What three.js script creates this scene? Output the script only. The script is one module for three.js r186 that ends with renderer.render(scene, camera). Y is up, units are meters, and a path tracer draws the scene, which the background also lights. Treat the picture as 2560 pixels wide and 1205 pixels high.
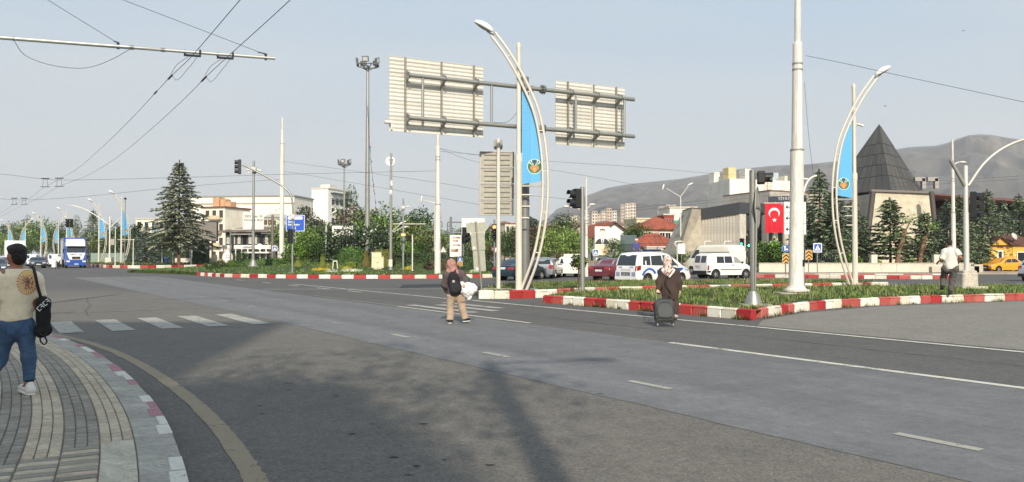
import * as THREE from 'three';
import { mergeGeometries, toCreasedNormals, mergeVertices } from 'three/addons/utils/BufferGeometryUtils.js';
import { ImprovedNoise } from 'three/addons/math/ImprovedNoise.js';
import { FontLoader } from 'three/addons/loaders/FontLoader.js';
import { TextGeometry } from 'three/addons/geometries/TextGeometry.js';

// ---------- camera, sky, sun, exposure ----------
const F = 1950, PW = 2560, PH = 1205, HORIZON = 638, EYE = 1.65;      // focal length and picture in photograph pixels
const PITCH = Math.atan((HORIZON - PH / 2) / F);
const scene = new THREE.Scene();
const camera = new THREE.PerspectiveCamera(2 * Math.atan(PH / 2 / F) * 180 / Math.PI, PW / PH, 0.1, 9000);
camera.position.set(0, EYE, 0);
camera.rotation.x = PITCH;
scene.add(camera);
const renderer = new THREE.WebGLRenderer({ antialias: true });
renderer.toneMapping = THREE.LinearToneMapping;
renderer.toneMappingExposure = 1.78;
renderer.shadowMap.enabled = true;

const SUN_EL = 31 * Math.PI / 180, SUN_DIR = new THREE.Vector3(0.105 * Math.cos(SUN_EL), Math.sin(SUN_EL), 0.9945 * Math.cos(SUN_EL)).normalize();
const sun = new THREE.DirectionalLight(new THREE.Color(1.0, 0.89, 0.76), 3.2);
sun.name = 'sun';
sun.position.copy(SUN_DIR).multiplyScalar(200);
sun.castShadow = true;
sun.shadow.radius = 1.5;
sun.shadow.mapSize.set(4096, 4096);
Object.assign(sun.shadow.camera, { left: -130, right: 130, top: 130, bottom: -130, near: 1, far: 600 });
scene.add(sun, sun.target);

const noise = new ImprovedNoise();
const fbm = (x, y, z = 0, o = 4) => { let s = 0, a = 0.5; for (let i = 0; i < o; i++) { s += a * noise.noise(x, y, z); x *= 2.03; y *= 2.03; z += 7.3; a *= 0.5; } return s; };
const clamp = THREE.MathUtils.clamp, lerp = THREE.MathUtils.lerp, smooth = THREE.MathUtils.smoothstep;
{
const w = 1024, h = 512, data = new Float32Array(w * h * 4);
const low = [0.405, 0.425, 0.428], mid = [0.28, 0.362, 0.45], top = [0.19, 0.285, 0.42];
for (let j = 0; j < h; j++) {
const el = ((j + 0.5) / h - 0.5) * Math.PI, e = Math.max(0, el);
for (let i = 0; i < w; i++) {
const az = ((i + 0.5) / w - 0.5) * 2 * Math.PI, x = Math.cos(az) * Math.cos(el), z = Math.sin(az) * Math.cos(el), y = Math.sin(el);
const a = smooth(e, 0.03, 0.36), b = smooth(e, 0.36, 1.4), c = Math.max(0, x * SUN_DIR.x + y * SUN_DIR.y + z * SUN_DIR.z);
const q = Math.max(0.05, y + 0.12), veil = clamp(fbm(x / q * 0.55 + 3, z / q * 1.3, 0, 5) * 1.6 + 0.25, 0, 1) * smooth(e, 0.02, 0.2) * 0.6;
const glow = 0.9 * Math.pow(c, 5) + 1.6 * Math.pow(c, 40);
for (let k = 0; k < 3; k++) {
let v = lerp(lerp(low[k], mid[k], a), top[k], b);
v = lerp(v, [0.41, 0.43, 0.435][k], veil) + glow * [0.55, 0.48, 0.38][k];
data[(j * w + i) * 4 + k] = y < -0.02 ? v * 0.5 : v;
}
data[(j * w + i) * 4 + 3] = 1;
}
}
const t = new THREE.DataTexture(data, w, h, THREE.RGBAFormat, THREE.FloatType);
t.mapping = THREE.EquirectangularReflectionMapping; t.magFilter = t.minFilter = THREE.LinearFilter; t.needsUpdate = true;
scene.background = t; scene.environment = t;
}
scene.fog = new THREE.FogExp2(new THREE.Color(0.62, 0.65, 0.68), 0.0002);

// ---------- helpers ----------
const V = (x, y, z) => new THREE.Vector3(x, y, z), PI = Math.PI, D2R = PI / 180;
const rng = (s) => () => { s |= 0; s = (s + 0x6d2b79f5) | 0; let t = Math.imul(s ^ (s >>> 15), 1 | s); t = (t + Math.imul(t ^ (t >>> 7), 61 | t)) ^ t; return ((t ^ (t >>> 14)) >>> 0) / 4294967296; };
function ray(px, py) {                                                 // from the lens towards a place in the photograph, at unit depth
const x = (px - PW / 2) / F, y = -(py - PH / 2) / F, c = Math.cos(PITCH), s = Math.sin(PITCH), z = c - y * s;
return [x / z, (y * c + s) / z];
}
const at = (px, py, d) => { const [x, y] = ray(px, py); return V(x * d, EYE + y * d, -d); };
const G = (px, py, h = 0) => { const [x, y] = ray(px, py), d = (h - EYE) / y; return V(x * d, h, -d); };
const GX = (px, d) => ray(px, HORIZON)[0] * d, HY = (py, d) => at(PW / 2, py, d).y;
const used = new Map();
function numbered(name) { const n = used.get(name) || 0; used.set(name, n + 1); return n ? name + '_' + String(n).padStart(3, '0') : name; }
function shade(o) { o.traverse((m) => { if (m.isMesh) { m.castShadow = true; m.receiveShadow = true; } }); return o; }
function tag(o, label, category, group, kind) { if (label) o.userData.label = label; if (category) o.userData.category = category; if (group) o.userData.group = group; if (kind) o.userData.kind = kind; return o; }
function thing(name, label, category, pos = [0, 0, 0], turn = 0, group) {
const o = new THREE.Group(); o.name = numbered(name); scene.add(o);
if (pos.isVector3) o.position.copy(pos); else o.position.set(...pos);
o.rotation.y = turn; return tag(o, label, category, group);
}
function copyOf(src, label, pos, turn, group) {
const o = src.clone(); o.name = numbered(src.name.replace(/_\d+$/, '')); o.userData = { ...src.userData }; scene.add(o);
if (pos.isVector3) o.position.copy(pos); else o.position.set(...pos);
o.rotation.y = turn; return tag(o, label, null, group);
}
const merge = (g) => {
if (!Array.isArray(g)) return g;
if (g.length === 1) return g[0];
return mergeGeometries(g.map((x) => {
const n = x.index ? x.toNonIndexed() : x.clone();
for (const k of Object.keys(n.attributes)) if (!['position', 'normal', 'uv', 'color'].includes(k)) n.deleteAttribute(k);
if (!n.attributes.normal) n.computeVertexNormals();
if (!n.attributes.uv) n.setAttribute('uv', new THREE.BufferAttribute(new Float32Array(n.attributes.position.count * 2), 2));
return n;
}));
};
function part(name, g, m, parent, label) {
const o = new THREE.Mesh(merge(g), m); o.name = numbered(name); o.castShadow = o.receiveShadow = true; parent.add(o);
if (label) o.userData.label = label; return o;
}
function struct(name, g, m, label, category) {
const o = new THREE.Mesh(merge(g), m); o.name = numbered(name); o.castShadow = o.receiveShadow = true; scene.add(o);
o.userData.kind = 'structure'; return tag(o, label, category);
}
const mv = (g, x = 0, y = 0, z = 0, rx = 0, ry = 0, rz = 0) => { if (rx) g.rotateX(rx); if (rz) g.rotateZ(rz); if (ry) g.rotateY(ry); g.translate(x, y, z); return g; };
const box = (w, h, d, x = 0, y = 0, z = 0, rx = 0, ry = 0, rz = 0) => mv(new THREE.BoxGeometry(w, h, d), x, y, z, rx, ry, rz);
const cyl = (rt, rb, h, x = 0, y = 0, z = 0, n = 12, rx = 0, ry = 0, rz = 0) => mv(new THREE.CylinderGeometry(rt, rb, h, n), x, y, z, rx, ry, rz);
const cone = (rt, rb, y0, y1, x = 0, z = 0, n = 12) => cyl(rt, rb, y1 - y0, x, (y0 + y1) / 2, z, n);
const sph = (r, x = 0, y = 0, z = 0, sx = 1, sy = 1, sz = 1, n = 14) => { const g = new THREE.SphereGeometry(r, n, Math.round(n * 0.7)); g.scale(sx, sy, sz); return mv(g, x, y, z); };
function bar(a, b, r, n = 8, r2 = r) {
const d = b.clone().sub(a), g = new THREE.CylinderGeometry(r2, r, d.length(), n); g.applyQuaternion(new THREE.Quaternion().setFromUnitVectors(V(0, 1, 0), d.clone().normalize()));
const m = a.clone().add(b).multiplyScalar(0.5); g.translate(m.x, m.y, m.z); return g;
}
const tube = (pts, r, seg = 24, n = 8) => new THREE.TubeGeometry(new THREE.CatmullRomCurve3(pts), seg, r, n, false);
function poly(pts) { const s = new THREE.Shape(); pts.forEach(([x, y], i) => (i ? s.lineTo(x, y) : s.moveTo(x, y))); return s; }
function rrect(w, h, r) { const s = new THREE.Shape(), x = -w / 2, y = -h / 2; s.moveTo(x + r, y); s.lineTo(x + w - r, y); s.absarc(x + w - r, y + r, r, -PI / 2, 0); s.lineTo(x + w, y + h - r); s.absarc(x + w - r, y + h - r, r, 0, PI / 2); s.lineTo(x + r, y + h); s.absarc(x + r, y + h - r, r, PI / 2, PI); s.lineTo(x, y + r); s.absarc(x + r, y + r, r, PI, 1.5 * PI); return s; }
const extr = (shape, depth, bevel = 0, seg = 6) => { const g = new THREE.ExtrudeGeometry(shape, { depth: depth - 2 * bevel, bevelEnabled: bevel > 0, bevelThickness: bevel, bevelSize: bevel, bevelOffset: -bevel, bevelSegments: 1, curveSegments: seg }); g.translate(0, 0, -depth / 2 + bevel); return g; };
const lathe = (pts, n = 16) => new THREE.LatheGeometry(pts.map(([r, y]) => new THREE.Vector2(r, y)), n);
function chamfer(w, h, d, c) {                                          // a block with its top and upright edges cut
const g = new THREE.ExtrudeGeometry(poly([[-w / 2 + c, -d / 2], [w / 2 - c, -d / 2], [w / 2, -d / 2 + c], [w / 2, d / 2 - c], [w / 2 - c, d / 2], [-w / 2 + c, d / 2], [-w / 2, d / 2 - c], [-w / 2, -d / 2 + c]]), { depth: h - c, bevelEnabled: true, bevelThickness: c, bevelSize: c, bevelOffset: -c, bevelSegments: 1 });
g.rotateX(-PI / 2); g.translate(0, 0, 0); return g;
}
const face = (w, h, x = 0, y = 0, z = 0, ry = 0) => mv(new THREE.PlaneGeometry(w, h), x, y, z, 0, ry);
const flipU = (g) => { const u = g.attributes.uv; for (let i = 0; i < u.count; i++) u.setX(i, 1 - u.getX(i)); return g; };
function uvScale(g, s) { const u = g.attributes.uv; for (let i = 0; i < u.count; i++) u.setXY(i, u.getX(i) * s, u.getY(i) * s); return g; }
function boxUV(g, s = 1) {                                             // texture coordinates in metres from the way each face points
if (g.index) g = g.toNonIndexed();
const p = g.attributes.position, n = g.attributes.normal, uv = new Float32Array(p.count * 2);
for (let i = 0; i < p.count; i++) {
const ax = Math.abs(n.getX(i)), ay = Math.abs(n.getY(i)), az = Math.abs(n.getZ(i));
const [u, v] = ay > ax && ay > az ? [p.getX(i), p.getZ(i)] : ax > az ? [p.getZ(i), p.getY(i)] : [p.getX(i), p.getY(i)];
uv[i * 2] = u * s; uv[i * 2 + 1] = v * s;
}
g.setAttribute('uv', new THREE.BufferAttribute(uv, 2)); return g;
}
function sheet(pts, y, steps = 0) {                                     // a flat sheet of ground with these corners, uv in metres
const g = new THREE.ShapeGeometry(poly(pts.map(([x, z]) => [x, -z])), 24); g.rotateX(-PI / 2); g.translate(0, y, 0);
const p = g.attributes.position, uv = g.attributes.uv; for (let i = 0; i < p.count; i++) uv.setXY(i, p.getX(i), p.getZ(i)); return g;
}
const mats = new Map();
function mat(color, roughness = 0.8, metalness = 0, more) {
const key = [color, roughness, metalness, more && Object.values(more).map((x) => x?.uuid ?? x)].join();
if (!mats.has(key)) { const m = new THREE.MeshStandardMaterial({ color, roughness, metalness, ...more }); m.name = 'paint'; mats.set(key, m); }
return mats.get(key);
}
const phys = (o) => new THREE.MeshPhysicalMaterial(o);
function canvasTex(w, h, draw, repeat) {
const c = document.createElement('canvas'); c.width = w; c.height = h; draw(c.getContext('2d'), w, h);
const t = new THREE.CanvasTexture(c); t.colorSpace = THREE.SRGBColorSpace; if (repeat) { t.wrapS = t.wrapT = THREE.RepeatWrapping; t.repeat.set(...repeat); } return t;
}
function dataTex(n, f, repeat, srgb = true) {                          // f(u, v) in 0..1 gives [r, g, b] or a grey
const d = new Uint8Array(n * n * 4);
for (let j = 0; j < n; j++) for (let i = 0; i < n; i++) { const v = f(i / n, j / n), o = (j * n + i) * 4; for (let k = 0; k < 3; k++) d[o + k] = clamp((v[k] ?? v) * 255, 0, 255); d[o + 3] = 255; }
const t = new THREE.DataTexture(d, n, n); if (srgb) t.colorSpace = THREE.SRGBColorSpace;
t.wrapS = t.wrapT = THREE.RepeatWrapping; t.magFilter = THREE.LinearFilter; t.minFilter = THREE.LinearMipmapLinearFilter; if (repeat) t.repeat.set(...repeat); t.needsUpdate = true; return t;
}
function tileNoise(n, cells, seed) {                                   // value noise that wraps
const r = rng(seed), a = new Float32Array(cells * cells).map(() => r());
return (u, v) => { const x = u * cells, y = v * cells, i = Math.floor(x), j = Math.floor(y), s = (x - i) ** 2 * (3 - 2 * (x - i)), t = (y - j) ** 2 * (3 - 2 * (y - j)), q = (p, k) => a[((k % cells) + cells) % cells * cells + ((p % cells) + cells) % cells]; return lerp(lerp(q(i, j), q(i + 1, j), s), lerp(q(i, j + 1), q(i + 1, j + 1), s), t); };
}
const tn = (seed, list) => { const f = list.map(([c, a], i) => [tileNoise(0, c, seed + i * 17), a]); return (u, v) => f.reduce((s, [q, a]) => s + (q(u, v) - 0.5) * a, 0); };
// ---------- ground, road, pavements ----------
const U = V(-0.555, 0, -0.832), N = V(0.832, 0, -0.555);               // along the main road (away), across it
const ST = (s, t, y = 0) => V(U.x * s + N.x * t, y, U.z * s + N.z * t);
const T = {};
{
const a = tn(11, [[512, 0.34], [256, 0.22], [64, 0.10], [16, 0.07], [5, 0.05]]), st = tileNoise(0, 40, 5), hole = tileNoise(0, 300, 9);
T.asphalt = dataTex(1024, (u, v) => { const g = 0.80 + a(u, v) * 0.62 - (hole(u, v) > 0.93 ? 0.12 : 0) + (hole(v, u) > 0.95 ? 0.14 : 0); return [g * 1.0, g * 0.985, g * 0.955]; });
T.asphaltBump = dataTex(1024, (u, v) => 0.5 + a(u, v) * 1.1, null, false);
const b = tn(31, [[512, 0.16], [128, 0.10], [32, 0.08], [8, 0.08]]), streak = tileNoise(0, 90, 3);
T.fine = dataTex(512, (u, v) => { const g = 0.86 + b(u, v) + (streak(u, 0.5) - 0.5) * 0.03; return [g, g, g]; });
const wv = tn(41, [[512, 0.10], [128, 0.07], [16, 0.05]]); T.weave = dataTex(512, (u, v) => { const g = 0.955 + wv(u, v); return [g, g, g]; });
const c = tn(51, [[256, 0.2], [90, 0.14], [24, 0.14], [7, 0.1]]);
T.concrete = dataTex(512, (u, v) => { const g = 0.86 + c(u, v) * 0.8; return [g, g * 0.99, g * 0.97]; });
const k = tn(71, [[128, 0.5], [40, 0.5], [12, 0.6]]);
T.worn = dataTex(256, (u, v) => { const n = k(u, v), g = 0.97 + c(u, v) * 0.35; return n > 0.36 ? [g * 0.74, g * 0.69, g * 0.64] : [g, g, g * 0.985]; });
T.paint = dataTex(512, (u, v) => { const n = k(u, v) * 0.8 + c(u, v); return n > 0.24 ? [0.62, 0.62, 0.61] : [0.96 + c(u, v) * 0.2, 0.96 + c(u, v) * 0.2, 0.94]; });
const gr = tn(91, [[256, 0.5], [100, 0.3], [20, 0.3], [6, 0.3]]), gh = tileNoise(0, 14, 21);
T.turf = dataTex(512, (u, v) => { const q = gr(u, v), m = clamp((gh(u, v) - 0.4) * 1.5, 0, 1); return [lerp(0.36, 0.56, m) + q * 0.4, lerp(0.47, 0.52, m) + q * 0.4, lerp(0.20, 0.33, m) + q * 0.25]; });
T.earth = dataTex(512, (u, v) => { const q = c(u, v) * 1.2; return [0.62 + q, 0.58 + q, 0.48 + q]; });
}
const rep = (t, m, my = m) => { const c = t.clone(); c.repeat.set(1 / m, 1 / my); c.needsUpdate = true; return c; };
struct('ground', sheet([[-6000, 3000], [6000, 3000], [6000, -7000], [-6000, -7000]], -0.03), mat(0x9a927c, 1, 0, { map: rep(T.earth, 9) }));
const asphaltMat = mat(new THREE.Color(0.212, 0.206, 0.194).getHex(), 0.92, 0, { map: rep(T.asphalt, 5.3), bumpMap: rep(T.asphaltBump, 5.3), bumpScale: 0.012, vertexColors: true });
function road() {                                                      // the asphalt, with worn and patched tones of its own in its vertex colours
const g = new THREE.PlaneGeometry(300, 290, 300, 290); g.rotateX(-PI / 2); g.translate(0, 0, -105);
const p = g.attributes.position, col = new Float32Array(p.count * 3), uv = g.attributes.uv;
for (let i = 0; i < p.count; i++) {
const x = p.getX(i), z = p.getZ(i), s = x * U.x + z * U.z, t = x * N.x + z * N.z;
uv.setXY(i, x, z);
let k = 1 + fbm(s * 0.05, t * 0.5, 3) * 0.18 + fbm(x * 0.12, z * 0.12, 9) * 0.22;
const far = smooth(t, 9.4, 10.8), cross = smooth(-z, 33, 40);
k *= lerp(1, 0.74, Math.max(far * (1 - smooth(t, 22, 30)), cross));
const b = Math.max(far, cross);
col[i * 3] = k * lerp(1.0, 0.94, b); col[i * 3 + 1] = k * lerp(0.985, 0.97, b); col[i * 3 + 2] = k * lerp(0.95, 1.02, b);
}
g.setAttribute('color', new THREE.BufferAttribute(col, 3));
return g;
}
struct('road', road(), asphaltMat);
{
const pts = [], lo = [], n = 240;
for (let i = 0; i <= n; i++) { const s = lerp(-14, 66, i / n); pts.push(ST(s, 10.66 + 0.05 * noise.noise(i * 0.9, 8, 1))); lo.push(ST(s, 5.95 - Math.max(0, s - 22) * 0.022 + 0.05 * noise.noise(i * 0.12, 2, 1) + 0.04 * noise.noise(i * 1.7, 5, 1))); }
const g = new THREE.BufferGeometry(), pos = [], uv = [], idx = [], col = [];
for (let i = 0; i <= n; i++) for (let j = 0; j <= 12; j++) {
const q = lo[i].clone().lerp(pts[i], j / 12); pos.push(q.x, 0.004, q.z); const s = q.dot(U), t = q.dot(N); uv.push(s, t);
const k = 1 + fbm(s * 0.03, t * 1.3, 4) * 0.42 + fbm(s * 0.3, t * 0.4, 8) * 0.1; col.push(k * 0.985, k, k * 1.03);
if (i < n && j < 12) { const a = i * 13 + j; idx.push(a, a + 13, a + 1, a + 1, a + 13, a + 14); }
}
g.setAttribute('position', new THREE.Float32BufferAttribute(pos, 3)); g.setAttribute('uv', new THREE.Float32BufferAttribute(uv, 2)); g.setAttribute('color', new THREE.Float32BufferAttribute(col, 3)); g.setIndex(idx); g.computeVertexNormals();
if (g.attributes.normal.getY(0) < 0) { for (let i = 0; i < idx.length; i += 3) [idx[i], idx[i + 1]] = [idx[i + 1], idx[i]]; g.setIndex(idx); g.computeVertexNormals(); }
struct('road_lane', g, mat(new THREE.Color(0.195, 0.192, 0.186).getHex(), 0.85, 0, { map: rep(T.fine, 4, 2.2), vertexColors: true }));
}
const paintMat = mat(0xcbc9bf, 0.8, 0, { map: rep(T.paint, 2.3) }), faintMat = mat(0x8d8c88, 0.85, 0, { map: rep(T.paint, 1.7) }), walkMat = mat(0xa3a19a, 0.85, 0, { map: rep(T.paint, 2.1) });
function mark(s0, s1, t0, t1, m = paintMat, name = 'road_marking', y = 0.009) {
const q = [ST(s0, t0), ST(s1, t0), ST(s1, t1), ST(s0, t1)]; return struct(name, sheet(q.map((p) => [p.x, p.z]), y), m);
}
mark(-12, 24.5, 14.5, 14.66); mark(24.5, 44, 14.3, 14.44);
mark(3, 10.6, 10.56, 10.72, paintMat); mark(15.5, 23, 10.82, 10.94); mark(23.2, 31, 10.9, 11.0, faintMat);
for (const s of [32.5, 36.5, 41, 46, 52]) mark(s, s + 1.7, 13.6, 13.73);
for (let i = 0; i < 9; i++) mark(3.3 + i * 3.62, 4.05 + i * 3.62, 6.9, 7.02, i > 3 ? faintMat : walkMat);
for (let i = 0; i < 5; i++) mark(18.9 - i * 0.02, 22.2 + i * 0.1, 1.2 + i * 0.99, 1.66 + i * 0.99, walkMat, 'crossing_stripe');
for (const [s0, s1, t0] of [[19.2, 23.4, 11.35], [20.3, 23.9, 12.95], [19.4, 23, 12.2]]) mark(s0, s1, t0, t0 + 0.38, walkMat, 'crossing_stripe');
mark(25.5, 25.62, 0.8, 5.4, faintMat);
for (const [x0, x1, z, w] of [[-46, -36, -93, 0.5], [-43, -33, -88, 0.4], [-12, 0, -37.6, 0.14], [4, 21, -44.5, 0.14], [24, 60, -43.5, 0.14], [26, 60, -37.2, 0.13]]) struct('road_marking', sheet([[x0, z], [x1, z - 0.6], [x1, z - 0.6 - w], [x0, z - w]], 0.009), paintMat);
{ // lighter worn concrete-grey apron of the side road by the island's corner
const e = [[1905, 800], [2010, 782], [2200, 766], [2560, 753]].map(([x, y]) => { const p = G(x, y); return [p.x, p.z + 0.05]; });
const q = [ST(-15, 14.9), ST(6, 14.9), ST(12, 14.9)].map((p) => [p.x, p.z]);
struct('side_road', sheet([...e, [40, -29], [40, -10], q[0], q[1], q[2]], 0.004), mat(new THREE.Color(0.31, 0.30, 0.275).getHex(), 0.9, 0, { map: rep(T.asphalt, 6.1) }));
}
{ // thin drain covers and a tar seam on the near road
for (const [px, py, r] of [[150, 782, 0.33]]) { const p = G(px, py); struct('manhole_cover', mv(new THREE.CylinderGeometry(r, r, 0.012, 24), p.x, 0.007, p.z), mat(0x56544f, 0.7)); }
}

// ---------- kerbs ----------
const kerbRed = ['#a52a2c', '#b03a36', '#9c2327', '#b4514a'].map((c) => mat(c, 0.75, 0, { map: rep(T.worn, 0.9) })), kerbWhite = ['#dcd9cc', '#e6e3d8', '#cfcabb', '#d8d2bd'].map((c) => mat(c, 0.8, 0, { map: rep(T.worn, 0.9) }));
const faded = ['#b5625a', '#a94e48'].map((c) => mat(c, 0.8, 0, { map: rep(T.worn, 0.5) }));
const kerbGeo = new Map();
function kerb(name, pts, len, h, w, opt = {}) {                          // pts: [x, z] along the outer edge; each stone is a block of its own
const grp = thing(name, opt.label, 'kerb'); grp.userData.kind = 'structure';
const c = new THREE.CatmullRomCurve3(pts.map(([x, z]) => V(x, 0, z)), false, 'catmullrom', opt.tension ?? 0.1), L = c.getLength(), n = Math.max(1, Math.round(L / len)), r = rng(opt.seed || 3);
const k = L / n, key = [len, h, w, Math.round(k * 50)].join();
if (!kerbGeo.has(key)) kerbGeo.set(key, [0, 1, 2].map((i) => boxUV(chamfer(k - 0.012, h, w, 0.03 + i * 0.008))));
for (let i = 0; i < n; i++) {
const a = c.getPointAt(i / n), b = c.getPointAt((i + 1) / n), mid = a.clone().add(b).multiplyScalar(0.5), dir = b.clone().sub(a).normalize();
const side = V(-dir.z, 0, dir.x).multiplyScalar(w / 2 * (opt.side ?? 1)), pr = opt.pair ?? 2, red = (Math.floor((i + (opt.shift || 0)) / pr) % 2) === 0;
const set = red ? (r() < (opt.fade ?? 0.15) ? faded : kerbRed) : kerbWhite;
const o = part('kerb_stone', kerbGeo.get(key)[Math.floor(r() * 3)], set[Math.floor(r() * set.length)], grp);
o.position.set(mid.x + side.x + (r() - 0.5) * 0.015, -0.02 + (r() - 0.5) * 0.015, mid.z + side.z + (r() - 0.5) * 0.015);
o.rotation.y = Math.atan2(-dir.z, dir.x) + (r() - 0.5) * 0.02; o.rotation.x = (r() - 0.5) * 0.02;
}
return grp;
}
const gp = (list, h = 0) => list.map(([x, y]) => { const p = G(x, y, h); return [p.x, p.z]; });
const frontA = gp([[1355, 757], [1500, 768], [1700, 785], [1880, 801]]), frontB = gp([[1905, 795], [2000, 779], [2100, 769], [2200, 763], [2320, 758], [2560, 751]]);
frontB.push([26, -29.4]);
kerb('kerb', frontA, 0.52, 0.3, 0.2, { seed: 5, side: -1, label: 'red and white kerb along the grass island facing the main road' });
kerb('kerb', frontB, 0.52, 0.28, 0.2, { seed: 8, side: -1, shift: 1, fade: 0.5, label: 'red and white kerb of the grass island curving along the side road' });
const rearF = [...gp([[1196, 747], [1270, 747], [1360, 744], [1480, 737], [1700, 731.5], [1950, 726], [2222, 720.5]])];
kerb('kerb', rearF, 0.6, 0.33, 0.2, { seed: 12, side: -1, fade: 0.3, shift: 2, label: 'weathered red and white kerb between the two grass strips' });
const gardenF = gp([[492, 689], [560, 693], [700, 695.5], [850, 696.5], [1000, 696.5], [1150, 695.5], [1232, 694]]);
kerb('kerb', gardenF, 0.86, 0.28, 0.25, { seed: 15, side: -1, pair: 1, fade: 0.1, label: 'red and white kerb in front of the roundabout garden' });
kerb('kerb', gp([[222, 666], [262, 669.5], [330, 671], [420, 670], [536, 668]]), 1.0, 0.4, 0.3, { seed: 17, side: -1, pair: 2, fade: 0.1, label: 'red and white kerb in front of the tall cedar' });
kerb('kerb', gp([[1884, 694], [2000, 695], [2150, 697], [2300, 698], [2440, 698]]), 0.75, 0.26, 0.25, { seed: 19, side: -1, pair: 2, fade: 0.4, label: 'red and white kerb across the street before the low wall' });
kerb('kerb', gp([[1960, 688.5], [2150, 690], [2300, 690], [2440, 690]], 0.12), 1.1, 0.3, 0.25, { seed: 21, side: -1, pair: 2, fade: 0.5, label: 'second faded kerb behind the pavement along the low wall' });

// ---------- near pavement: rings of pavers, kerb row ----------
{
const grp = thing('pavement', 'curved pavement of light and dark pavers with a grey kerb row', 'pavement'); grp.userData.kind = 'structure';
const edge = [[-0.85, -1.2], [-1.2, -3.0], [-2.12, -5.16], [-3.69, -8.08], [-6.4, -12.1], [-8.67, -14.8], [-12.4, -18.2], [-17, -21.3]];
const c = new THREE.CatmullRomCurve3(edge.map(([x, z]) => V(x, 0, z))), L = c.getLength();
const frame = (u) => { const p = c.getPointAt(clamp(u, 0, 1)), t = c.getTangentAt(clamp(u, 0, 1)); return [p, V(t.z, 0, -t.x)]; };   // second: away from the road
const on = (s, o, y) => { const [p, n] = frame(s / L); return V(p.x + n.x * o, y, p.z + n.z * o); };
const bed = [], q = 40; for (let i = 0; i <= q; i++) { const p = on(L * i / q, 0.02, 0); bed.push([p.x, p.z]); }
part('mortar_bed', boxUV(extr(poly([...bed, [-30, -24], [-30, 3], [-3, 3]].map(([x, z]) => [x, -z])), 0.117).rotateX(-PI / 2).translate(0, 0.0585, 0)), mat(0x94897a, 0.95, 0, { map: rep(T.concrete, 1.3) }), grp);
const light = ['#c9bea8', '#cfc3ab', '#c0b5a0', '#d2c6b0', '#c8b8a4'].map((x) => mat(x, 0.9, 0, { map: rep(T.concrete, 0.7) })), dark = ['#9a958a', '#a09b90', '#928d83', '#a59f94'].map((x) => mat(x, 0.9, 0, { map: rep(T.concrete, 0.7) }));
const grey = ['#b3b0a6', '#adaaa1', '#b8b5ab'].map((x) => mat(x, 0.85, 0, { map: rep(T.concrete, 0.8) })), tile = ['#d0cab9', '#c8c2b1'].map((x) => mat(x, 0.9, 0, { map: rep(T.concrete, 0.9) }));
const r = rng(44), far = [[], [], [], []];
function slab(s0, s1, o0, o1, y0, y1, chunk) {                         // one paver between two stations along the edge and two offsets from it
const g = 0.0035, e = 0.008, f = 0.007, a = [on(s0 + e, o0 + g, 0), on(s1 - e, o0 + g, 0), on(s1 - e, o1 - g, 0), on(s0 + e, o1 - g, 0)], m = a.reduce((x, p) => x.add(p), V(0, 0, 0)).multiplyScalar(0.25);
const ins = a.map((p) => p.clone().lerp(m, f / p.distanceTo(m) * 1.4)), pos = [], uv = [];
const quad = (p, ya, qq, yb) => { for (let i = 0; i < 4; i++) { const j = (i + 1) % 4, w = [[p[i], ya], [qq[j], yb], [p[j], ya], [p[i], ya], [qq[i], yb], [qq[j], yb]]; for (const [v, y] of w) { pos.push(v.x, y, v.z); uv.push(v.x + y, v.z + y); } } };
quad(a, y0, a, y1 - f); quad(a, y1 - f, ins, y1);
for (const i of [0, 2, 1, 0, 3, 2]) { pos.push(ins[i].x, y1, ins[i].z); uv.push(ins[i].x, ins[i].z); }
const geo = new THREE.BufferGeometry(); geo.setAttribute('position', new THREE.Float32BufferAttribute(pos, 3)); geo.setAttribute('uv', new THREE.Float32BufferAttribute(uv, 2)); geo.computeVertexNormals();
if (geo.attributes.normal.getY(geo.attributes.position.count - 1) < 0) { for (let i = 0; i < pos.length; i += 9) for (let k = 0; k < 3; k++) [pos[i + 3 + k], pos[i + 6 + k]] = [pos[i + 6 + k], pos[i + 3 + k]]; geo.setAttribute('position', new THREE.Float32BufferAttribute(pos, 3)); geo.computeVertexNormals(); }
return geo;
}
let near = 0;
const inView = (s, o) => { const p = on(s, o, 0.12), d = -p.z; if (d < 4.9) return false; const px = PW / 2 + p.x / d * F; return px > -60; };
const put = (s0, s1, o0, o1, set, k, y = 0.117) => {
const m = (s0 + s1) / 2, o = (o0 + o1) / 2; if (!inView(m, o)) return;
const g = slab(s0, s1, o0, o1, 0.06, y + 0.012 + r() * 0.004);
if (near < 290 && -on(m, o, 0).z < 7.9) { near++; part('paver', g, set[Math.floor(r() * set.length)], grp); } else far[k].push([g, set[Math.floor(r() * set.length)]]);
};
const row = 0.3; const rimRed = mat('#a2747a', 0.8, 0, { map: rep(T.worn, 0.6) }), rimWhite = mat('#cfccc2', 0.8, 0, { map: rep(T.worn, 0.6) });
let s = 0; let i = 0;
while (s < L - 0.3) {
const ln = 0.42; if (inView(s + 0.2, 0.1)) {
const o = part('kerb_stone', slab(s, s + ln, 0.0, row, -0.02, 0.131 + r() * 0.004), grey[i % 3], grp);
if (i % 7 < 5) part('painted_rim', slab(s + 0.01, s + ln - 0.01, -0.004, 0.075 + r() * 0.05, 0.0, 0.1385), Math.floor(i / 2) % 2 ? rimWhite : rimRed, o);
} s += ln; i++;
}
const sSlab = 0; let o0 = row, sMin = c.getLength();
for (let k = 0; k <= 200; k++) { if (-on(L * k / 200, 0.5, 0).z > 6.3) { sMin = L * k / 200; break; } }
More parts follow.
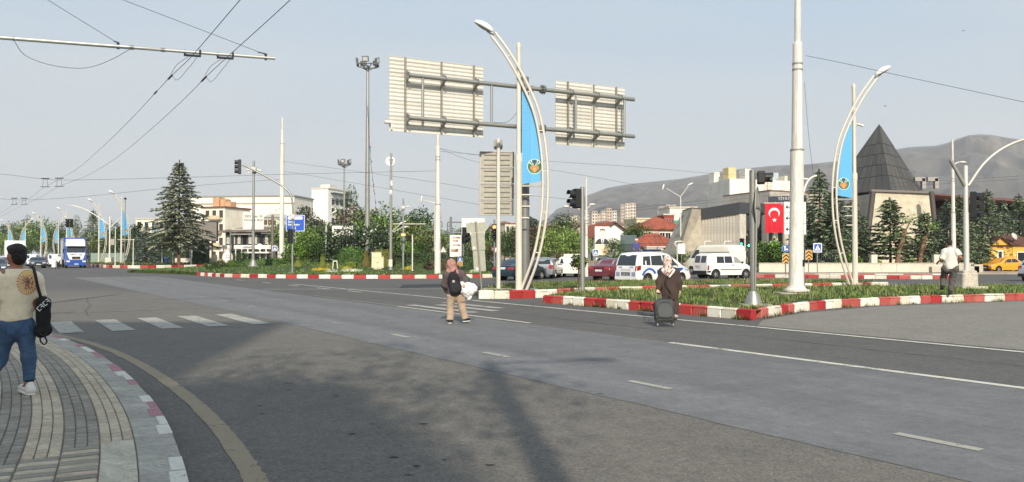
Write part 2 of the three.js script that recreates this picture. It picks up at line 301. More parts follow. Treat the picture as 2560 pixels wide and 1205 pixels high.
for (let b = 0; b < 9; b++) {
const lightBand = b % 2 === 0, w = 0.083 + (b === 0 ? 0 : 0.004);
for (let j = 0; j < 3; j++) {
let ss = sMin + (b === 0 ? 0.0 : b === 1 ? -0.1 : -0.16 - b * 0.1) + (lightBand ? r() * 0.03 : 0); let z = 0;
while (ss < L - 0.2) { const ln = lightBand ? 0.15 + r() * 0.03 : 0.12 + r() * 0.02; put(ss, ss + ln, o0 + j * w, o0 + (j + 1) * w, lightBand ? light : dark, lightBand ? 0 : 1); ss += ln; if (++z > 200) break; }
}
let ss = sMin + (b === 0 ? 0.0 : b === 1 ? -0.1 : -0.16 - b * 0.1), z = 0;
while (ss > 0.3 && z < 40) { const ln = b === 0 ? 0.62 : b > 3 ? 0.3 : 0.115; put(ss - ln, ss, o0, o0 + 3 * w, b === 0 || b > 3 ? tile : z % 2 ? light : dark, 2); ss -= ln; z++; }
o0 += 3 * w + 0.004;
}
const groups = new Map(); for (const list of far) for (const [g, m] of list) { if (!groups.has(m)) groups.set(m, []); groups.get(m).push(g); }
for (const [m, list] of groups) part('paver_field', mergeGeometries(list), m, grp).userData.kind = 'stuff';
const pos = [], idx = [], uv = [], n = 420;
for (let k = 0; k <= n; k++) { const u = L * (0.02 + 0.75 * k / n), wob = 0.03 * noise.noise(k * 0.06, 1, 2) + 0.012 * noise.noise(k * 0.31, 4, 2) + 0.012 * noise.noise(k * 0.9, 7, 2); const w = lerp(0.4, 0.36, k / n); const p1 = on(u, -w - wob, 0), p2 = on(u, -w - 0.165 + 0.025 * noise.noise(k * 0.5, 9, 3) + 0.015 * noise.noise(k * 1.3, 2, 6), 0); pos.push(p1.x, 0.005, p1.z, p2.x, 0.005, p2.z); uv.push(p1.x, p1.z, p2.x, p2.z); if (k < n) { const a = k * 2; idx.push(a, a + 1, a + 2, a + 2, a + 1, a + 3); } }
const g = new THREE.BufferGeometry(); g.setAttribute('position', new THREE.Float32BufferAttribute(pos, 3)); g.setAttribute('uv', new THREE.Float32BufferAttribute(uv, 2)); g.setIndex(idx); g.computeVertexNormals();
if (g.attributes.normal.getY(0) < 0) { for (let k = 0; k < idx.length; k += 3) [idx[k], idx[k + 1]] = [idx[k + 1], idx[k]]; g.setIndex(idx); g.computeVertexNormals(); }
struct('road_edge_strip', g, mat('#8f836f', 0.9, 0, { map: rep(T.worn, 1.1) }), 'tan painted strip on the asphalt along the curved pavement');
scene.userData.paveY = 0.131;
}
{ const r = rng(7), m = mat(0x1c1c1d, 0.7), list = []; for (const [px, py] of [[930, 1060], [945, 1068], [985, 1143], [1040, 1165], [1110, 1150], [720, 958], [722, 975], [1060, 1060], [1500, 985], [840, 990], [880, 1085], [1020, 1188], [1225, 1163], [650, 1015], [655, 1035]]) { const p = G(px, py), g = new THREE.CircleGeometry(1, 9), q = g.attributes.position; for (let i = 1; i < q.count; i++) { const k = 0.55 + r() * 0.6; q.setXY(i, q.getX(i) * k, q.getY(i) * k); } g.rotateX(-PI / 2); g.scale(0.02 + r() * 0.04, 1, 0.012 + r() * 0.02); g.translate(p.x, 0.004, p.z); list.push(g); } tag(struct('tar_stain', list, m)); }
{ // hairline cracks and old seams in the asphalt
const r = rng(19), m = mat(0x2b2a28, 0.9), crack = (s0, t0, ds, dt, n, w) => { const pos = [], idx = []; let s = s0, t = t0; for (let i = 0; i <= n; i++) { const k = w * (0.5 + r()) * (i === 0 || i === n ? 0.2 : 1), a = ST(s, t - k), b = ST(s, t + k); pos.push(a.x, 0.0045, a.z, b.x, 0.0045, b.z); s += ds / n * (0.7 + r() * 0.6); t += dt / n + (r() - 0.5) * 0.1; if (i < n) { const q = i * 2; idx.push(q, q + 1, q + 2, q + 2, q + 1, q + 3); } } const g = new THREE.BufferGeometry(); g.setAttribute('position', new THREE.Float32BufferAttribute(pos, 3)); g.setAttribute('uv', new THREE.Float32BufferAttribute(new Float32Array(pos.length / 3 * 2), 2)); g.setIndex(idx); g.computeVertexNormals(); if (g.attributes.normal.getY(2) < 0) { for (let i = 0; i < idx.length; i += 3) [idx[i], idx[i + 1]] = [idx[i + 1], idx[i]]; g.setIndex(idx); g.computeVertexNormals(); } struct('road_crack', g, m); };
crack(24, 2.2, 10, 0.8, 40, 0.008); crack(-2, 12.4, 14, 0.3, 50, 0.009); crack(12, 12.2, 16, 0.2, 50, 0.011); crack(3, 17.2, -5, 3, 30, 0.012); crack(-3, 19, -6, 2.4, 30, 0.012); crack(6, 13.3, -4, 0.8, 24, 0.008);
}
// ---------- raised lawns, hills ----------
const gardenBack = [[-30, -68], [-37, -74], [-36, -86], [-22, -96], [-8, -97], [4, -90], [6, -74], [2, -62]];
const inside = (x, z, p) => { let c = false; for (let i = 0, j = p.length - 1; i < p.length; j = i++) if ((p[i][1] > z) !== (p[j][1] > z) && x < (p[j][0] - p[i][0]) * (z - p[i][1]) / (p[j][1] - p[i][1]) + p[i][0]) c = !c; return c; };
const distTo = (x, z, p) => { let m = 1e9; for (let i = 0, j = p.length - 1; i < p.length; j = i++) { const [ax, az] = p[j], [bx, bz] = p[i], dx = bx - ax, dz = bz - az, t = clamp(((x - ax) * dx + (z - az) * dz) / (dx * dx + dz * dz + 1e-9), 0, 1); m = Math.min(m, Math.hypot(x - ax - dx * t, z - az - dz * t)); } return m; };
const lawns = {
front: { p: [...frontA, ...frontB, [26, -33], ...gp([[2560, 727], [2300, 728], [1950, 730], [1700, 736], [1480, 743], [1385, 750]], 0.0)], y: 0.25, rise: 0.05, run: 1.4 },
rear: { p: [...rearF, ...gp([[2222, 719.5], [2150, 714], [1900, 711.5], [1600, 714], [1350, 719], [1240, 726], [1196, 738]])], y: 0.27, rise: 0.04, run: 1.2 },
garden: { p: [...gardenF, ...gardenBack.slice().reverse().filter(([x]) => x < 6)], y: 0.26, rise: 0.85, run: 15 },
cedar: { p: [...gp([[222, 664], [262, 667.5], [330, 669.2], [420, 668.4], [536, 666.2]]), [-43, -138], [-90, -150]], y: 0.38, rise: 0.1, run: 10 },
};
const lift = (l, x, z) => l.y + l.rise * smooth(distTo(x, z, l.p), 0.1, l.run) + noise.noise(x * 0.5, z * 0.5, 3) * 0.05 * Math.min(1, distTo(x, z, l.p));
const turfMat = mat('#8a9060', 1, 0, { map: rep(T.turf, 2.6) });
for (const [k, l] of Object.entries(lawns)) {
const xs = l.p.map((q) => q[0]), zs = l.p.map((q) => q[1]), x0 = Math.min(...xs), x1 = Math.max(...xs), z0 = Math.min(...zs), z1 = Math.max(...zs), st = k === 'garden' || k === 'cedar' ? 1.2 : 0.35;
const pos = [], idx = [], uv = [], nx = Math.ceil((x1 - x0) / st), nz = Math.ceil((z1 - z0) / st), ok = [];
for (let j = 0; j <= nz; j++) for (let i = 0; i <= nx; i++) { const x = x0 + (x1 - x0) * i / nx, z = z0 + (z1 - z0) * j / nz, inn = inside(x, z, l.p); pos.push(x, inn ? lift(l, x, z) : -0.05, z); uv.push(x, z); ok.push(inn); }
for (let j = 0; j < nz; j++) for (let i = 0; i < nx; i++) { const a = j * (nx + 1) + i, b = a + 1, c = a + nx + 1, d = c + 1; if (ok[a] && ok[b] && ok[c] && ok[d]) idx.push(a, c, b, b, c, d); }
const g = new THREE.BufferGeometry(); g.setAttribute('position', new THREE.Float32BufferAttribute(pos, 3)); g.setAttribute('uv', new THREE.Float32BufferAttribute(uv, 2)); g.setIndex(idx); g.computeVertexNormals();
const big = k === 'garden' || k === 'cedar', cx = (x0 + x1) / 2, cz = (z0 + z1) / 2, inset = l.p.map(([x, z]) => { const m = Math.hypot(cx - x, cz - z) || 1; return [x + (cx - x) / m * 0.5, z + (cz - z) / m * 0.5]; });
const flat = big ? boxUV(extr(poly(inset.map(([x, z]) => [x, -z])), l.y - 0.03).rotateX(-PI / 2).translate(0, (l.y - 0.03) / 2, 0)) : sheet(l.p, l.y - 0.03);
struct('lawn', [g, flat], turfMat);
}
const lawnY = (k, x, z) => lift(lawns[k], x, z);
function blade(n, h, w, lean, seed) {
const r = rng(seed), pos = [], nor = [];
for (let i = 0; i < n; i++) { const a = r() * 6.28, x = (r() - 0.5) * 0.16, z = (r() - 0.5) * 0.16, hh = h * (0.5 + r() * 0.7), dx = Math.cos(a) * w, dz = Math.sin(a) * w, lx = (r() - 0.5) * lean, lz = (r() - 0.5) * lean; pos.push(x - dx, 0, z - dz, x + dx, 0, z + dz, x + lx, hh, z + lz); for (let k = 0; k < 3; k++) nor.push(-Math.sin(a) * 0.4, 0.9, Math.cos(a) * 0.4); }
const g = new THREE.BufferGeometry(); g.setAttribute('position', new THREE.Float32BufferAttribute(pos, 3)); g.setAttribute('normal', new THREE.Float32BufferAttribute(nor, 3)); g.setAttribute('uv', new THREE.Float32BufferAttribute(new Float32Array(pos.length / 3 * 2), 2)); return g;
}
function scatter(name, geo, m, list, label, cols, category = 'grass') {
const o = new THREE.InstancedMesh(geo, m, list.length); o.name = numbered(name); const q = new THREE.Object3D(), c = new THREE.Color(), r = rng(list.length);
list.forEach(([x, y, z, s], i) => { q.position.set(x, y, z); q.rotation.set(0, r() * 6.28, 0); q.scale.set(s, s * (0.7 + r() * 0.6), s); q.updateMatrix(); o.setMatrixAt(i, q.matrix); if (cols) { c.set(cols[Math.floor(r() * cols.length)]); o.setColorAt(i, c); } });
scene.add(o); return tag(o, label, category, null, 'stuff');
}
{
const r = rng(77), spots = (k, n, edge = 0.12) => { const l = lawns[k], xs = l.p.map((q) => q[0]), zs = l.p.map((q) => q[1]), out = []; const x0 = Math.min(...xs), x1 = Math.max(...xs), z0 = Math.min(...zs), z1 = Math.max(...zs); for (let i = 0; i < n * 6 && out.length < n; i++) { const x = lerp(x0, x1, r()), z = lerp(z0, z1, r()); if (!inside(x, z, l.p) || distTo(x, z, l.p) < edge) continue; if (r() > 0.45 + 1.3 * fbm(x * 0.5, z * 0.8, 2)) continue; out.push([x, lawnY(k, x, z) - 0.02, z, 0.8 + r() * 0.7]); } return out; };
const gm = mat('#ffffff', 0.95, 0, { side: THREE.DoubleSide }), greens = ['#6b8c3c', '#789848', '#5c7e34', '#84984e', '#909a5c'], straw = ['#b3a67a', '#c4b88c', '#a39a6c', '#9a9a62'];
scatter('grass', blade(10, 0.075, 0.007, 0.09, 1), gm, spots('front', 6500), 'green grass with dry stalks on the island by the suitcase woman', greens);
scatter('grass', blade(10, 0.07, 0.007, 0.09, 2), gm, spots('rear', 5200), 'green grass on the strip around the sail lamp posts', greens);
scatter('dry_grass', blade(4, 0.17, 0.005, 0.16, 3), gm, spots('front', 900), 'pale dry grass stalks standing over the island by the side road', straw);
scatter('dry_grass', blade(4, 0.18, 0.005, 0.16, 4), gm, spots('rear', 700), 'pale dry grass stalks behind the faded kerb', straw);
scatter('grass', blade(10, 0.10, 0.02, 0.12, 5), gm, spots('garden', 5200, 0.3), 'mown green lawn of the roundabout garden', ['#5f8238', '#6c8f44', '#557731', '#7c9a4e', '#88a05c']);
scatter('grass', blade(10, 0.2, 0.02, 0.2, 6), gm, spots('cedar', 2600, 0.3), 'lawn under the tall cedar by the main road', ['#6f7c45', '#808a52', '#5f7038']);
const weeds = []; for (let i = 0; i < 500; i++) { const k = r() < 0.6 ? frontB : frontA, a = Math.floor(r() * (k.length - 1)), t = r(), x = lerp(k[a][0], k[a + 1][0], t), z = lerp(k[a][1], k[a + 1][1], t) + 0.08 + r() * 0.1; if (fbm(x * 1.3, z * 1.3, 5) > 0.02) weeds.push([x, 0, z, 0.35 + r() * 0.5]); }
scatter('weeds', blade(9, 0.17, 0.01, 0.2, 9), gm, weeds, 'weeds growing along the foot of the island kerb', ['#5a6b33', '#6a7440', '#7f7c50'], 'weeds');
}
const skyline = [[900, 640], [1100, 628], [1250, 600], [1345, 556], [1372, 542], [1392, 522], [1412, 515], [1430, 500], [1482, 482], [1520, 468], [1580, 458], [1640, 452], [1700, 446], [1760, 436], [1800, 428], [1860, 420], [1940, 412], [2010, 410], [2070, 404], [2120, 398], [2180, 385], [2240, 372], [2275, 366], [2310, 364], [2345, 362], [2375, 354], [2400, 344], [2425, 336], [2450, 334], [2480, 335], [2520, 342], [2570, 350], [2700, 372], [2900, 420], [3200, 500]];
const ridgeY = (px) => { for (let i = 1; i < skyline.length; i++) if (px <= skyline[i][0]) { const [a, b] = [skyline[i - 1], skyline[i]], t = (px - a[0]) / (b[0] - a[0]); return lerp(a[1], b[1], t); } return 560; };
{
const pos = [], idx = [], col = [], nx = 480, nz = 130, R = 3000;
for (let j = 0; j <= nz; j++) for (let i = 0; i <= nx; i++) {
const px = lerp(850, 3150, i / nx), v = j / nz, d = lerp(520, R, v), x = (px - 1280) / F * d, z = -d;
const top = (HORIZON - ridgeY(px)) / F * R, n = fbm(x * 0.0016, z * 0.0016, 4, 5), gul = Math.abs(fbm(x * 0.004 + n, z * 0.0025, 8, 4));
const prof = Math.pow(smooth(v, 0.02, 1), 1.25) * 0.82 + v * v * 0.18, e = Math.sin(v * PI);
let h = top * prof + e * (n * 110 - gul * 190) * clamp(top / 260, 0, 1);
h = Math.min(h, (top + 2) * (d / R) * 0.985 + (v > 0.98 ? 2 : 0)); if (v === 1) h = top;
pos.push(x, Math.max(-2, h), z);
const tone = fbm(x * 0.008, z * 0.025, 2, 6) * 1.4, bare = smooth(fbm(x * 0.003, z * 0.012 + h * 0.02, 14, 4), 0.12, 0.3), green = smooth(fbm(x * 0.004, z * 0.004, 20), -0.05, 0.25) * (1 - smooth(v, 0.25, 0.75));
const c = [0.10 + tone * 0.13, 0.09 + tone * 0.115, 0.08 + tone * 0.10]; const bb = [0.25, 0.215, 0.17], gg = [0.052, 0.066, 0.044];
for (let k = 0; k < 3; k++) col.push(lerp(lerp(c[k], gg[k], green * 0.8), bb[k], bare * 0.75));
if (i < nx && j < nz) { const a = j * (nx + 1) + i; idx.push(a, a + 1, a + nx + 1, a + 1, a + nx + 2, a + nx + 1); }
}
const g = new THREE.BufferGeometry(); g.setAttribute('position', new THREE.Float32BufferAttribute(pos, 3)); g.setAttribute('color', new THREE.Float32BufferAttribute(col, 3)); g.setAttribute('uv', new THREE.Float32BufferAttribute(pos.filter((_, i) => i % 3 !== 1), 2)); g.setIndex(idx); g.computeVertexNormals();
struct('mountain', g, mat('#ffffff', 1, 0, { vertexColors: true, side: THREE.DoubleSide, map: rep(T.concrete, 170) }));
scene.userData.hill = (px, d) => { const v = (d - 520) / (R - 520), top = (HORIZON - ridgeY(px)) / F * R; return Math.max(-1, top * (Math.pow(smooth(v, 0.02, 1), 1.25) * 0.82 + v * v * 0.18) - 4); };
}
const slabMat = mat('#a89f90', 0.95, 0, { map: rep(T.concrete, 3) });
const plot = (pts, y, m = slabMat, name = 'far_pavement') => struct(name, boxUV(extr(poly(pts.map(([x, z]) => [x, -z])), y + 0.02).rotateX(-PI / 2).translate(0, (y + 0.02) / 2 - 0.02, 0)), m);
plot([...gp([[1884, 693.4], [2000, 694.4], [2150, 696.4], [2300, 697.4], [2436, 697.4]]).map(([x, z]) => [x, z - 0.2]), [34.5, -61], [33, -200], [16, -200], [15.6, -66]], 0.22);
plot([[34.4, -67], [80, -69], [110, -200], [33.4, -200]], 0.16);
plot([[7.5, -63], [14.5, -63.5], [15, -200], [-2, -200], [6.8, -102], [8.6, -76]], 0.16);
plot([[-34, -101], [-6, -103], [-2.4, -200], [-90, -200], [-70, -152], [-41.5, -140]], 0.16);
// ---------- buildings ----------
T.stone = dataTex(512, (() => { const c = tn(131, [[200, 0.12], [60, 0.08], [9, 0.08]]); const tone = tileNoise(0, 12, 4); return (u, v) => { const row = Math.floor(v * 12), fy = v * 12 % 1, o = row % 2 * 0.5, fx = (u * 6 + o) % 1, j = fx < 0.012 || fy < 0.03 ? -0.1 : 0; const g = 0.87 + c(u, v) + j + ((Math.sin(row * 12.9 + Math.floor(u * 6 + o) * 78.2) * 43758.5 % 1 + 1) % 1 - 0.5) * 0.08; return [g, g * 0.985, g * 0.95]; }; })());
T.roof = dataTex(256, (() => { const c = tn(141, [[100, 0.2], [20, 0.2]]); return (u, v) => { const g = 0.8 + c(u, v) + 0.14 * Math.sin(u * 2 * PI * 16) + (v * 16 % 1 < 0.12 ? -0.16 : 0); return [g, g * 0.97, g * 0.95]; }; })());
T.plaster = dataTex(256, (() => { const c = tn(151, [[120, 0.06], [30, 0.06], [8, 0.07]]), s = tileNoise(0, 24, 7); return (u, v) => { const g = 0.965 + c(u, v) + (s(u, v * 0.15) - 0.5) * 0.05; return [g, g, g * 0.985]; }; })());
const plaster = (c) => mat(c, 0.9, 0, { map: rep(T.plaster, 6) }), stoneM = (c) => mat(c, 0.85, 0, { map: rep(T.stone, 5) }), tileRoof = (c) => mat(c, 0.85, 0, { map: rep(T.roof, 4) });
const glassDark = mat('#20262b', 0.12, 0, {}), glassBlue = mat('#3a4650', 0.1), frameWhite = mat('#d9d7d0', 0.6), frameDark = mat('#3a3835', 0.6), trimDark = mat('#34363a', 0.6);
const walls = (w, h, d, x = 0, y = 0, z = 0) => boxUV(box(w, h, d, x + w / 2, y + h / 2, z - d / 2));
function win(p, x, y, z, w, h, ry = 0, fm = frameWhite, gm = glassDark, mull = 1) {   // a window: frame proud of the wall, pane set inside it
const t = Math.min(0.12, w * 0.1), list = [box(w + 2 * t, t, 0.14, 0, h / 2 + t / 2, 0), box(w + 2 * t, t, 0.18, 0, -h / 2 - t / 2, 0), box(t, h, 0.14, -w / 2 - t / 2, 0, 0), box(t, h, 0.14, w / 2 + t / 2, 0, 0)];
for (let i = 1; i < mull; i++) list.push(box(t * 0.7, h, 0.1, -w / 2 + w * i / mull, 0, 0));
const f = part('window', list, fm, p); f.position.set(x, y, z); f.rotation.y = ry;
part('pane', box(w, h, 0.05, 0, 0, 0.0), gm, f); return f;
}
function gable(w, h, d, over, th) {                                      // two roof slopes with the ridge along z; x centred; eaves at y = 0
const s = poly([[-w / 2 - over, -over * h / (w / 2)], [0, h], [w / 2 + over, -over * h / (w / 2)], [w / 2 + over, -over * h / (w / 2) + th], [0, h + th], [-w / 2 - over, -over * h / (w / 2) + th]]);
return boxUV(extr(s, d + over * 2));
}
function hip(w, d, h, over, th = 0.16) {                                 // hipped roof with a short ridge along x
const a = w / 2 + over, b = d / 2 + over, r = Math.max(0.1, a - b), p = [[-a, 0, b], [a, 0, b], [a, 0, -b], [-a, 0, -b], [-r, h, 0], [r, h, 0]], q = [[0, 1, 5], [0, 5, 4], [1, 2, 5], [2, 3, 4], [2, 4, 5], [3, 0, 4]], pos = [], uv = [];
for (const f of q) for (const i of f) { pos.push(...p[i]); }
for (const f of q) { const n = V(...p[f[1]]).sub(V(...p[f[0]])).cross(V(...p[f[2]]).sub(V(...p[f[0]]))), side = Math.abs(n.x) > Math.abs(n.z); for (const i of f) uv.push(side ? p[i][2] : p[i][0], p[i][1] * 1.4 + (side ? Math.abs(p[i][0]) : Math.abs(p[i][2]))); }
const g = new THREE.BufferGeometry(); g.setAttribute('position', new THREE.Float32BufferAttribute(pos, 3)); g.setAttribute('uv', new THREE.Float32BufferAttribute(uv, 2)); g.computeVertexNormals();
return [g, box(2 * a, th, 2 * b, 0, -th / 2, 0)];
}
function solid(faces, m) {                                               // faces: lists of points, outward order
const pos = []; for (const f of faces) for (let i = 1; i < f.length - 1; i++) for (const p of [f[0], f[i], f[i + 1]]) pos.push(p.x, p.y, p.z);
const g = new THREE.BufferGeometry(); g.setAttribute('position', new THREE.Float32BufferAttribute(pos, 3)); g.computeVertexNormals(); g.setAttribute('uv', new THREE.Float32BufferAttribute(new Float32Array(pos.length / 3 * 2), 2)); return boxUV(g);
}
function prism(bottom, top) {                                            // points round the bottom and round the top
const n = bottom.length, f = [top, bottom.slice().reverse()]; for (let i = 0; i < n; i++) { const j = (i + 1) % n; f.push([bottom[i], bottom[j], top[j], top[i]]); } return solid(f);
}
const font = await new FontLoader().loadAsync('fonts/droid/droid_sans_bold.typeface.json');
const text = (s, size, depth = 0.03) => { const g = new TextGeometry(s, { font, size, depth, curveSegments: 3, bevelEnabled: false }); g.computeBoundingBox(); const b = g.boundingBox; g.translate(-(b.min.x + b.max.x) / 2, -(b.min.y + b.max.y) / 2, 0); return g; };

{
const o = thing('theatre', 'grey theatre with ribbed concrete front, dark fascia and a big red flag on it', 'theatre');
const A = V(GX(1757, 91.5), 0, -91.5), B = V(GX(1850, 88), 0, -88), C = V(GX(2035, 95), 0, -95);
const H = 7.6, nAB = V(-(B.z - A.z), 0, B.x - A.x).normalize(), lift = (p, y) => V(p.x, y - (y > 5 && y < 8 && Math.abs(p.z + 91.5) < 1.2 && p.x < 23.5 ? 0.5 : 0), p.z);
const D = V(GX(2035, 130), 0, -130), E = V(GX(1770, 130), 0, -130);
part('hall_wall', prism([A, B, C, D, E], [A, B, C, D, E].map((p) => lift(p, H - 1.2))), plaster('#5d5954'), o);
const out = (p, k) => p.clone().add(p.clone().sub(V(GX(1880, 112), 0, -112)).setY(0).normalize().multiplyScalar(k));
part('fascia', prism([out(A, 0.4), out(B, 0.5), out(C, 0.4), D, E].map((p) => lift(p, H - 1.25)), [out(A, 0.4), out(B, 0.5), out(C, 0.4), D, E].map((p) => lift(p, H))), mat('#3e4144', 0.6), o);
const ribM = mat('#d8d4ca', 0.85, 0, { map: rep(T.concrete, 2) });
const rib = (p, q, w, k) => { const dir = q.clone().sub(p).normalize(), g = boxUV(box(w, H - 1.3, 0.5)); const m = part('rib', g, ribM, o); m.position.set(p.x + dir.x * k, (H - 1.3) / 2, p.z + dir.z * k); m.rotation.y = Math.atan2(-dir.z, dir.x); };
const lAB = A.distanceTo(B); for (let i = 0; i < 12; i++) rib(A, B, 0.34, lAB * (i + 0.6) / 12);
const lBC = B.distanceTo(C), dBC = C.clone().sub(B).normalize(), yBC = Math.atan2(-dBC.z, dBC.x);
for (let i = 0; i < 7; i++) { const k = lBC * (i + 0.12) / 7; rib(B, C, 1.05 - (i > 2 ? 0.35 : 0), k); if (i < 6) for (let j = 0; j < 4; j++) { const q = B.clone().addScaledVector(dBC, k + lBC / 14 + 0.1); const f = win(o, q.x, 0.9 + j * 1.5, q.z, 0.5, 1.2, yBC, frameDark, j % 2 ? glassBlue : glassDark, 1); f.translateZ(0.06); } }
const P = (px, py, d) => at(px, py, d), c0 = V(GX(1770, 113.6), 0, -113.6), c1 = V(GX(1825, 105), 0, -105), c2 = V(GX(1990, 109), 0, -109), c3 = V(GX(1990, 132), 0, -132), c4 = V(GX(1800, 132), 0, -132);
const hT = 12.0; part('stage_tower', prism([c0, c1, c2, c3, c4].map((p) => lift(p, 5.5)), [c0, c1, c2, c3, c4].map((p) => lift(p, hT))), plaster('#eae6db'), o);
const m0 = V(GX(1808, 103), 0, -103), m1 = V(GX(1925, 94), 0, -94), m2 = V(GX(2060, 99), 0, -99), m3 = V(GX(2060, 115), 0, -115), m4 = V(GX(1830, 112), 0, -112);
part('upper_hall', prism([m0, m1, m2, m3, m4].map((p) => lift(p, 5)), [m0, m1, m2, m3, m4].map((p) => lift(p, 9.35))), plaster('#b9b2a8'), o);
const rf = part('roof', prism([m0, m1, m2, m3, m4].map((p) => lift(p, 9.35)), [m0, m1, m2, m3, m4].map((p) => lift(p, 9.55))), mat('#6f5a52', 0.8), o); rf.scale.set(1, 1, 1);
for (const [x0, x1, y0, d, c] of [[1781, 1797, 431, 113, '#d2d0c9'], [1817, 1838, 419, 110, '#cdb98e'], [1859, 1876, 422, 110, '#d6d4cf'], [1958, 1966, 440, 112, '#d0c8b6'], [1925, 1944, 432, 114, '#a9b7bf']]) { const a = GX(x0, d), b = GX(x1, d), t = HY(y0, d); part('chimney', boxUV(box(b - a, t - hT + 1, 1.6, (a + b) / 2, (t + hT - 1) / 2, -d - 0.6, 0, 0.25)), plaster(c), o); }
for (let j = 0; j < 4; j++) { }
const lad = []; { const p = V(GX(1922, 106.6), 0, -106.5); for (const s of [-0.25, 0.25]) lad.push(box(0.06, 3.2, 0.06, p.x + s, 10.4, p.z + 0.3)); for (let i = 0; i < 8; i++) lad.push(box(0.5, 0.05, 0.05, p.x, 9.1 + i * 0.38, p.z + 0.3)); } part('ladder', lad, mat('#b0784e', 0.7), o);
const b0 = [[1640, 95], [1683, 88.5], [1758, 91.2], [1758, 101], [1660, 103]].map(([x, d]) => V(GX(x, d), 0, -d)), b1 = [[1706, 95.5], [1729, 89.5], [1758, 91.6], [1758, 101], [1712, 102]].map(([x, d]) => V(GX(x, d), 7.0, -d));
part('buttress', prism(b0, b1), stoneM('#c6c1b4'), o);
part('buttress_cap', prism(b1.map((p) => p.clone()), b1.map((p) => p.clone().setY(7.15))), mat('#54534f', 0.7), o);
{ const bar1 = bar(b0[1].clone().add(V(-0.02, 0, 0.05)), b1[1].clone().add(V(-0.02, 0, 0.05)), 0.12, 6); part('edge_trim', bar1, mat('#5b5a55', 0.7), o);
const mid = (u, v) => b0[0].clone().lerp(b0[1], u).lerp(b1[0].clone().lerp(b1[1], u), v), n = b0[1].clone().sub(b0[0]).cross(b1[0].clone().sub(b0[0])).normalize(), ux = b0[1].clone().sub(b0[0]).normalize(), up = n.clone().cross(ux).normalize();
const basis = new THREE.Matrix4().makeBasis(ux, up, n);
for (let i = 0; i < 7; i++) { const g = text('ABEKRSN'[i], 0.62, 0.08), q = part('letter', g, mat('#3c4356', 0.6), o); q.quaternion.setFromRotationMatrix(basis); q.position.copy(mid(0.42 + (i % 2) * 0.16, 0.42 + i * 0.075)).addScaledVector(n, 0.03); } }
const s = thing('theatre_sign', 'dark slanted sign with white lettering over the theatre entrance', 'sign', at(1968, 502, 86), -0.5);
part('board', box(4.0, 1.1, 0.25), mat('#3b4047', 0.6), s);
for (const [t, y, sz] of [['TİYATRO', 0.3, 0.34], ['KÜLTÜR MERKEZİ', -0.28, 0.28]]) { const g = part('lettering', text(t, sz, 0.06), mat('#b4b7ba', 0.5), s); g.position.set(0, y, 0.13); }
const st = [-1.9, 1.9].map((x) => part('strut', box(0.1, 1.6, 0.1, x, -1.2, -0.3), trimDark, s));
const fd = 86.5, x0 = GX(1912, fd), x1 = GX(1957, fd), y1 = HY(508, fd), y0 = HY(582, fd), w = x1 - x0, h = y1 - y0;
const fl = thing('flag', 'large red flag with white crescent and star hung on the theatre front', 'flag', [(x0 + x1) / 2, (y0 + y1) / 2, -fd + 0.3], -0.12);
const cg = new THREE.PlaneGeometry(w, h, 24, 30), cp = cg.attributes.position; for (let i = 0; i < cp.count; i++) { const v = 0.5 - cp.getY(i) / h; cp.setZ(i, (0.05 * Math.sin(cp.getX(i) * 5 + v * 2) + 0.04 * Math.sin(cp.getX(i) * 11)) * v); } cg.computeVertexNormals();
const ft = canvasTex(512, 840, (c, W, Hh) => { c.fillStyle = '#c21a2c'; c.fillRect(0, 0, W, Hh); c.fillStyle = '#f3efea'; c.beginPath(); c.arc(250, 285, 150, 0, 7); c.fill(); c.fillStyle = '#c21a2c'; c.beginPath(); c.arc(252, 325, 122, 0, 7); c.fill(); c.fillStyle = '#f3efea'; c.save(); c.translate(256, 480); c.beginPath(); for (let i = 0; i < 10; i++) { const a = -PI / 2 + i * PI / 5, q = i % 2 ? 26 : 66; c.lineTo(q * Math.cos(a), q * Math.sin(a)); } c.fill(); c.restore(); });
part('cloth', cg, mat('#ffffff', 0.85, 0, { map: ft, side: THREE.DoubleSide }), fl); part('rod', cyl(0.04, 0.04, w + 0.3, 0, h / 2, 0, 8, 0, 0, PI / 2), frameWhite, fl);
}
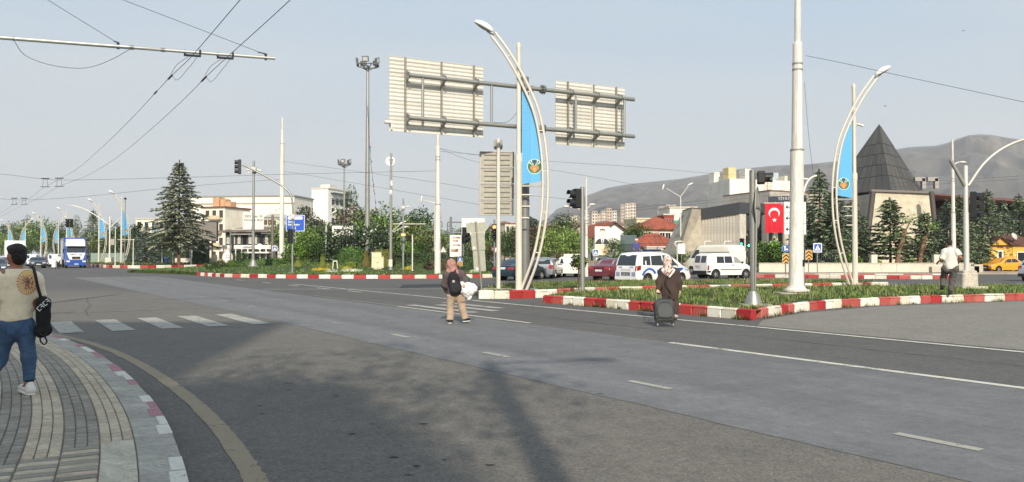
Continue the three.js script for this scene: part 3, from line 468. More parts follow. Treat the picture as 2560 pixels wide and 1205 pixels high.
// museum-like hall with the pyramid roof
{
const o = thing('pyramid_hall', 'stone hall under a dark metal pyramid roof behind the spruces', 'hall');
const P = (x, y, d) => at(x, y, d), ax = P(2198, 310, 103), fr = P(2226, 476, 90), rt = P(2316, 456, 101), lf = P(2070, 468, 100), bk = V(rt.x + lf.x - fr.x, rt.y, rt.z + lf.z - fr.z);
const yb = 9.2; for (const p of [fr, rt, lf, bk]) p.y = yb;
const pm = ['#57534a', '#504c44', '#5d584e', '#4c4840', '#5a5447'].map((c) => mat(c, 0.5, 0.45)), r = rng(5);
const core = part('pyramid_roof', solid([[ax, fr, rt], [ax, rt, bk], [ax, bk, lf], [ax, lf, fr], [fr, lf, bk, rt]]), mat('#33322f', 0.7), o);
for (const [p, q] of [[lf, fr], [fr, rt]]) {
const n = p === lf ? 9 : 7, nor = q.clone().sub(p).cross(ax.clone().sub(p)).normalize(), rows = [0, 0.2, 0.36, 0.52, 0.68, 0.97];
for (let i = 0; i < n; i++) for (let j = 0; j < 5; j++) {
if (j === 4 && i % 2) continue; const wide = j === 4 ? 2 : 1;
const a = p.clone().lerp(q, (i + 0.04) / n), b = p.clone().lerp(q, Math.min(1, (i + wide - 0.04) / n)), c = [a.clone().lerp(ax, rows[j] + 0.006), b.clone().lerp(ax, rows[j] + 0.006), b.clone().lerp(ax, rows[j + 1] - 0.006), a.clone().lerp(ax, rows[j + 1] - 0.006)], up = c.map((v) => v.clone().addScaledVector(nor, 0.025 + r() * 0.02));
part('roof_panel', prism(c, up), pm[Math.floor(r() * 5)], core);
}
}
const tr = (pts, y) => pts.map(([x, d]) => V(GX(x, d), y, -d));
part('stone_wall', prism(tr([[2158, 88], [2350, 91], [2350, 104], [2150, 104]], 0), tr([[2184, 89], [2330, 92], [2330, 103], [2170, 103]], 8.9)), stoneM('#e3dcc8'), o);
part('roof_edge', prism(tr([[2180, 88.6], [2333, 91.6], [2333, 104], [2166, 104]], 8.9), tr([[2180, 88.6], [2333, 91.6], [2333, 104], [2166, 104]], 9.15)), mat('#77706a', 0.7), o);
part('side_wall', prism(tr([[2110, 96], [2161, 89.5], [2161, 104], [2110, 104]], 0), tr([[2124, 96.5], [2182, 90], [2182, 104], [2124, 104]], 8.8)), stoneM('#b3b0a8'), o);
for (const [a, b] of [[2159, 2184], [2349, 2330]]) part('dark_frame', bar(V(GX(a, 87.8), 0, -87.8), V(GX(b, 88.9), 8.9, -88.9), 0.32, 4), mat('#4a4540', 0.7), o);
const w0 = GX(2330, 98), w1 = GX(2640, 104);
part('wing_wall', boxUV(box(w1 - w0, 7.4, 16, (w0 + w1) / 2, 3.7, -109)), plaster('#b9b3a8'), o);
for (let i = 0; i < 9; i++) win(o, w0 + (w1 - w0) * (i + 0.5) / 9, 6.2, -100.95, (w1 - w0) / 9 - 0.35, 2.1, 0, frameDark, glassBlue, 2);
const rr = part('wing_roof', prism([V(GX(2225, 96), 9.16, -93), V(w1 + 1, 7.9, -100.2), V(w1 + 1, 7.9, -118), V(w0 - 3, 9.1, -118)], [V(GX(2290, 98), 9.7, -99), V(w1 + 1, 9.0, -106), V(w1 + 1, 9.0, -112), V(w0 - 2, 9.9, -112)]), tileRoof('#8d5a50'), o);
for (const [px, py] of [[2308, 455], [2340, 455]]) { const p = P(px, py, 99); part('vent', [box(0.5, 1.3, 0.5, p.x, p.y - 0.2, p.z), box(1.3, 0.5, 0.5, p.x - 0.5, p.y + 0.35, p.z)], mat('#9a9892', 0.5, 0.4), o); }
}
function gabledHouse(name, label, px0, px1, apexY, eaveY, d, turn, deep, colWall, colRoof, wins) {
const w = (px1 - px0) / F * d, e = HY(eaveY, d), a = HY(apexY, d), o = thing(name, label, 'house', [GX((px0 + px1) / 2, d), 0, -d], turn);
const s = poly([[-w / 2, 0], [w / 2, 0], [w / 2, e], [0, a], [-w / 2, e]]);
part('wall', boxUV(extr(s, deep).translate(0, 0, -deep / 2)), plaster(colWall), o);
const rf = part('roof', mv(gable(w, a - e, deep, 0.55, 0.18), 0, e, -deep / 2), tileRoof(colRoof), o);
part('barge_board', [box(0.12, 0.3, 0.12, 0, 0, 0)].map(() => bar(V(-w / 2 - 0.6, e - 0.35, 0.6), V(0, a + 0.05, 0.6), 0.12, 4)).concat([bar(V(w / 2 + 0.6, e - 0.35, 0.6), V(0, a + 0.05, 0.6), 0.12, 4)]), mat('#5b4438', 0.8), rf);
for (const [u, v, ww, hh] of wins) win(o, u * w, v * e, 0.02, ww, hh, 0, mat('#b59a6a', 0.7), mat('#3a2c22', 0.3));
return [o, w, e, a];
}
{
const [o, w, e, a] = gabledHouse('house', 'white gabled house with orange tiled roof and a tall portrait banner', 1487, 1583, 556, 590, 128, 0.17, 13, '#f1efe9', '#b5603f', [[0.13, 0.62, 0.5, 0.75], [0.36, 0.62, 0.5, 0.75]]);
for (const z of [-2, -5, -8, -11]) for (const y of [1.3, 3.6]) win(o, -w / 2 - 0.02, y, z, 0.8, 1.3, -PI / 2, frameDark, glassDark, 2);
part('storey_line', box(w + 0.1, 0.12, 0.1, 0, e * 0.5, 0.05), mat('#a9a297', 0.8), o);
const b = thing('portrait_banner', 'banner with a man in dark suit and tie on the white house wall', 'banner', at(1506, 602, 126.9), 0.17);
const pt = canvasTex(512, 900, (c, W, H) => { c.fillStyle = '#ece9e0'; c.fillRect(0, 0, W, H); c.fillStyle = '#3d3f41'; c.beginPath(); c.moveTo(0, 560); c.quadraticCurveTo(30, 420, 190, 370); c.lineTo(330, 370); c.quadraticCurveTo(480, 420, 512, 560); c.fill(); c.fillStyle = '#e8e5dd'; c.beginPath(); c.moveTo(195, 370); c.lineTo(325, 370); c.lineTo(275, 560); c.lineTo(240, 560); c.fill(); c.fillStyle = '#4a4c4e'; c.fillRect(247, 405, 26, 150); c.fillStyle = '#d8cfc2'; c.beginPath(); c.ellipse(258, 225, 88, 135, 0, 0, 7); c.fill(); c.fillStyle = '#6a6864'; c.beginPath(); c.ellipse(258, 120, 105, 62, 0, PI, 0); c.fill(); c.fillRect(160, 105, 26, 60); c.fillRect(332, 105, 26, 60); c.fillStyle = '#8d867c'; c.fillRect(205, 200, 36, 8); c.fillRect(275, 200, 36, 8); c.fillRect(230, 300, 56, 7); c.fillStyle = '#e6d9b8'; c.fillRect(20, 575, 470, 320); c.fillStyle = '#d9b89a'; c.beginPath(); c.ellipse(330, 780, 120, 80, 0.4, 0, 7); c.fill(); c.fillStyle = '#b9a890'; for (let i = 0; i < 4; i++) c.fillRect(90, 630 + i * 32, 220 - i * 30, 8); });
part('print', face(2.5, 4.6), mat('#ffffff', 0.8, 0, { map: pt }), b); part('backing', box(2.54, 4.64, 0.05, 0, 0, -0.03), frameWhite, b);
}
{
const d = 128, w = (1716 - 1604) / F * d, e = HY(573, d), o = thing('house', 'low white house with hipped orange roof beside the sloped stone buttress', 'house', [GX(1660, d), 0, -d], 0.2);
part('wall', walls(w, e, 7, -w / 2), plaster('#e9e5da'), o); const hr = part('roof', hip(w, 7, 2.1, 0.6), tileRoof('#b8644a'), o); hr.position.set(0, e + 0.1, -3.5);
part('porch', boxUV(box(2.2, 1.9, 0.3, -2.0, e - 1.3, 0.1)), plaster('#bfae9c'), o); for (const x of [-2.4, -0.3, 0.7]) win(o, x, e - 1.2, x < -2 ? 0.27 : 0.02, 0.8, 1.2, 0, frameWhite, glassDark, 2);
const q = thing('house', 'single storey porch house with orange roof and arched windows', 'house', [GX(1640, 112), 0, -112], 0.12);
part('wall', walls(6.8, 2.9, 5, -3.2, 0, 0), plaster('#b9aba4'), q); const h = part('roof', hip(6.8, 5, 1.9, 0.6), tileRoof('#ad5f48'), q); h.position.set(0.2, 2.95, -2.5);
for (const x of [-2.2, -0.7, 0.9, 2.4]) { const f = win(q, x, 1.5, 0.02, 0.6, 1.1, 0, frameWhite, glassDark); part('arch', mv(new THREE.CylinderGeometry(0.3, 0.3, 0.1, 16, 1, false, -PI / 2, PI), 0, 0.56, 0.01, PI / 2), glassDark, f); }
}
function block(name, label, px0, px1, y0, d, deep, col, turn, nx, ny, opt = {}) {
const w = (px1 - px0) / F * d, h = HY(y0, d) - (opt.base ?? 0), o = thing(name, label, opt.cat || 'building', [GX((px0 + px1) / 2, d), opt.base ?? 0, -d], turn, opt.group);
part('wall', walls(w, h, deep, -w / 2), plaster(col), o); part('roof', box(w + 0.5, 0.35, deep + 0.5, 0, h + 0.17, -deep / 2), opt.roof || mat('#b9b2a2', 0.8), o);
const fh = h / ny; for (let i = 0; i < nx; i++) for (let j = 0; j < ny; j++) if (!opt.skip?.(i, j)) win(o, -w / 2 + w * (i + 0.5) / nx, fh * (j + 0.55), 0.02, w / nx * (opt.ww || 0.5), fh * (opt.wh || 0.5), 0, opt.fm || frameWhite, opt.gm || glassDark, opt.mull || 1);
if (opt.side) for (let i = 0; i < opt.side; i++) for (let j = 0; j < ny; j++) win(o, (turn < 0 ? -1 : 1) * (w / 2 + 0.02), fh * (j + 0.55), -deep * (i + 0.5) / opt.side, deep / opt.side * 0.5, fh * 0.45, (turn < 0 ? -1 : 1) * PI / 2, opt.fm || frameWhite, opt.gm || glassDark);
return [o, w, h];
}
{ // cream block and balcony block behind the shop pavilion, white tower
const [o, w, h] = block('long_building', 'long cream building with one row of small dark windows behind the pavilion', 470, 740, 492, 215, 14, '#efe9dc', -0.12, 12, 4, { skip: (i, j) => j !== 2, ww: 0.22, wh: 0.42, roof: mat('#8f8d86', 0.8) });
part('cornice', box(w + 0.3, 0.3, 0.3, 0, h * 0.9, 0.12), mat('#b9ae95', 0.8), o);
const [b, bw, bh] = block('apartment_building', 'cream balcony building with brown eaves beside the grey screen', 505, 566, 520, 172, 9, '#ebe3d2', -0.3, 3, 4, { ww: 0.55, wh: 0.55, gm: mat('#4a3c33', 0.5), side: 3, roof: mat('#6d5348', 0.8) });
for (let j = 0; j < 4; j++) part('balcony', [box(bw * 0.6, 0.12, 1.1, bw * 0.1, j * bh / 4 + 0.5, 0.55), box(bw * 0.6, 0.8, 0.08, bw * 0.1, j * bh / 4 + 0.9, 1.08)], plaster('#cbbd9f'), b);
for (const [x, ww, hh] of [[-1.2, 1.7, 2.2], [0.6, 1.3, 1.8], [1.9, 1.6, 1.2]]) part('roof_room', boxUV(box(ww, hh, 2, x, bh + hh / 2 + 0.3, -3)), plaster('#c99f7c'), b);
const [t, tw, th] = block('office_tower', 'white tower with a windowless front and glass bands on its flank', 776, 822, 472, 250, 14, '#ebe9e3', -0.27, 1, 1, { skip: () => true, roof: mat('#c9c6bd', 0.8) });
part('roof_room', boxUV(box(3.4, 1.4, 5, 0.5, th + 0.9, -5)), plaster('#d3d0c8'), t);
for (let j = 0; j < 6; j++) for (let i = 0; i < 4; i++) win(t, tw / 2 + 0.03, 3 + j * (th - 5) / 5.6, -3 - i * 2.9, 1.8, 2.2, PI / 2, frameWhite, j > 3 ? mat('#35514f', 0.15) : glassBlue);
part('sunshade', [box(1.2, 0.25, 12, tw / 2 + 0.6, th - 1.2, -7.5), box(0.9, 0.2, 11, tw / 2 + 0.4, th - 3.4, -7.5)], mat('#5c6a66', 0.5), t);
}
{ // shop pavilion with curved roof, white columns, name band
const d = 132, o = thing('shop_pavilion', 'two-storey glass pavilion with white columns, name band and grey roof', 'pavilion', [GX(640, d), 0, -d], -0.05), k = d / F, w = 170 * k, h = HY(588, d);
const y1 = 5.6; part('wall', walls(w, y1, 9, -w / 2, 0, -1.2), mat('#4a4b4a', 0.5), o);
for (let i = 0; i < 12; i++) win(o, -w / 2 + w * (i + 0.5) / 12, 4.3, -1.18, w / 12 - 0.35, 1.9, 0, frameDark, glassDark);
for (const i of [0, 1, 2, 4, 5, 7, 8, 10]) { const bl = []; for (let j = 0; j < 8; j++) bl.push(box(w / 12 - 0.42, 0.15, 0.04, -w / 2 + w * (i + 0.5) / 12, 3.65 + j * 0.2, -1.05, 0.3)); part('blind', bl, mat('#d8d4c8', 0.8), o); }
for (let i = 0; i < 6; i++) win(o, -w / 2 + w * (i + 0.5) / 6, 1.3, -1.18, w / 6 - 0.5, 2.1, 0, frameDark, mat('#3c443c', 0.2), 2);
for (let i = 0; i < 11; i++) part('column', lathe([[0.13, 0], [0.11, 0.1], [0.11, 2.7], [0.14, 2.85]], 10), frameWhite, o).position.set(-w / 2 + w * (i + 0.3) / 11, 0, 0.4);
part('name_band', box(w * 0.98, 0.62, 0.3, 0, 3.05, 0.42), mat('#e2e0d8', 0.6), o);
const g1 = part('lettering', text('nelson', 0.34, 0.05), mat('#4a4d4f', 0.6), o); g1.position.set(-1.2, 3.05, 0.58);
const g2 = part('lettering', text('restaurant', 0.22, 0.05), mat('#4a4d4f', 0.6), o); g2.position.set(3.4, 3.05, 0.58);
part('round_logo', cyl(0.5, 0.5, 0.1, 0.85, 3.1, 0.62, 24, PI / 2), mat('#efeee8', 0.5), o);
const rf = part('roof', hip(w * 1.02, 10, 1.4, 0.9), mat('#8c8378', 0.7, 0, { map: rep(T.roof, 3) }), o); rf.position.set(0, y1 + 0.1, -5.5);
part('lantern_room', walls(5.2, 1.5, 4, -0.4, y1 + 0.9, -3.4), plaster('#cfcac0'), o); win(o, 1.1, y1 + 1.75, -3.38, 2.2, 0.9, 0, frameWhite, mat('#5b4a3c', 0.3), 3);
part('lantern_roof', new THREE.CylinderGeometry(1.7, 1.7, 3.6, 20, 1, false, -PI / 2, PI).rotateX(-PI / 2).scale(1.3, 0.55, 1).translate(2.2, y1 + 2.35, -5.0), mat('#a9a69d', 0.5), o);
for (const x of [-3.8, -2.2, -0.6]) part('entrance_canopy', box(1.5, 0.25, 1.4, x + 2.6, 2.1, 0.9), mat('#d9d7d0', 0.6), o);
const s = thing('advertising_screen', 'big grey blank advertising screen between the cedar and the pavilion', 'screen', at(487, 578, 126), 0.0);
part('panel', box(7.2, 3.0, 0.35), mat('#77726a', 0.6), s); part('frame', [box(7.4, 0.14, 0.45, 0, 1.55, 0), box(7.4, 0.14, 0.45, 0, -1.55, 0), box(0.14, 3.0, 0.45, -3.65, 0, 0), box(0.14, 3.0, 0.45, 3.65, 0, 0)], trimDark, s);
for (const x of [-2.8, 2.8]) part('leg', cyl(0.14, 0.14, 5, x, -4, -0.1), trimDark, s);
const hw = thing('clipped_hedge_wall', 'tall clipped green hedge wall with a white base beside the cedar trunk', 'hedge', at(440, 648, 116), 0);
scene.userData.hedgeWall = hw;
const cw = thing('garden_wall', 'low white garden wall under the advertising screen', 'wall', [GX(492, 118), 0.1, -118], 0.05);
part('panel', boxUV(box(5.4, 1.1, 0.2, -0.5, 0.55, 0)), plaster('#d5d0c6'), cw); part('pillar', [boxUV(box(0.7, 1.6, 0.5, 2.6, 0.8, 0))], plaster('#c9c3b6'), cw);
const lg = thing('round_sign', 'white round sign on a dark gate post by the hedge', 'sign', at(505, 606, 117), 0); part('disc', cyl(0.34, 0.34, 0.12, 0, 0, 0.05, 24, PI / 2), mat('#e6e4dc', 0.5), lg); part('ring', new THREE.TorusGeometry(0.2, 0.03, 8, 24).translate(0, 0, 0.12), mat('#6f7572', 0.5), lg); part('post', box(0.5, 2.6, 0.3, 0, -1.4, -0.1), mat('#2f3b30', 0.8), lg);
}
{
const d = 78, o = thing('kiosk', 'yellow clapboard kiosk with brown roof and satellite dish behind the taxi', 'kiosk', [GX(2545, d), 0.16, -d], -0.06);
const w = 5.6; part('wall', walls(w, 2.5, 4, -w / 2, 0, 0), mat('#c9a044', 0.8, 0, { map: rep(T.plaster, 2) }), o);
for (let j = 0; j < 9; j++) { const y = 0.14 + j * 0.27; for (const [x0, x1] of [[-2.8, -2.05], [-1.45, -0.9], [-0.55, 2.8]]) part('plank', boxUV(box(x1 - x0 - 0.02, 0.25, 0.05, (x0 + x1) / 2, y, 0.03, -0.05)), mat(['#d9b152', '#cfa649', '#e0bb60'][j % 3], 0.8), o); }
const dr = part('door', box(0.6, 2.0, 0.05, -1.74, 1.0, 0.02), frameWhite, o); part('pane', box(0.3, 1.5, 0.03, -1.74, 1.1, 0.05), glassDark, dr);
win(o, 0.3, 1.2, 0.07, 0.8, 1.1); win(o, 1.7, 1.2, 0.07, 0.9, 1.1, 0, frameWhite, mat('#8d2b3a', 0.4));
const rf = part('roof', hip(w, 4, 0.95, 0.35), tileRoof('#6e4a3c'), o); rf.position.set(0, 2.6, -2);
part('porch_gable', extr(poly([[-0.9, 0], [0.9, 0], [0, 0.75]]), 0.3), mat('#c9a044', 0.8), o).position.set(-1.9, 2.5, 0.25); part('porch_roof', mv(gable(1.8, 0.75, 0.9, 0.15, 0.08), -1.9, 2.52, 0.1), tileRoof('#6e4a3c'), o);
const sd = thing('satellite_dish', 'grey satellite dish on the yellow kiosk roof', 'dish', [GX(2533, d), 3.35, -d + 0.1], 0.5); part('dish', mv(new THREE.SphereGeometry(0.5, 18, 8, 0, 6.29, 0, 0.9), 0, 0, 0, 1.1).translate(0, 0.05, -0.2), mat('#b4b1aa', 0.5, 0, { side: THREE.DoubleSide }), sd); part('arm', [bar(V(0, -0.45, 0), V(0, 0.1, 0), 0.03), bar(V(0, -0.2, 0.05), V(0.05, 0.1, 0.5), 0.015)], trimDark, sd);
}
{
const r = rng(63), hill = scene.userData.hill;
const seen = new Set(), towers = [[1648, 1664, 517, 900], [1666, 1680, 512, 905], [1681, 1691, 512, 905], [1553, 1562, 512, 880], [1564, 1575, 509, 880], [1576, 1590, 508, 880], [1505, 1516, 527, 840], [1517, 1530, 521, 840], [1531, 1543, 527, 850], [1480, 1494, 528, 820], [1494, 1503, 535, 825], [1425, 1436, 543, 780], [1437, 1447, 540, 780], [1450, 1460, 542, 790], [1462, 1474, 530, 800], [1405, 1414, 552, 760], [1388, 1398, 556, 760], [1372, 1382, 560, 760]];
const cols = ['#d8cbbb', '#c9b8a6', '#e0d6c8', '#cdb9a9'];
for (const [a, b, y, d] of towers) { const tone = Math.floor(r() * 4), base = clamp(HY(y + 34, d), 3, 400); block('apartment_tower', `${y < 511 ? 'tallest' : y < 515 ? 'high' : y < 524 ? 'tall' : y < 529 ? 'mid-height' : y < 545 ? 'lower' : 'lowest'} ${b - a > 12 ? 'broad' : b - a > 9.5 ? 'narrow' : 'slim'} ${['tan', 'brownish', 'ivory', 'rosy'][tone]} apartment tower on the slope ${a > 1640 ? 'beside the twin lamp' : a > 1550 ? 'above the porch house' : a > 1490 ? 'above the gabled roof' : a > 1440 ? 'behind the hooded signal' : 'over the white container'}`, a, b, y, d, (b - a) / F * d * 0.7, cols[tone], 0.25 + r() * 0.2, 2, 6, { cat: 'apartment block', group: 'apartment towers on the slope', base: base - 6, side: 0, fm: mat('#b9aa9c', 0.8), ww: 0.5 }); }
for (let i = 0; i < 46; i++) {
const px = 1255 + r() * 480, d = 330 + r() * 380, w = 9 + r() * 9, h = 5 + r() * 7, c = cols[Math.floor(r() * 4)], x = GX(px, d), ty = 568 + r() * 30 - (d - 330) * 0.04; const y = HY(ty, d) - h;
const rc = r() < 0.6, where = px < 1330 ? 'behind the gantry post' : px < 1400 ? 'over the sail lamp bow' : px < 1465 ? 'behind the hooded signal' : px < 1560 ? 'over the white gabled house' : px < 1640 ? 'over the porch house' : 'beside the sloped buttress'; const lab = `${w > 14 ? 'wide' : w > 11 ? 'medium' : 'small'} ${h > 9 ? 'tall' : 'low'} ${['cream', 'tan', 'ivory', 'rosy'][cols.indexOf(c)]} house with ${rc ? 'orange' : 'brownish'} roof ${d > 560 ? 'high' : d > 430 ? 'halfway' : 'low'} on the slope ${where}`; if (seen.has(lab)) continue; seen.add(lab); const o = thing('hill_house', lab, 'house', [x, Math.max(-1, y), -d], r() * 0.9, 'houses on the lower slope');
part('wall', walls(w, h, w * 0.8, -w / 2), plaster(c), o); const rf = part('roof', hip(w, w * 0.8, 2.2, 0.5), tileRoof(rc ? '#a9684f' : '#9a7a68'), o); rf.position.set(0, h + 0.1, -w * 0.4);
for (let k = 0; k < 3; k++) win(o, -w / 2 + w * (k + 0.5) / 3, h * 0.6, 0.02, 1.1, 1.4, 0, frameWhite, glassDark);
if (y > 1) part('foundation', box(w * 1.3, 30, w * 1.2, 0, -15.02, -w * 0.4), mat('#8d7f66', 1), o);
}
block('villa', 'cream villa with tall arched windows above the white gabled house', 1590, 1662, 548, 210, 10, '#d6c9a4', 0.2, 6, 2, { ww: 0.45, wh: 0.6, cat: 'villa', roof: mat('#c9bfa5', 0.8) });
block('red_building', 'small red building between the villa and the sloped buttress', 1660, 1686, 538, 185, 6, '#8e3d31', 0.1, 3, 3, { ww: 0.35, wh: 0.5 });
const [bb, bw, bh] = block('white_store', 'white store with a green band behind the stone buttress', 1674, 1742, 520, 190, 9, '#dad7cf', 0.1, 4, 3, { skip: (i, j) => j === 2, ww: 0.6 }); part('green_band', box(bw + 0.1, 1.3, 0.2, 0, bh * 0.72, 0.12), mat('#2f8f78', 0.6), bb);
block('pale_house', 'pale house with red roof beyond the trees by the yellow signal', 1262, 1312, 560, 300, 9, '#d9cdbb', 0.3, 4, 3, { roof: tileRoof('#b0583f') });
block('pale_house', 'cream roofed house behind the cedar lawn by the far lamps', 340, 410, 548, 240, 9, '#e0dac9', 0.1, 4, 3, {});
block('brick_house', 'brown brick house behind the parked truck', 190, 250, 598, 210, 9, '#8d6a55', 0.1, 4, 2, {});
const wb = thing('white_container', 'long white container wall behind the white hatchback', 'container', [GX(1418, 92), 0.1, -92], 0.05); part('wall', boxUV(box(3.4, 1.4, 1.5, 0, 1.0, 0)), plaster('#ded9cc'), wb); part('door', box(0.6, 1.1, 0.05, 0.9, 0.95, 0.76), mat('#c8c3b6', 0.7), wb);
}
// ---------- lamps, masts, signals, signs ----------
const galv = mat('#9a9c98', 0.45, 0.55, { map: rep(T.plaster, 1.2) }), galvDark = mat('#7e817f', 0.5, 0.5), whitePole = mat('#efede6', 0.5, 0, { map: rep(T.concrete, 1.4) }), creamPole = mat('#e6e2d6', 0.5, 0.05, { map: rep(T.concrete, 1.2) }), signBack = mat('#a5a298', 0.6, 0.25, { map: rep(T.plaster, 0.8) }), black = mat('#191b1d', 0.55), blackGloss = mat('#15171a', 0.35), boltM = mat('#5f615f', 0.5, 0.6);
const sailTex = canvasTex(512, 1024, (c, W, H) => {
c.fillStyle = '#55a3d0'; c.fillRect(0, 0, W, H);
c.fillStyle = '#2a6fa5'; for (let y = 4; y < H; y += 15) for (let x = 6; x < W * 0.21; x += 22) c.fillRect(x, y, 11, 4.5);
const ex = 152, ey = 830, R = 76; c.save(); c.translate(ex, ey); c.scale(0.76, 0.76); c.translate(-ex, -ey); c.fillStyle = '#e9ece6'; c.beginPath(); c.arc(ex, ey, 106, 0, 7); c.fill(); c.fillStyle = '#1f6b3e'; c.beginPath(); c.arc(ex, ey, 100, 0, 7); c.fill();
c.fillStyle = '#dfe7df'; for (const a of [-2.5, -2.1, -1.05, -0.64]) { c.beginPath(); c.moveTo(ex, ey); c.lineTo(ex + 100 * Math.cos(a - 0.07), ey + 100 * Math.sin(a - 0.07)); c.lineTo(ex + 100 * Math.cos(a + 0.07), ey + 100 * Math.sin(a + 0.07)); c.fill(); }
c.fillStyle = '#2b3f63'; c.beginPath(); c.moveTo(ex, ey - 100); c.lineTo(ex + 40, ey - 66); c.lineTo(ex, ey - 20); c.lineTo(ex - 40, ey - 66); c.fill();
c.fillStyle = '#e8743f'; c.beginPath(); c.arc(ex - 26, ey + 26, 38, PI, 0); c.arc(ex + 26, ey + 26, 38, PI, 0); c.lineTo(ex, ey + 92); c.closePath(); c.fill(); c.fillStyle = '#f09a6a'; c.beginPath(); c.ellipse(ex, ey + 34, 20, 34, 0, 0, 7); c.fill(); c.restore();
});
const sailM = mat('#ffffff', 0.6, 0, { map: sailTex, side: THREE.DoubleSide });
function sailLamp(label, pos, turn, side = 1) {                           // bow bulging to +x, lamp head reaching to -x
const o = thing('sail_lamp_post', label, 'street lamp', pos, turn, 'lamp posts with a blue sail');
part('mast', [lathe([[0.2, -0.3], [0.2, 0.05], [0.13, 0.08], [0.125, 5.0], [0.14, 5.02], [0.14, 5.35], [0.095, 5.4], [0.085, 9.45], [0.1, 9.47], [0.1, 9.6], [0.05, 9.7], [0, 9.72]], 14)], creamPole, o);
const pts = [[0.18, 0], [0.62, 1.2], [0.92, 2.6], [1.03, 4.1], [0.96, 5.5], [0.7, 6.9], [0.2, 8.1], [-0.42, 9.2], [-1.0, 10.0]].map(([x, y]) => V(x * side, y, 0));
const c = new THREE.CatmullRomCurve3(pts), q = 40, A = [], B = []; for (let i = 0; i <= q; i++) { const p = c.getPointAt(i / q), t = c.getTangentAt(i / q), n = V(t.y, -t.x, 0).multiplyScalar(0.1 * side), z = 0.14 * smooth(i / q, 0.0, 0.15); A.push(p.clone().add(n).add(V(0, 0, z))); B.push(p.clone().sub(n).add(V(0, 0, z))); }
part('bow_tube', tube(A, 0.055, 60), creamPole, o); part('bow_tube', tube(B, 0.055, 60), creamPole, o);
for (const i of [6, 12, 18, 24, 30, 36]) part('tie_rod', bar(A[i], B[i], 0.03, 6), creamPole, o);
const e = c.getPointAt(1), h = part('lamp_head', [lathe([[0, -0.06], [0.2, -0.05], [0.23, 0.0], [0.2, 0.1], [0.1, 0.17], [0, 0.19]], 18).scale(1.9, 1, 0.85)], mat('#d9d8d0', 0.4), o);
h.position.set(e.x - 0.36 * side, e.y + 0.28, 0.14); h.rotation.z = -0.52 * side;
part('glass', sph(0.2, 0, -0.03, 0, 1.55, 0.35, 0.75), mat('#a7a79f', 0.15), h); part('clamp', cyl(0.06, 0.07, 0.3, 0.34 * side, -0.06, 0, 10, 0, 0, PI / 2), galvDark, h);
const s = new THREE.Shape(), lo = 4.15, pt = []; for (let i = 0; i <= 60; i++) { const p = c.getPointAt(i / 60); if (p.y >= lo && p.x * side > 0.2) pt.push([(p.x * side - 0.13), p.y]); }
s.moveTo(0.12, lo); pt.forEach(([x, y]) => s.lineTo(Math.max(x, 0.13), y)); s.lineTo(0.12, pt[pt.length - 1][1]);
const sg = new THREE.ExtrudeGeometry(s, { depth: 0.03, bevelEnabled: false }), p = sg.attributes.position, uv = sg.attributes.uv;
for (let i = 0; i < p.count; i++) { uv.setXY(i, (p.getX(i) - 0.08) / 1.75 / 1.02, (p.getY(i) - lo) / 3.7); p.setX(i, p.getX(i) * side); }
if (side < 0) { const ix = []; for (let i = 0; i < p.count; i += 3) ix.push(i, i + 2, i + 1); sg.setIndex(ix); sg.computeVertexNormals(); for (let i = 0; i < uv.count; i++) uv.setX(i, 0.55 - uv.getX(i)); }
part('sail', sg, sailM, o); part('sail_foot', box(0.92, 0.07, 0.1, 0.55 * side, lo - 0.05, 0.02), galv, o);
const pegs = []; for (const [y, l] of [[3.75, 0.42], [3.3, 0.34], [2.85, 0.28]]) pegs.push(cyl(0.03, 0.03, l, side * (0.12 + l / 2), y, 0, 8, 0, 0, PI / 2)); part('peg', pegs, creamPole, o);
part('base_plate', box(0.5, 0.06, 0.5, 0, 0.03, 0), creamPole, o);
return o;
}
const lampP = at(1297, 722, 30.3); lampP.y = lawnY('rear', lampP.x, lampP.z) - 0.03;
const lampA = sailLamp('tall cream sail lamp post in front of the sign gantry', lampP, 0, 1);
const pB = at(2138, 708, 37.6); pB.y = lawnY('rear', pB.x, pB.z) - 0.03;
const lampB = sailLamp('sail lamp post bowed the other way in front of the pyramid roof', pB, 0, -1);
part('camera', [cyl(0.06, 0.06, 0.3, 0.3, 7.7, 0, 10, 0, 0, PI / 2 - 0.3), box(0.3, 0.06, 0.06, 0.1, 7.75, 0)], whitePole, lampB);
for (const [px, d, s, l] of [[303, 111, 1, 'sail lamp post beside the thin grey pole at the kerb before the cedar'], [247, 127, 1, 'sail lamp post behind the curved signal arm beyond the truck'], [166, 150, 1, 'sail lamp post just behind the truck cab'], [102, 167, 1, 'sail lamp post above the black sedan'], [20, 200, 1, 'sail lamp post over the white lorry roof far down the road'], [63, 192, -1, 'sail lamp post bowed away over the minibus'], [146, 182, -1, 'half hidden sail lamp post between two others behind the truck'], [233, 175, -1, 'sail lamp post low behind the curved signal arm'], [675, 150, -1, 'sail lamp post in front of the shop pavilion columns'], [393, 160, -1, 'sail lamp post half hidden by the cedar branches']]) copyOf(s > 0 ? lampA : lampB, l, [GX(px, d), 0.3, -d], 0.5);

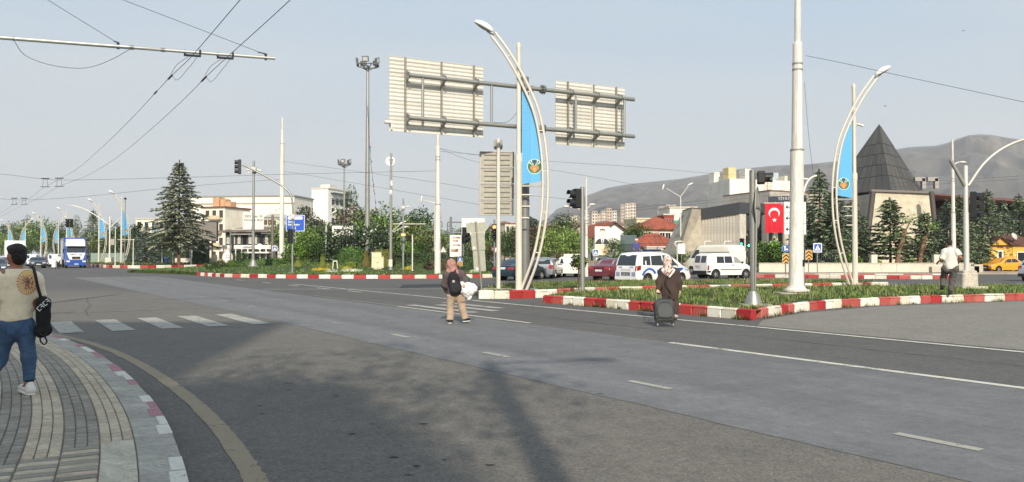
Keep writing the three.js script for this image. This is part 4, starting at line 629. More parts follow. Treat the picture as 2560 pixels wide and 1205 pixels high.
{
const d0 = 31.2, o = thing('sign_gantry', 'galvanised gantry carrying two big sign panels seen from behind', 'sign gantry', [GX(1312, d0), 0.2, -d0], 0.465);
part('post', boxUV(lathe([[0.3, -0.2], [0.3, 0.1], [0.21, 0.15], [0.17, 8.6], [0, 8.62]], 8)), mat('#7f817f', 0.5, 0.4, { map: rep(T.worn, 1.4) }), o);
part('base_plate', box(0.8, 0.05, 0.8, 0, 0.1, 0), galv, o);
const yl = [6.52, 8.1], L = -4.95, R = 5.1;
for (const y of yl) {
const t = part('cross_tube', [cyl(0.085, 0.085, R - L, (L + R) / 2, y, 0.32, 16, 0, 0, PI / 2), cyl(0.1, 0.1, 0.05, L, y, 0.32, 16, 0, 0, PI / 2)], galv, o);
for (const x of [-0.32, 0.62]) { const fl = [lathe([[0.19, -0.02], [0.19, 0.02]], 16), lathe([[0.19, -0.1], [0.19, -0.06]], 16)].map((g) => g.rotateZ(PI / 2).translate(x, y, 0.32)); for (let i = 0; i < 8; i++) { const a = i * PI / 4; fl.push(box(0.22, 0.06, 0.02, 0, 0, 0).translate(0, 0.12, 0).rotateX(a).translate(x + 0.02, y, 0.32)); } part('flange', fl, galvDark, t); }
}
for (const y of yl) part('saddle', box(0.5, 0.2, 0.3, 0, y, 0.2), galvDark, o);
const panel = (x0, x1, y0, y1, rails, name) => {
const w = x1 - x0, n = Math.round((y1 - y0) / 0.15), h = (y1 - y0) / n, pg = part('sign_panel', box(w - 0.04, y1 - y0 - 0.02, 0.015, (x0 + x1) / 2, (y0 + y1) / 2, -0.16), mat('#b5b2a6', 0.6), o), pm = ['#d9d7d0', '#d4d2ca', '#dedcd6', '#cfcdc5'].map((c) => mat(c, 0.55, 0.1, { map: rep(T.plaster, 0.7) })), r = rng(n + Math.round(x0 * 9));
const pl = boxUV(extr(poly([[-h / 2 + 0.004, 0], [h / 2 - 0.004, 0], [h / 2 - 0.004, 0.02], [h / 2 - 0.02, 0.045], [-h / 2 + 0.03, 0.03], [-h / 2 + 0.004, 0.05]]), w).rotateY(PI / 2).rotateX(-PI / 2 * 0));
const split = (x0 + x1) / 2 + (x0 < 0 ? 0.15 : 0.05);
for (let i = 0; i < n; i++) for (const [a, b] of [[x0, split - 0.03], [split + 0.03, x1]]) { const m = part('plank', boxUV(box(b - a, h - 0.012, 0.03 + r() * 0.006)), pm[Math.floor(r() * 4)], pg); m.position.set((a + b) / 2, y0 + h * (i + 0.5), -0.135); part2(m, b - a, h); }
for (const x of rails) { part('rail', box(0.055, y1 - y0 - 0.05, 0.1, x, (y0 + y1) / 2, -0.06), mat('#8d8b80', 0.5, 0.4), pg); for (const y of yl) part('clamp', [new THREE.TorusGeometry(0.115, 0.022, 8, 16).rotateY(PI / 2).translate(x, y, 0.32), box(0.05, 0.32, 0.1, x, y, 0.17), box(0.06, 0.42, 0.05, x, y, 0.12)], galvDark, pg); }
part('seam_strip', box(0.05, y1 - y0, 0.04, split, (y0 + y1) / 2, -0.1), mat('#d0ccbd', 0.5), pg);
};
function part2(m, w, h) { const g = mergeGeometries([m.geometry.index ? m.geometry.toNonIndexed() : m.geometry, boxUV(box(w, 0.014, 0.03, 0, h / 2 - 0.02, 0.022))].map((x) => { const y = x.clone(); return y; })); m.geometry = g; }
panel(-5.6, -1.78, 6.05, 8.86, [-5.0, -3.55, -2.2]); panel(1.5, 4.92, 6.0, 8.66, [2.05, 3.3, 4.45]);
for (const x of [-4.45, -1.62, 2.2, 4.6]) part('drop_tube', cyl(0.05, 0.05, 1.58, x, 7.3, 0.32, 10), galv, o);
part('cable', tube([V(-1.6, 6.6, 0.3), V(-0.9, 6.7, 0.3), V(-0.45, 7.2, 0.3), V(-0.25, 7.9, 0.3)], 0.008, 20, 5), black, o);
part('camera', [cyl(0.06, 0.06, 0.25, -5.7, 6.35, 0, 10, 0, 0, PI / 2), box(0.05, 0.2, 0.05, -5.55, 6.2, 0)], whitePole, o);
}
{
const d = 31.5, o = thing('direction_sign', 'four grey sign panels stacked on a white post seen from behind', 'road sign', [GX(1246, d), 0.22, -d], 0.12);
part('post', lathe([[0.09, -0.2], [0.085, 0.1], [0.075, 6.1], [0.04, 6.16]], 12), whitePole, o); part('footing', boxUV(box(1.3, 0.1, 0.5, -0.1, 0.04, 0.1)), mat('#b7b2a4', 0.9, 0, { map: rep(T.concrete, 1) }), o);
for (let i = 0; i < 4; i++) {
const y = 5.32 - i * 0.655, p = part('panel', extr(rrect(1.42 - i * 0.012, 0.64, 0.06), 0.03, 0.004).translate(-0.05 - i * 0.012, y, -0.13), signBack, o);
for (let j = 0; j < 3; j++) part('rail', box(1.05, 0.035, 0.04, -0.05, y + 0.18 - j * 0.2, -0.1), mat('#7f7c73', 0.5, 0.3), p);
part('rim', [box(1.4, 0.025, 0.03, -0.05, y + 0.3, -0.1), box(1.4, 0.025, 0.03, -0.05, y - 0.3, -0.1), box(0.025, 0.6, 0.03, -0.74, y, -0.1), box(0.025, 0.6, 0.03, 0.64, y, -0.1)], mat('#b4b1a6', 0.5, 0.2), p);
}
part('top_plate', extr(rrect(0.36, 0.42, 0.09), 0.03, 0.004).translate(0, 5.92, -0.1), mat('#8f8d86', 0.6, 0.2), o);
}
{ // leaning post with direction plates, backs towards us
const d = 29.8, o = thing('plate_post', 'leaning thin post with grey arrow plates seen from behind', 'road sign', [GX(1205, d), 0.2, -d], 0.0);
const a = V(0, 0, 0), b = V(-0.24, 2.75, 0); part('post', bar(a, b, 0.032, 10), mat('#8d8b7d', 0.5, 0.4), o);
const pl = (shape, y, name) => { const m = part('plate', extr(shape, 0.02, 0.003), mat('#a3a598', 0.6, 0.15, { map: rep(T.plaster, 0.6) }), o, name); m.position.set(-0.2 + (1 - y / 2.75) * 0.18, y, -0.06); m.rotation.z = 0.06; return m; };
const p1 = pl(poly([[-0.42, -0.17], [0.3, -0.17], [0.46, 0.02], [0.3, 0.2], [-0.42, 0.2]]), 2.5); const p2 = pl(rrect(0.52, 0.68, 0.03), 1.98); const p3 = pl(rrect(0.46, 0.8, 0.03), 1.23);
for (const [p, x, y] of [[p2, -0.17, -0.24], [p3, -0.1, -0.3]]) part('sticker', box(0.08, 0.09, 0.004, x, y, 0.014), mat('#e8e6de', 0.5), p);
}
// ---------- traffic signals ----------
const lampOn = { red: [1.0, 0.36, 0.1], amber: [1.0, 0.5, 0.12], green: [0.1, 1.0, 0.75] };
const glow = {}; for (const [k, c] of Object.entries(lampOn)) glow[k] = new THREE.MeshStandardMaterial({ name: 'signal_lamp', color: new THREE.Color(...c).multiplyScalar(0.5), emissive: new THREE.Color(...c), emissiveIntensity: 1.6, roughness: 0.3 });
const offLens = { red: mat('#3a1512', 0.25), amber: mat('#3a2a12', 0.25), green: mat('#123028', 0.25) };
function signalHead(parent, pos, turn, n = 3, lit = -1, scale = 1) {       // lenses face +z
const h = 0.3 * n + 0.06, g = new THREE.Group(); const o = part('signal_head', [extr(rrect(0.32, h, 0.05), 0.2, 0.02)], black, parent);
o.position.copy(pos); o.rotation.y = turn; o.scale.setScalar(scale);
const names = n === 1 ? ['amber'] : n === 2 ? ['red', 'green'] : ['red', 'amber', 'green'];
names.forEach((c, i) => { const y = h / 2 - 0.18 - i * 0.3; part('lens', mv(new THREE.SphereGeometry(0.11, 14, 6, 0, 6.29, 0, PI / 2), 0, y, 0.085, PI / 2).scale(1, 1, 1), i === lit ? glow[c] : offLens[c], o);
const v = new THREE.CylinderGeometry(0.135, 0.125, 0.24, 16, 1, true, PI * 0.62 - PI / 2 - 0.38, PI * 1.5); v.rotateX(PI / 2); v.rotateZ(0); v.translate(0, y, 0.2); part('visor', v, mat('#202428', 0.5, 0, { side: THREE.DoubleSide }), o); });
return o;
}
function signalPost(label, pos, h, r, heads, m = galv, foot) {
const o = thing('traffic_signal', label, 'traffic light', pos, 0);
part('post', lathe([[r * 1.5, -0.2], [r * 1.5, 0.02], [r, 0.06], [r, h - 0.02], [r * 0.6, h]], 14), m, o);
for (const [x, y, z, t, n, lit, s] of heads) signalHead(o, V(x, y, z), t, n, lit, s);
if (foot) foot(o); return o;
}
const onLawn = (k, px, py, d) => { const p = V(GX(px, d), 0, -d); p.y = lawnY(k, p.x, p.z); return p; };
signalPost('grey signal post with two black hooded lamps turned sideways by the suitcase woman', onLawn('front', 1456, 728, 29.5).setY(0.24), 4.0, 0.085, [[-0.22, 3.55, 0.05, -1.15, 2, -1, 1.12]], galv, (o) => { part('footing', boxUV(box(0.55, 0.16, 0.45, 0, 0.0, 0)), mat('#a89d86', 0.95, 0, { map: rep(T.concrete, 1) }), o); part('bracket', [box(0.2, 0.05, 0.05, -0.14, 3.8, 0), box(0.2, 0.05, 0.05, -0.14, 3.35, 0)], black, o); });
signalPost('galvanised signal post with a flared base standing at the island corner kerb', onLawn('front', 1882, 762, 21.6).setY(0.3), 3.72, 0.085, [[0.24, 3.5, 0, 1.35, 1, -1, 1.0]], mat('#93958f', 0.4, 0.5, { map: rep(T.worn, 0.7) }), (o) => { part('flared_base', lathe([[0.24, 0], [0.22, 0.05], [0.13, 0.3], [0.1, 0.36]], 16), galv, o); part('footing', boxUV(box(0.8, 0.08, 0.55, 0.05, -0.04, 0)), mat('#b3ab98', 0.95, 0, { map: rep(T.concrete, 1) }), o); part('slim_tube', bar(V(0.03, 0.4, 0.09), V(0.08, 2.6, 0.09), 0.03), galv, o); part('cap_arm', box(0.26, 0.06, 0.06, 0.12, 3.62, 0), galvDark, o); });
{ // round sign back on the corner signal post
const o = thing('round_sign', 'grey back of a many-sided sign mounted behind the corner signal post', 'road sign', at(1894, 519, 21.85), 1.15); part('disc', cyl(0.6, 0.6, 0.02, 0, 0, 0, 8, PI / 2), signBack, o); part('rail', box(0.9, 0.05, 0.03, 0, 0, 0.03), galvDark, o);
}
{ // signal on a concrete pedestal with a long curved arm
const d = 31.3, o = thing('traffic_signal', 'tall signal with a curved overhead arm on a white concrete pedestal', 'traffic light', [GX(2416, d), 0.34, -d], 0);
part('pedestal', [boxUV(chamfer(0.62, 0.62, 0.6, 0.05)), boxUV(box(1.0, 0.12, 0.9, 0.05, 0.02, 0.05)), boxUV(chamfer(0.55, 0.1, 0.55, 0.03).translate(0, 0.6, 0))], mat('#cfcabd', 0.9, 0, { map: rep(T.concrete, 1.2) }), o);
part('post', lathe([[0.1, 0.6], [0.1, 3.0], [0.085, 3.05], [0.085, 4.9], [0, 4.92]], 14), mat('#c9c8c2', 0.5, 0.2), o);
part('curved_arm', tube([V(0.1, 4.1, 0), V(0.75, 5.0, 0), V(1.5, 5.6, 0), V(2.5, 6.0, 0), V(4.2, 6.2, 0)], 0.06, 40, 10), mat('#b7b4ab', 0.45, 0.3), o); part('brace', bar(V(-0.05, 4.1, 0.02), V(-0.62, 5.15, 0.02), 0.075, 8), mat('#8d8b84', 0.5, 0.3), o);
signalHead(o, V(0.28, 3.32, 0.05), 0.95, 3, -1, 1.12); signalHead(o, V(4.0, 5.7, 0), 0.6, 3, -1, 1.0);
}
{ // cantilever signal on the garden island, arm bending towards the road
const d = 59.5, o = thing('traffic_signal', 'grey cantilever signal arching over the road from the garden kerb', 'traffic light', [GX(731, d), 0.35, -d], 0);
part('post', tube([V(0, 0, 0), V(0, 3, 0), V(0, 5.1, 0), V(-0.15, 5.9, 0), V(-0.75, 6.55, 0), V(-2.2, 7.4, 0), V(-3.6, 8.1, 0), V(-3.85, 8.2, 0)], 0.075, 60, 10), galv, o);
signalHead(o, V(-4.05, 8.05, 0.05), -1.25, 3, -1, 1.15); signalHead(o, V(-0.15, 2.75, 0.1), 2.6, 3, -1, 1.15); part('control_box', extr(rrect(0.36, 0.36, 0.03), 0.16, 0.02).translate(0.05, 4.25, 0.14), creamPole, o); part('base_plate', box(0.45, 0.05, 0.45), galv, o); part('floodlight', box(0.25, 0.14, 0.2, -2.95, 7.6, 0), black, o);
}
signalPost('dark signal with a lit amber lamp behind the white sign post', V(GX(1236, 62), 0.3, -62), 4.2, 0.07, [[0, 3.2, 0.12, 0, 3, 0, 1.3]], galvDark);
signalPost('row of three black signal hoods beside the brown destination board', V(GX(1158, 64), 0.3, -64), 3.6, 0.07, [[0.12, 3.0, 0.1, 1.1, 3, -1, 1.35]], galvDark);
signalPost('signal showing green before the ribbed theatre wall', V(GX(1868, 64), 0.22, -64), 3.2, 0.06, [[0.06, 2.55, 0.1, 0.1, 3, 2, 1.05], [-0.42, 2.5, 0.0, -0.6, 2, 1, 0.95]], galvDark, (o) => part('pedestrian_lamp', box(0.22, 0.5, 0.2, 0.05, 1.55, 0.08), black, o));
signalPost('thin post with a small amber lamp beside the cream cabinet', V(GX(1031, 60), 0.5, -60), 2.7, 0.05, [], whitePole, (o) => { part('arm', box(0.75, 0.06, 0.06, -0.4, 2.68, 0), black, o); part('lamp', box(0.3, 0.14, 0.12, -0.7, 2.72, 0.05), glow.amber, o); });
signalPost('double dark signal on the far post above the truck', V(GX(173, 140), 0.3, -140), 7.4, 0.07, [[-0.35, 7.1, 0, 0, 3, -1, 1.6], [0.35, 7.1, 0, 0, 3, -1, 1.6]], galvDark);
{ const d = 118, o = thing('traffic_signal', 'white post with a long curved arm reaching over the parked truck', 'traffic light', [GX(274, d), 0.3, -d], 0); part('post', lathe([[0.12, 0], [0.11, 7.2], [0, 7.25]], 10), whitePole, o); part('curved_arm', tube([V(0, 5.9, 0), V(-1.6, 7.0, 0), V(-3.6, 8.2, 0), V(-5.4, 8.8, 0), V(-6.3, 8.9, 0)], 0.08, 30, 8), whitePole, o); part('pedestal', box(0.9, 1.2, 0.9, 0, 0.4, 0), mat('#c9c4b6', 0.9), o); part('brace', bar(V(0.1, 5.6, 0), V(1.7, 7.0, 0), 0.08, 6), whitePole, o); }

// ---------- white tram poles, floodlight masts, plain lamps ----------
function tramPole(label, pos, r0, h0, r1, h1, extra) {
const o = thing('tram_pole', label, 'pole', pos, 0);
part('shaft', lathe([[r0 * 1.05, -0.3], [r0, 0.1], [r0 * 0.92, h0 * 0.5], [r0 * 0.86, h0 - 0.05], [r0 * 0.72, h0 + 0.08], [r1 * 1.12, h1 - 0.05], [r1 * 1.12, h1 + 0.05], [r1 * 0.75, h1 + 0.12], [r1 * 0.7, h1 + (h0 > 10 ? 1.4 : 2.6)], [0, h1 + (h0 > 10 ? 1.45 : 2.65)]], 20), whitePole, o);
part('ring', [cyl(r0 * 0.9, r0 * 0.9, 0.06, 0, h0, 0, 20), cyl(r1 * 1.25, r1 * 1.25, 0.06, 0, h1 - 0.7, 0, 20), cyl(r1 * 1.25, r1 * 1.25, 0.06, 0, h1 - 0.92, 0, 20)], mat('#8f8c83', 0.6, 0.3), o);
if (extra) extra(o); return o;
}
{
const d = 28.3, p = V(GX(1990, d), 0.32, -d);
tramPole('thick white tapered tram pole standing in the grass with a bent bracket', p, 0.27, 5.15, 0.15, 9.0, (o) => {
o.rotation.z = -0.012; part('base_flange', [cyl(0.46, 0.46, 0.08, 0, 0.06, 0, 20), lathe([[0.36, 0.1], [0.3, 0.2], [0.27, 0.22]], 20)], whitePole, o); part('hatch', box(0.13, 0.24, 0.03, 0.19, 1.05, 0.18, 0, 0.7), black, o);
part('footing', boxUV(box(1.5, 0.12, 0.8, -0.2, -0.06, 0.7)), mat('#b9b3a3', 0.95, 0, { map: rep(T.concrete, 1) }), o);
part('bracket', [tube([V(0.18, 3.1, 0), V(0.24, 3.6, 0), V(0.42, 4.05, 0), V(0.62, 4.2, 0), V(0.72, 4.22, 0)], 0.04, 20, 8), tube([V(0.12, 4.35, 0), V(0.24, 4.12, 0), V(0.4, 4.1, 0)], 0.035, 12, 8)], whitePole, o);
part('lamp_arm', tube([V(-0.02, 10.6, 0), V(-0.1, 11.3, 0), V(-0.35, 12.0, 0), V(-0.9, 12.6, 0)], 0.045, 20, 8), whitePole, o); part('slim_conduit', bar(V(0.1, 3.0, -0.1), V(0.36, 0, -0.2), 0.05), galv, o);
});
}
tramPole('white tram pole rising behind the left sign panel of the gantry', V(GX(1094, 57.5), 0.4, -57.5), 0.24, 5.0, 0.15, 9.2);
tramPole('white tram pole with spire top beside the blue direction sign', V(GX(704, 84), 0.8, -84), 0.26, 12.9, 0.12, 14.3);
tramPole('slim white tram pole behind the running man', V(GX(2384, 66), 0.25, -66), 0.2, 5.0, 0.11, 8.6, (o) => part('lamp', [tube([V(0, 8.6, 0), V(0.15, 9.1, 0), V(0.55, 9.3, 0)], 0.05, 12, 8), sph(0.2, 0.85, 9.28, 0, 1.6, 0.5, 0.8)], whitePole, o));
tramPole('white pole with arms beside the parked white hatchback', V(GX(1466, 60), 0.2, -60), 0.13, 3.0, 0.09, 4.8, (o) => part('lamp_arm', [tube([V(0, 4.0, 0), V(-0.3, 4.9, 0), V(-0.2, 5.1, 0)], 0.04, 10, 6), bar(V(0, 5.0, 0), V(0.35, 5.3, 0), 0.04), sph(0.15, 0.45, 5.35, 0, 1.7, 0.6, 0.8), sph(0.15, -1.5, 5.2, 0, 1.7, 0.6, 0.8), bar(V(-0.1, 4.9, 0), V(-1.4, 5.2, 0), 0.03)], whitePole, o));
function floodMast(label, pos, h, r, ring) {
const o = thing('floodlight_mast', label, 'mast', pos, 0);
part('shaft', boxUV(lathe([[r, 0], [r * 0.8, h * 0.45], [r * 0.5, h], [0, h + 0.02]], 12)), galv, o);
part('ring', new THREE.TorusGeometry(ring, 0.07, 8, 24).rotateX(PI / 2).translate(0, h, 0), galvDark, o); const sp = []; for (let i = 0; i < 6; i++) sp.push(bar(V(0, h - 0.5, 0), V(ring * Math.cos(i * 1.047), h, ring * Math.sin(i * 1.047)), 0.045, 6)); part('spoke', sp, galvDark, o);
for (let i = 0; i < 5; i++) { const a = i * 1.257 + 0.35, f = part('floodlight', [box(0.62, 0.5, 0.22), box(0.1, 0.4, 0.1, 0, -0.3, -0.1)], galvDark, o); f.position.set(ring * Math.cos(a), h + 0.42, ring * Math.sin(a)); f.rotation.set(0.4, PI / 2 - a, 0); part('glass', box(0.48, 0.36, 0.03, 0, 0, 0.115), mat('#c9ccc9', 0.2), f); }
return o;
}
floodMast('very tall grey floodlight mast with bunting hanging from it', V(GX(918, 76), 0.8, -76), 19.4, 0.27, 1.05);
floodMast('shorter floodlight mast behind the small white sign', V(GX(860, 112), 0.5, -112), 14.2, 0.2, 0.85);
{ // bunting on the mast
const o = thing('bunting', 'faded string of small orange and blue flags hanging along the tall mast', 'bunting', [0, 0, 0]), r = rng(12), cols = ['#8c4a3a', '#3a4658', '#a8623f', '#55606a', '#7d3c34', '#c98a5a', '#3f7fb0'].map((c) => mat(c, 0.9, 0, { side: THREE.DoubleSide }));
const pts = [[919, 265], [922, 330], [926, 390], [930, 430], [934, 466], [938, 500], [940, 532]].map(([x, y]) => at(x, y, 75.2)), c = new THREE.CatmullRomCurve3(pts); part('string', tube(pts, 0.012, 40, 5), black, o);
for (let i = 0; i < 46; i++) { const p = c.getPointAt(i / 46), g = new THREE.BufferGeometry(), w = 0.22 + r() * 0.1; g.setAttribute('position', new THREE.Float32BufferAttribute([0, 0, 0, 0.02, -w, 0.05, 0.28 * (r() - 0.35), -w * 0.8, 0.1 * (r() - 0.5)], 3)); g.setAttribute('uv', new THREE.Float32BufferAttribute([0, 0, 1, 0, 0, 1], 2)); g.computeVertexNormals(); const f = part('pennant', g, cols[Math.floor(r() * 7)], o); f.position.copy(p); }
}
function plainPole(name, label, px, d, y, h, r, m, fn) { const o = thing(name, label, 'pole', [GX(px, d), y, -d], 0); part('shaft', lathe([[r * 1.25, -0.1], [r * 1.2, 0.1], [r, 0.2], [r * 0.7, h], [0, h + 0.02]], 12), m, o); if (fn) fn(o); return o; }
plainPole('camera_pole', 'grey camera pole with flared base on the garden lawn', 633, 66, 0.75, 8.9, 0.13, galv, (o) => { part('flared_base', lathe([[0.42, -0.05], [0.36, 0.05], [0.16, 0.5]], 8), galv, o); part('camera_box', box(0.4, 0.3, 0.3, 0, 8.2, 0), whitePole, o); part('camera', [cyl(0.07, 0.07, 0.4, -0.45, 8.15, 0, 8, 0, 0, PI / 2), cyl(0.07, 0.07, 0.4, 0.45, 8.1, 0, 8, 0, 0, PI / 2 - 0.4), box(0.14, 0.14, 0.14, -0.4, 7.9, 0)], whitePole, o); part('side_arm', box(2.0, 0.06, 0.06, -0.9, 3.1, 0), whitePole, o); part('junction_box', box(0.22, 0.3, 0.16, 0, 3.2, 0.1), galv, o); });
plainPole('clock_pole', 'pole with a round white disc beside the cream cabinet', 977, 60, 0.6, 8.9, 0.12, galv, (o) => { part('disc', cyl(0.36, 0.36, 0.12, -0.05, 8.3, -0.05, 24, PI / 2), mat('#e7e6e0', 0.5), o); part('clip', [box(0.3, 0.07, 0.1, 0.02, 8.42, 0.08), box(0.22, 0.07, 0.1, 0.02, 8.2, 0.08)], galvDark, o); part('meter_box', box(0.27, 0.55, 0.22, 0, 0.45, 0.05), whitePole, o); part('plate', [box(0.16, 0.4, 0.03, 0.05, 6.6, 0.1), box(0.2, 0.35, 0.03, 0, 5.9, 0.1)], whitePole, o); });
plainPole('camera_pole', 'camera dome pole with a grey sleeve between two signal posts', 1008, 61, 0.5, 5.6, 0.09, galv, (o) => { part('dome', sph(0.17, 0, 4.85, 0.05), whitePole, o); part('camera', cyl(0.06, 0.06, 0.25, 0.35, 4.95, 0, 8, 0, 0, PI / 2), whitePole, o); part('sleeve', cyl(0.15, 0.15, 1.5, 0.02, 2.2, 0, 12), galvDark, o); part('side_arm', box(2.7, 0.06, 0.06, 0.4, 3.6, 0), creamPole, o); });
function twinLamp(label, px, py, d, y, h, arms) { return plainPole('street_lamp', label, px, d, y, h, 0.09, whitePole, (o) => { for (const [x, dy] of arms) { part('arm', bar(V(0, h - 0.05, 0), V(x, h + dy, 0), 0.04, 8), whitePole, o); const l = part('lamp_head', sph(0.22, 0, 0, 0, 1.8, 0.5, 0.8), mat('#d3d2cb', 0.4), o); l.position.set(x * 1.18, h + dy * 1.12, 0); l.rotation.z = Math.atan2(dy, x) * 0.5; } }).userData.category = 'street lamp'; }
twinLamp('twin armed street lamp beside the sloped stone buttress', 1702, 0, 90, 0.15, 8.3, [[-1.7, 0.95], [0.95, 1.25]]);
twinLamp('single armed street lamp behind the white tram pole of the garden', 1087, 0, 75, 0.5, 6.2, [[-1.1, 0.25]]);
twinLamp('low bent lamp in the garden hedge behind the sign on its back', 815, 0, 84, 0.7, 4.1, [[0.7, 1.3]]);
twinLamp('slender double lamp rising from the garden shrubs behind the disc pole', 973, 0, 80, 0.9, 3.0, [[1.2, 1.0], [1.3, 0.55]]);
for (const [px, l] of [[1693, 'white hooked lamp in front of the sloped buttress'], [1766, 'white hooked lamp before the first concrete ribs'], [1816, 'white hooked lamp behind the white panel van'], [1928, 'white hooked lamp under the red flag']]) plainPole('hooked_lamp', l, px, 84, 0.2, 2.5, 0.07, whitePole, (o) => { part('lamp_head', [tube([V(0, 2.4, 0), V(-0.22, 2.6, 0), V(-0.2, 2.85, 0), V(0.15, 2.95, 0)], 0.07, 16, 8), sph(0.2, 0.3, 2.93, 0, 1.6, 0.45, 0.9)], whitePole, o); });
for (const [px, d, h, l] of [[312, 104, 8.7, 'thin grey pole with a camera standing at the cedar kerb'], [333, 103, 3.4, 'thin sign arm pole on the cedar lawn'], [288, 103, 5.0, 'pale square post with a grey box beside the sail lamp'], [405, 108, 3.3, 'white stake by the hedge wall'], [432, 109, 3.0, 'second white stake near the cedar trunk'], [478, 108, 3.6, 'white stake in front of the garden wall']]) plainPole('post', l, px, d, 0.4, h, 0.07, d === 104 ? galvDark : whitePole, (o) => { if (px === 312) part('camera', sph(0.16, 0, 8.8, 0), black, o); if (px === 333) part('arm', box(2.2, 0.06, 0.06, -0.9, 3.3, 0), whitePole, o); if (px === 288) part('box', box(0.6, 0.8, 0.3, -0.3, 3.0, 0.1), signBack, o); });
plainPole('gate_post', 'dark sign post with a low arm in front of the pavilion', 576, 72, 0.7, 3.1, 0.08, galvDark, (o) => { part('arm', box(2.0, 0.05, 0.05, 1.0, 2.9, 0), whitePole, o); part('panel', box(0.2, 1.3, 0.08, 0.2, 2.1, 0), black, o); });
plainPole('gantry_post', 'brown steel post with short stubs behind the blue direction sign', 681, 92, 0.6, 5.8, 0.2, mat('#746d62', 0.6, 0.3), (o) => part('stub', [cyl(0.06, 0.06, 2.4, 0, 5.5, 0, 8, 0, 0, PI / 2), cyl(0.06, 0.06, 1.8, -0.4, 3.6, 0, 8, 0, 0, PI / 2)], galvDark, o));
plainPole('gantry_post', 'grey steel post with looped stubs holding the city centre sign', 1127, 66, 0.5, 4.4, 0.13, galvDark, (o) => part('stub', [cyl(0.06, 0.06, 1.3, 0.6, 3.95, 0, 8, 0, 0, PI / 2), cyl(0.06, 0.06, 1.3, 0.6, 3.05, 0, 8, 0, 0, PI / 2), tube([V(-0.05, 4.0, 0), V(-0.25, 3.9, 0), V(-0.27, 3.4, 0), V(-0.2, 3.1, 0), V(0, 3.0, 0)], 0.05, 20, 8)], galvDark, o));

// ---------- road signs facing us ----------
const chevTex = canvasTex(128, 192, (c, W, H) => { c.fillStyle = '#1d1b18'; c.fillRect(0, 0, W, H); c.fillStyle = '#e8a33d'; for (let i = -1; i < 3; i++) { c.beginPath(); c.moveTo(0, 100 + i * 70); c.lineTo(64, 40 + i * 70); c.lineTo(128, 100 + i * 70); c.lineTo(128, 135 + i * 70); c.lineTo(64, 75 + i * 70); c.lineTo(0, 135 + i * 70); c.fill(); } });
const walkTex = canvasTex(128, 128, (c) => { c.fillStyle = '#1f57a8'; c.fillRect(0, 0, 128, 128); c.strokeStyle = '#eceadf'; c.lineWidth = 9; c.strokeRect(5, 5, 118, 118); c.fillStyle = '#f0eee6'; c.beginPath(); c.moveTo(64, 22); c.lineTo(108, 102); c.lineTo(20, 102); c.fill(); c.fillStyle = '#222'; c.beginPath(); c.arc(66, 52, 6, 0, 7); c.fill(); c.fillRect(60, 58, 10, 22); c.fillRect(54, 78, 8, 20); c.fillRect(70, 78, 8, 20); });
const arrowTex = canvasTex(128, 128, (c) => { c.fillStyle = '#1f57a8'; c.fillRect(0, 0, 128, 128); c.fillStyle = '#f0eee6'; c.fillRect(44, 40, 14, 64); c.beginPath(); c.moveTo(51, 14); c.lineTo(74, 44); c.lineTo(28, 44); c.fill(); c.fillRect(56, 74, 30, 13); c.beginPath(); c.moveTo(112, 80); c.lineTo(84, 60); c.lineTo(84, 102); c.fill(); });
const upTex = canvasTex(128, 128, (c) => { c.fillStyle = '#1f57a8'; c.fillRect(0, 0, 128, 128); c.fillStyle = '#f0eee6'; c.beginPath(); c.moveTo(64, 20); c.lineTo(104, 100); c.lineTo(64, 76); c.lineTo(24, 100); c.fill(); });
const SGN = (t) => mat('#ffffff', 0.5, 0, { map: t });
function roadSign(name, label, pos, turn, w, h, tex, poleH, opt = {}) {
const o = thing(name, label, 'road sign', pos, turn), y = poleH + (opt.over ?? -h / 2);
const sh = opt.round ? null : rrect(w + 0.04, h + 0.04, Math.min(0.06, w * 0.1)); part('back_plate', opt.round ? cyl(w / 2, w / 2, 0.04, 0, y, 0, 24, PI / 2) : extr(sh, 0.04, 0.006).translate(0, y, 0), opt.back || mat('#d9d8d2', 0.5), o);
part('face', opt.round ? mv(new THREE.CircleGeometry(w / 2 - 0.01, 28), 0, y, 0.024) : face(w, h, 0, y, 0.024), SGN(tex), o);
for (const x of opt.legs || [0]) part('post', cyl(opt.r || 0.035, opt.r || 0.035, poleH, x, poleH / 2, -0.06, 10), opt.pm || galv, o);
return o;
}
const lines = (bg, fg, rows, W = 512, H = 384, border) => canvasTex(W, H, (c) => { c.fillStyle = bg; c.fillRect(0, 0, W, H); if (border) { c.strokeStyle = border; c.lineWidth = 9; c.strokeRect(8, 8, W - 16, H - 16); } for (const [t, x, y, s, col, box] of rows) { if (box) { c.fillStyle = box[4]; c.fillRect(box[0], box[1], box[2], box[3]); } c.fillStyle = col || fg; c.font = `bold ${s}px sans-serif`; c.textBaseline = 'middle'; c.fillText(t, x, y); } });
const P0 = (px, d, y = 0.3) => V(GX(px, d), y, -d);
roadSign('direction_sign', 'blue direction sign with white place names and up arrow behind the cantilever signal', P0(738, 78, 0.9), 0.0, 1.85, 1.6, lines('#1751b8', '#f3f3ef', [['Çevre Yolu', 60, 76, 56, '#1751b8', [50, 36, 400, 80, '#f3f3ef']], ['Elazığ', 50, 180, 66], ['Diyarbakır', 50, 258, 66], ['I', 246, 350, 84]], 512, 440, '#eef0f0'), 4.75, { r: 0.06 });
roadSign('direction_sign', 'white direction sign DDY Gar and Emniyet behind the camera pole', P0(633, 88, 0.6), 0.0, 2.35, 1.98, lines('#d9d7cc', '#1f2122', [['DDY Gar', 40, 110, 84], ['H', 415, 108, 84], ['Emniyet Müd', 30, 200, 72]], 512, 430, '#b5b2a8'), 5.9, { r: 0.07, over: -0.95 });
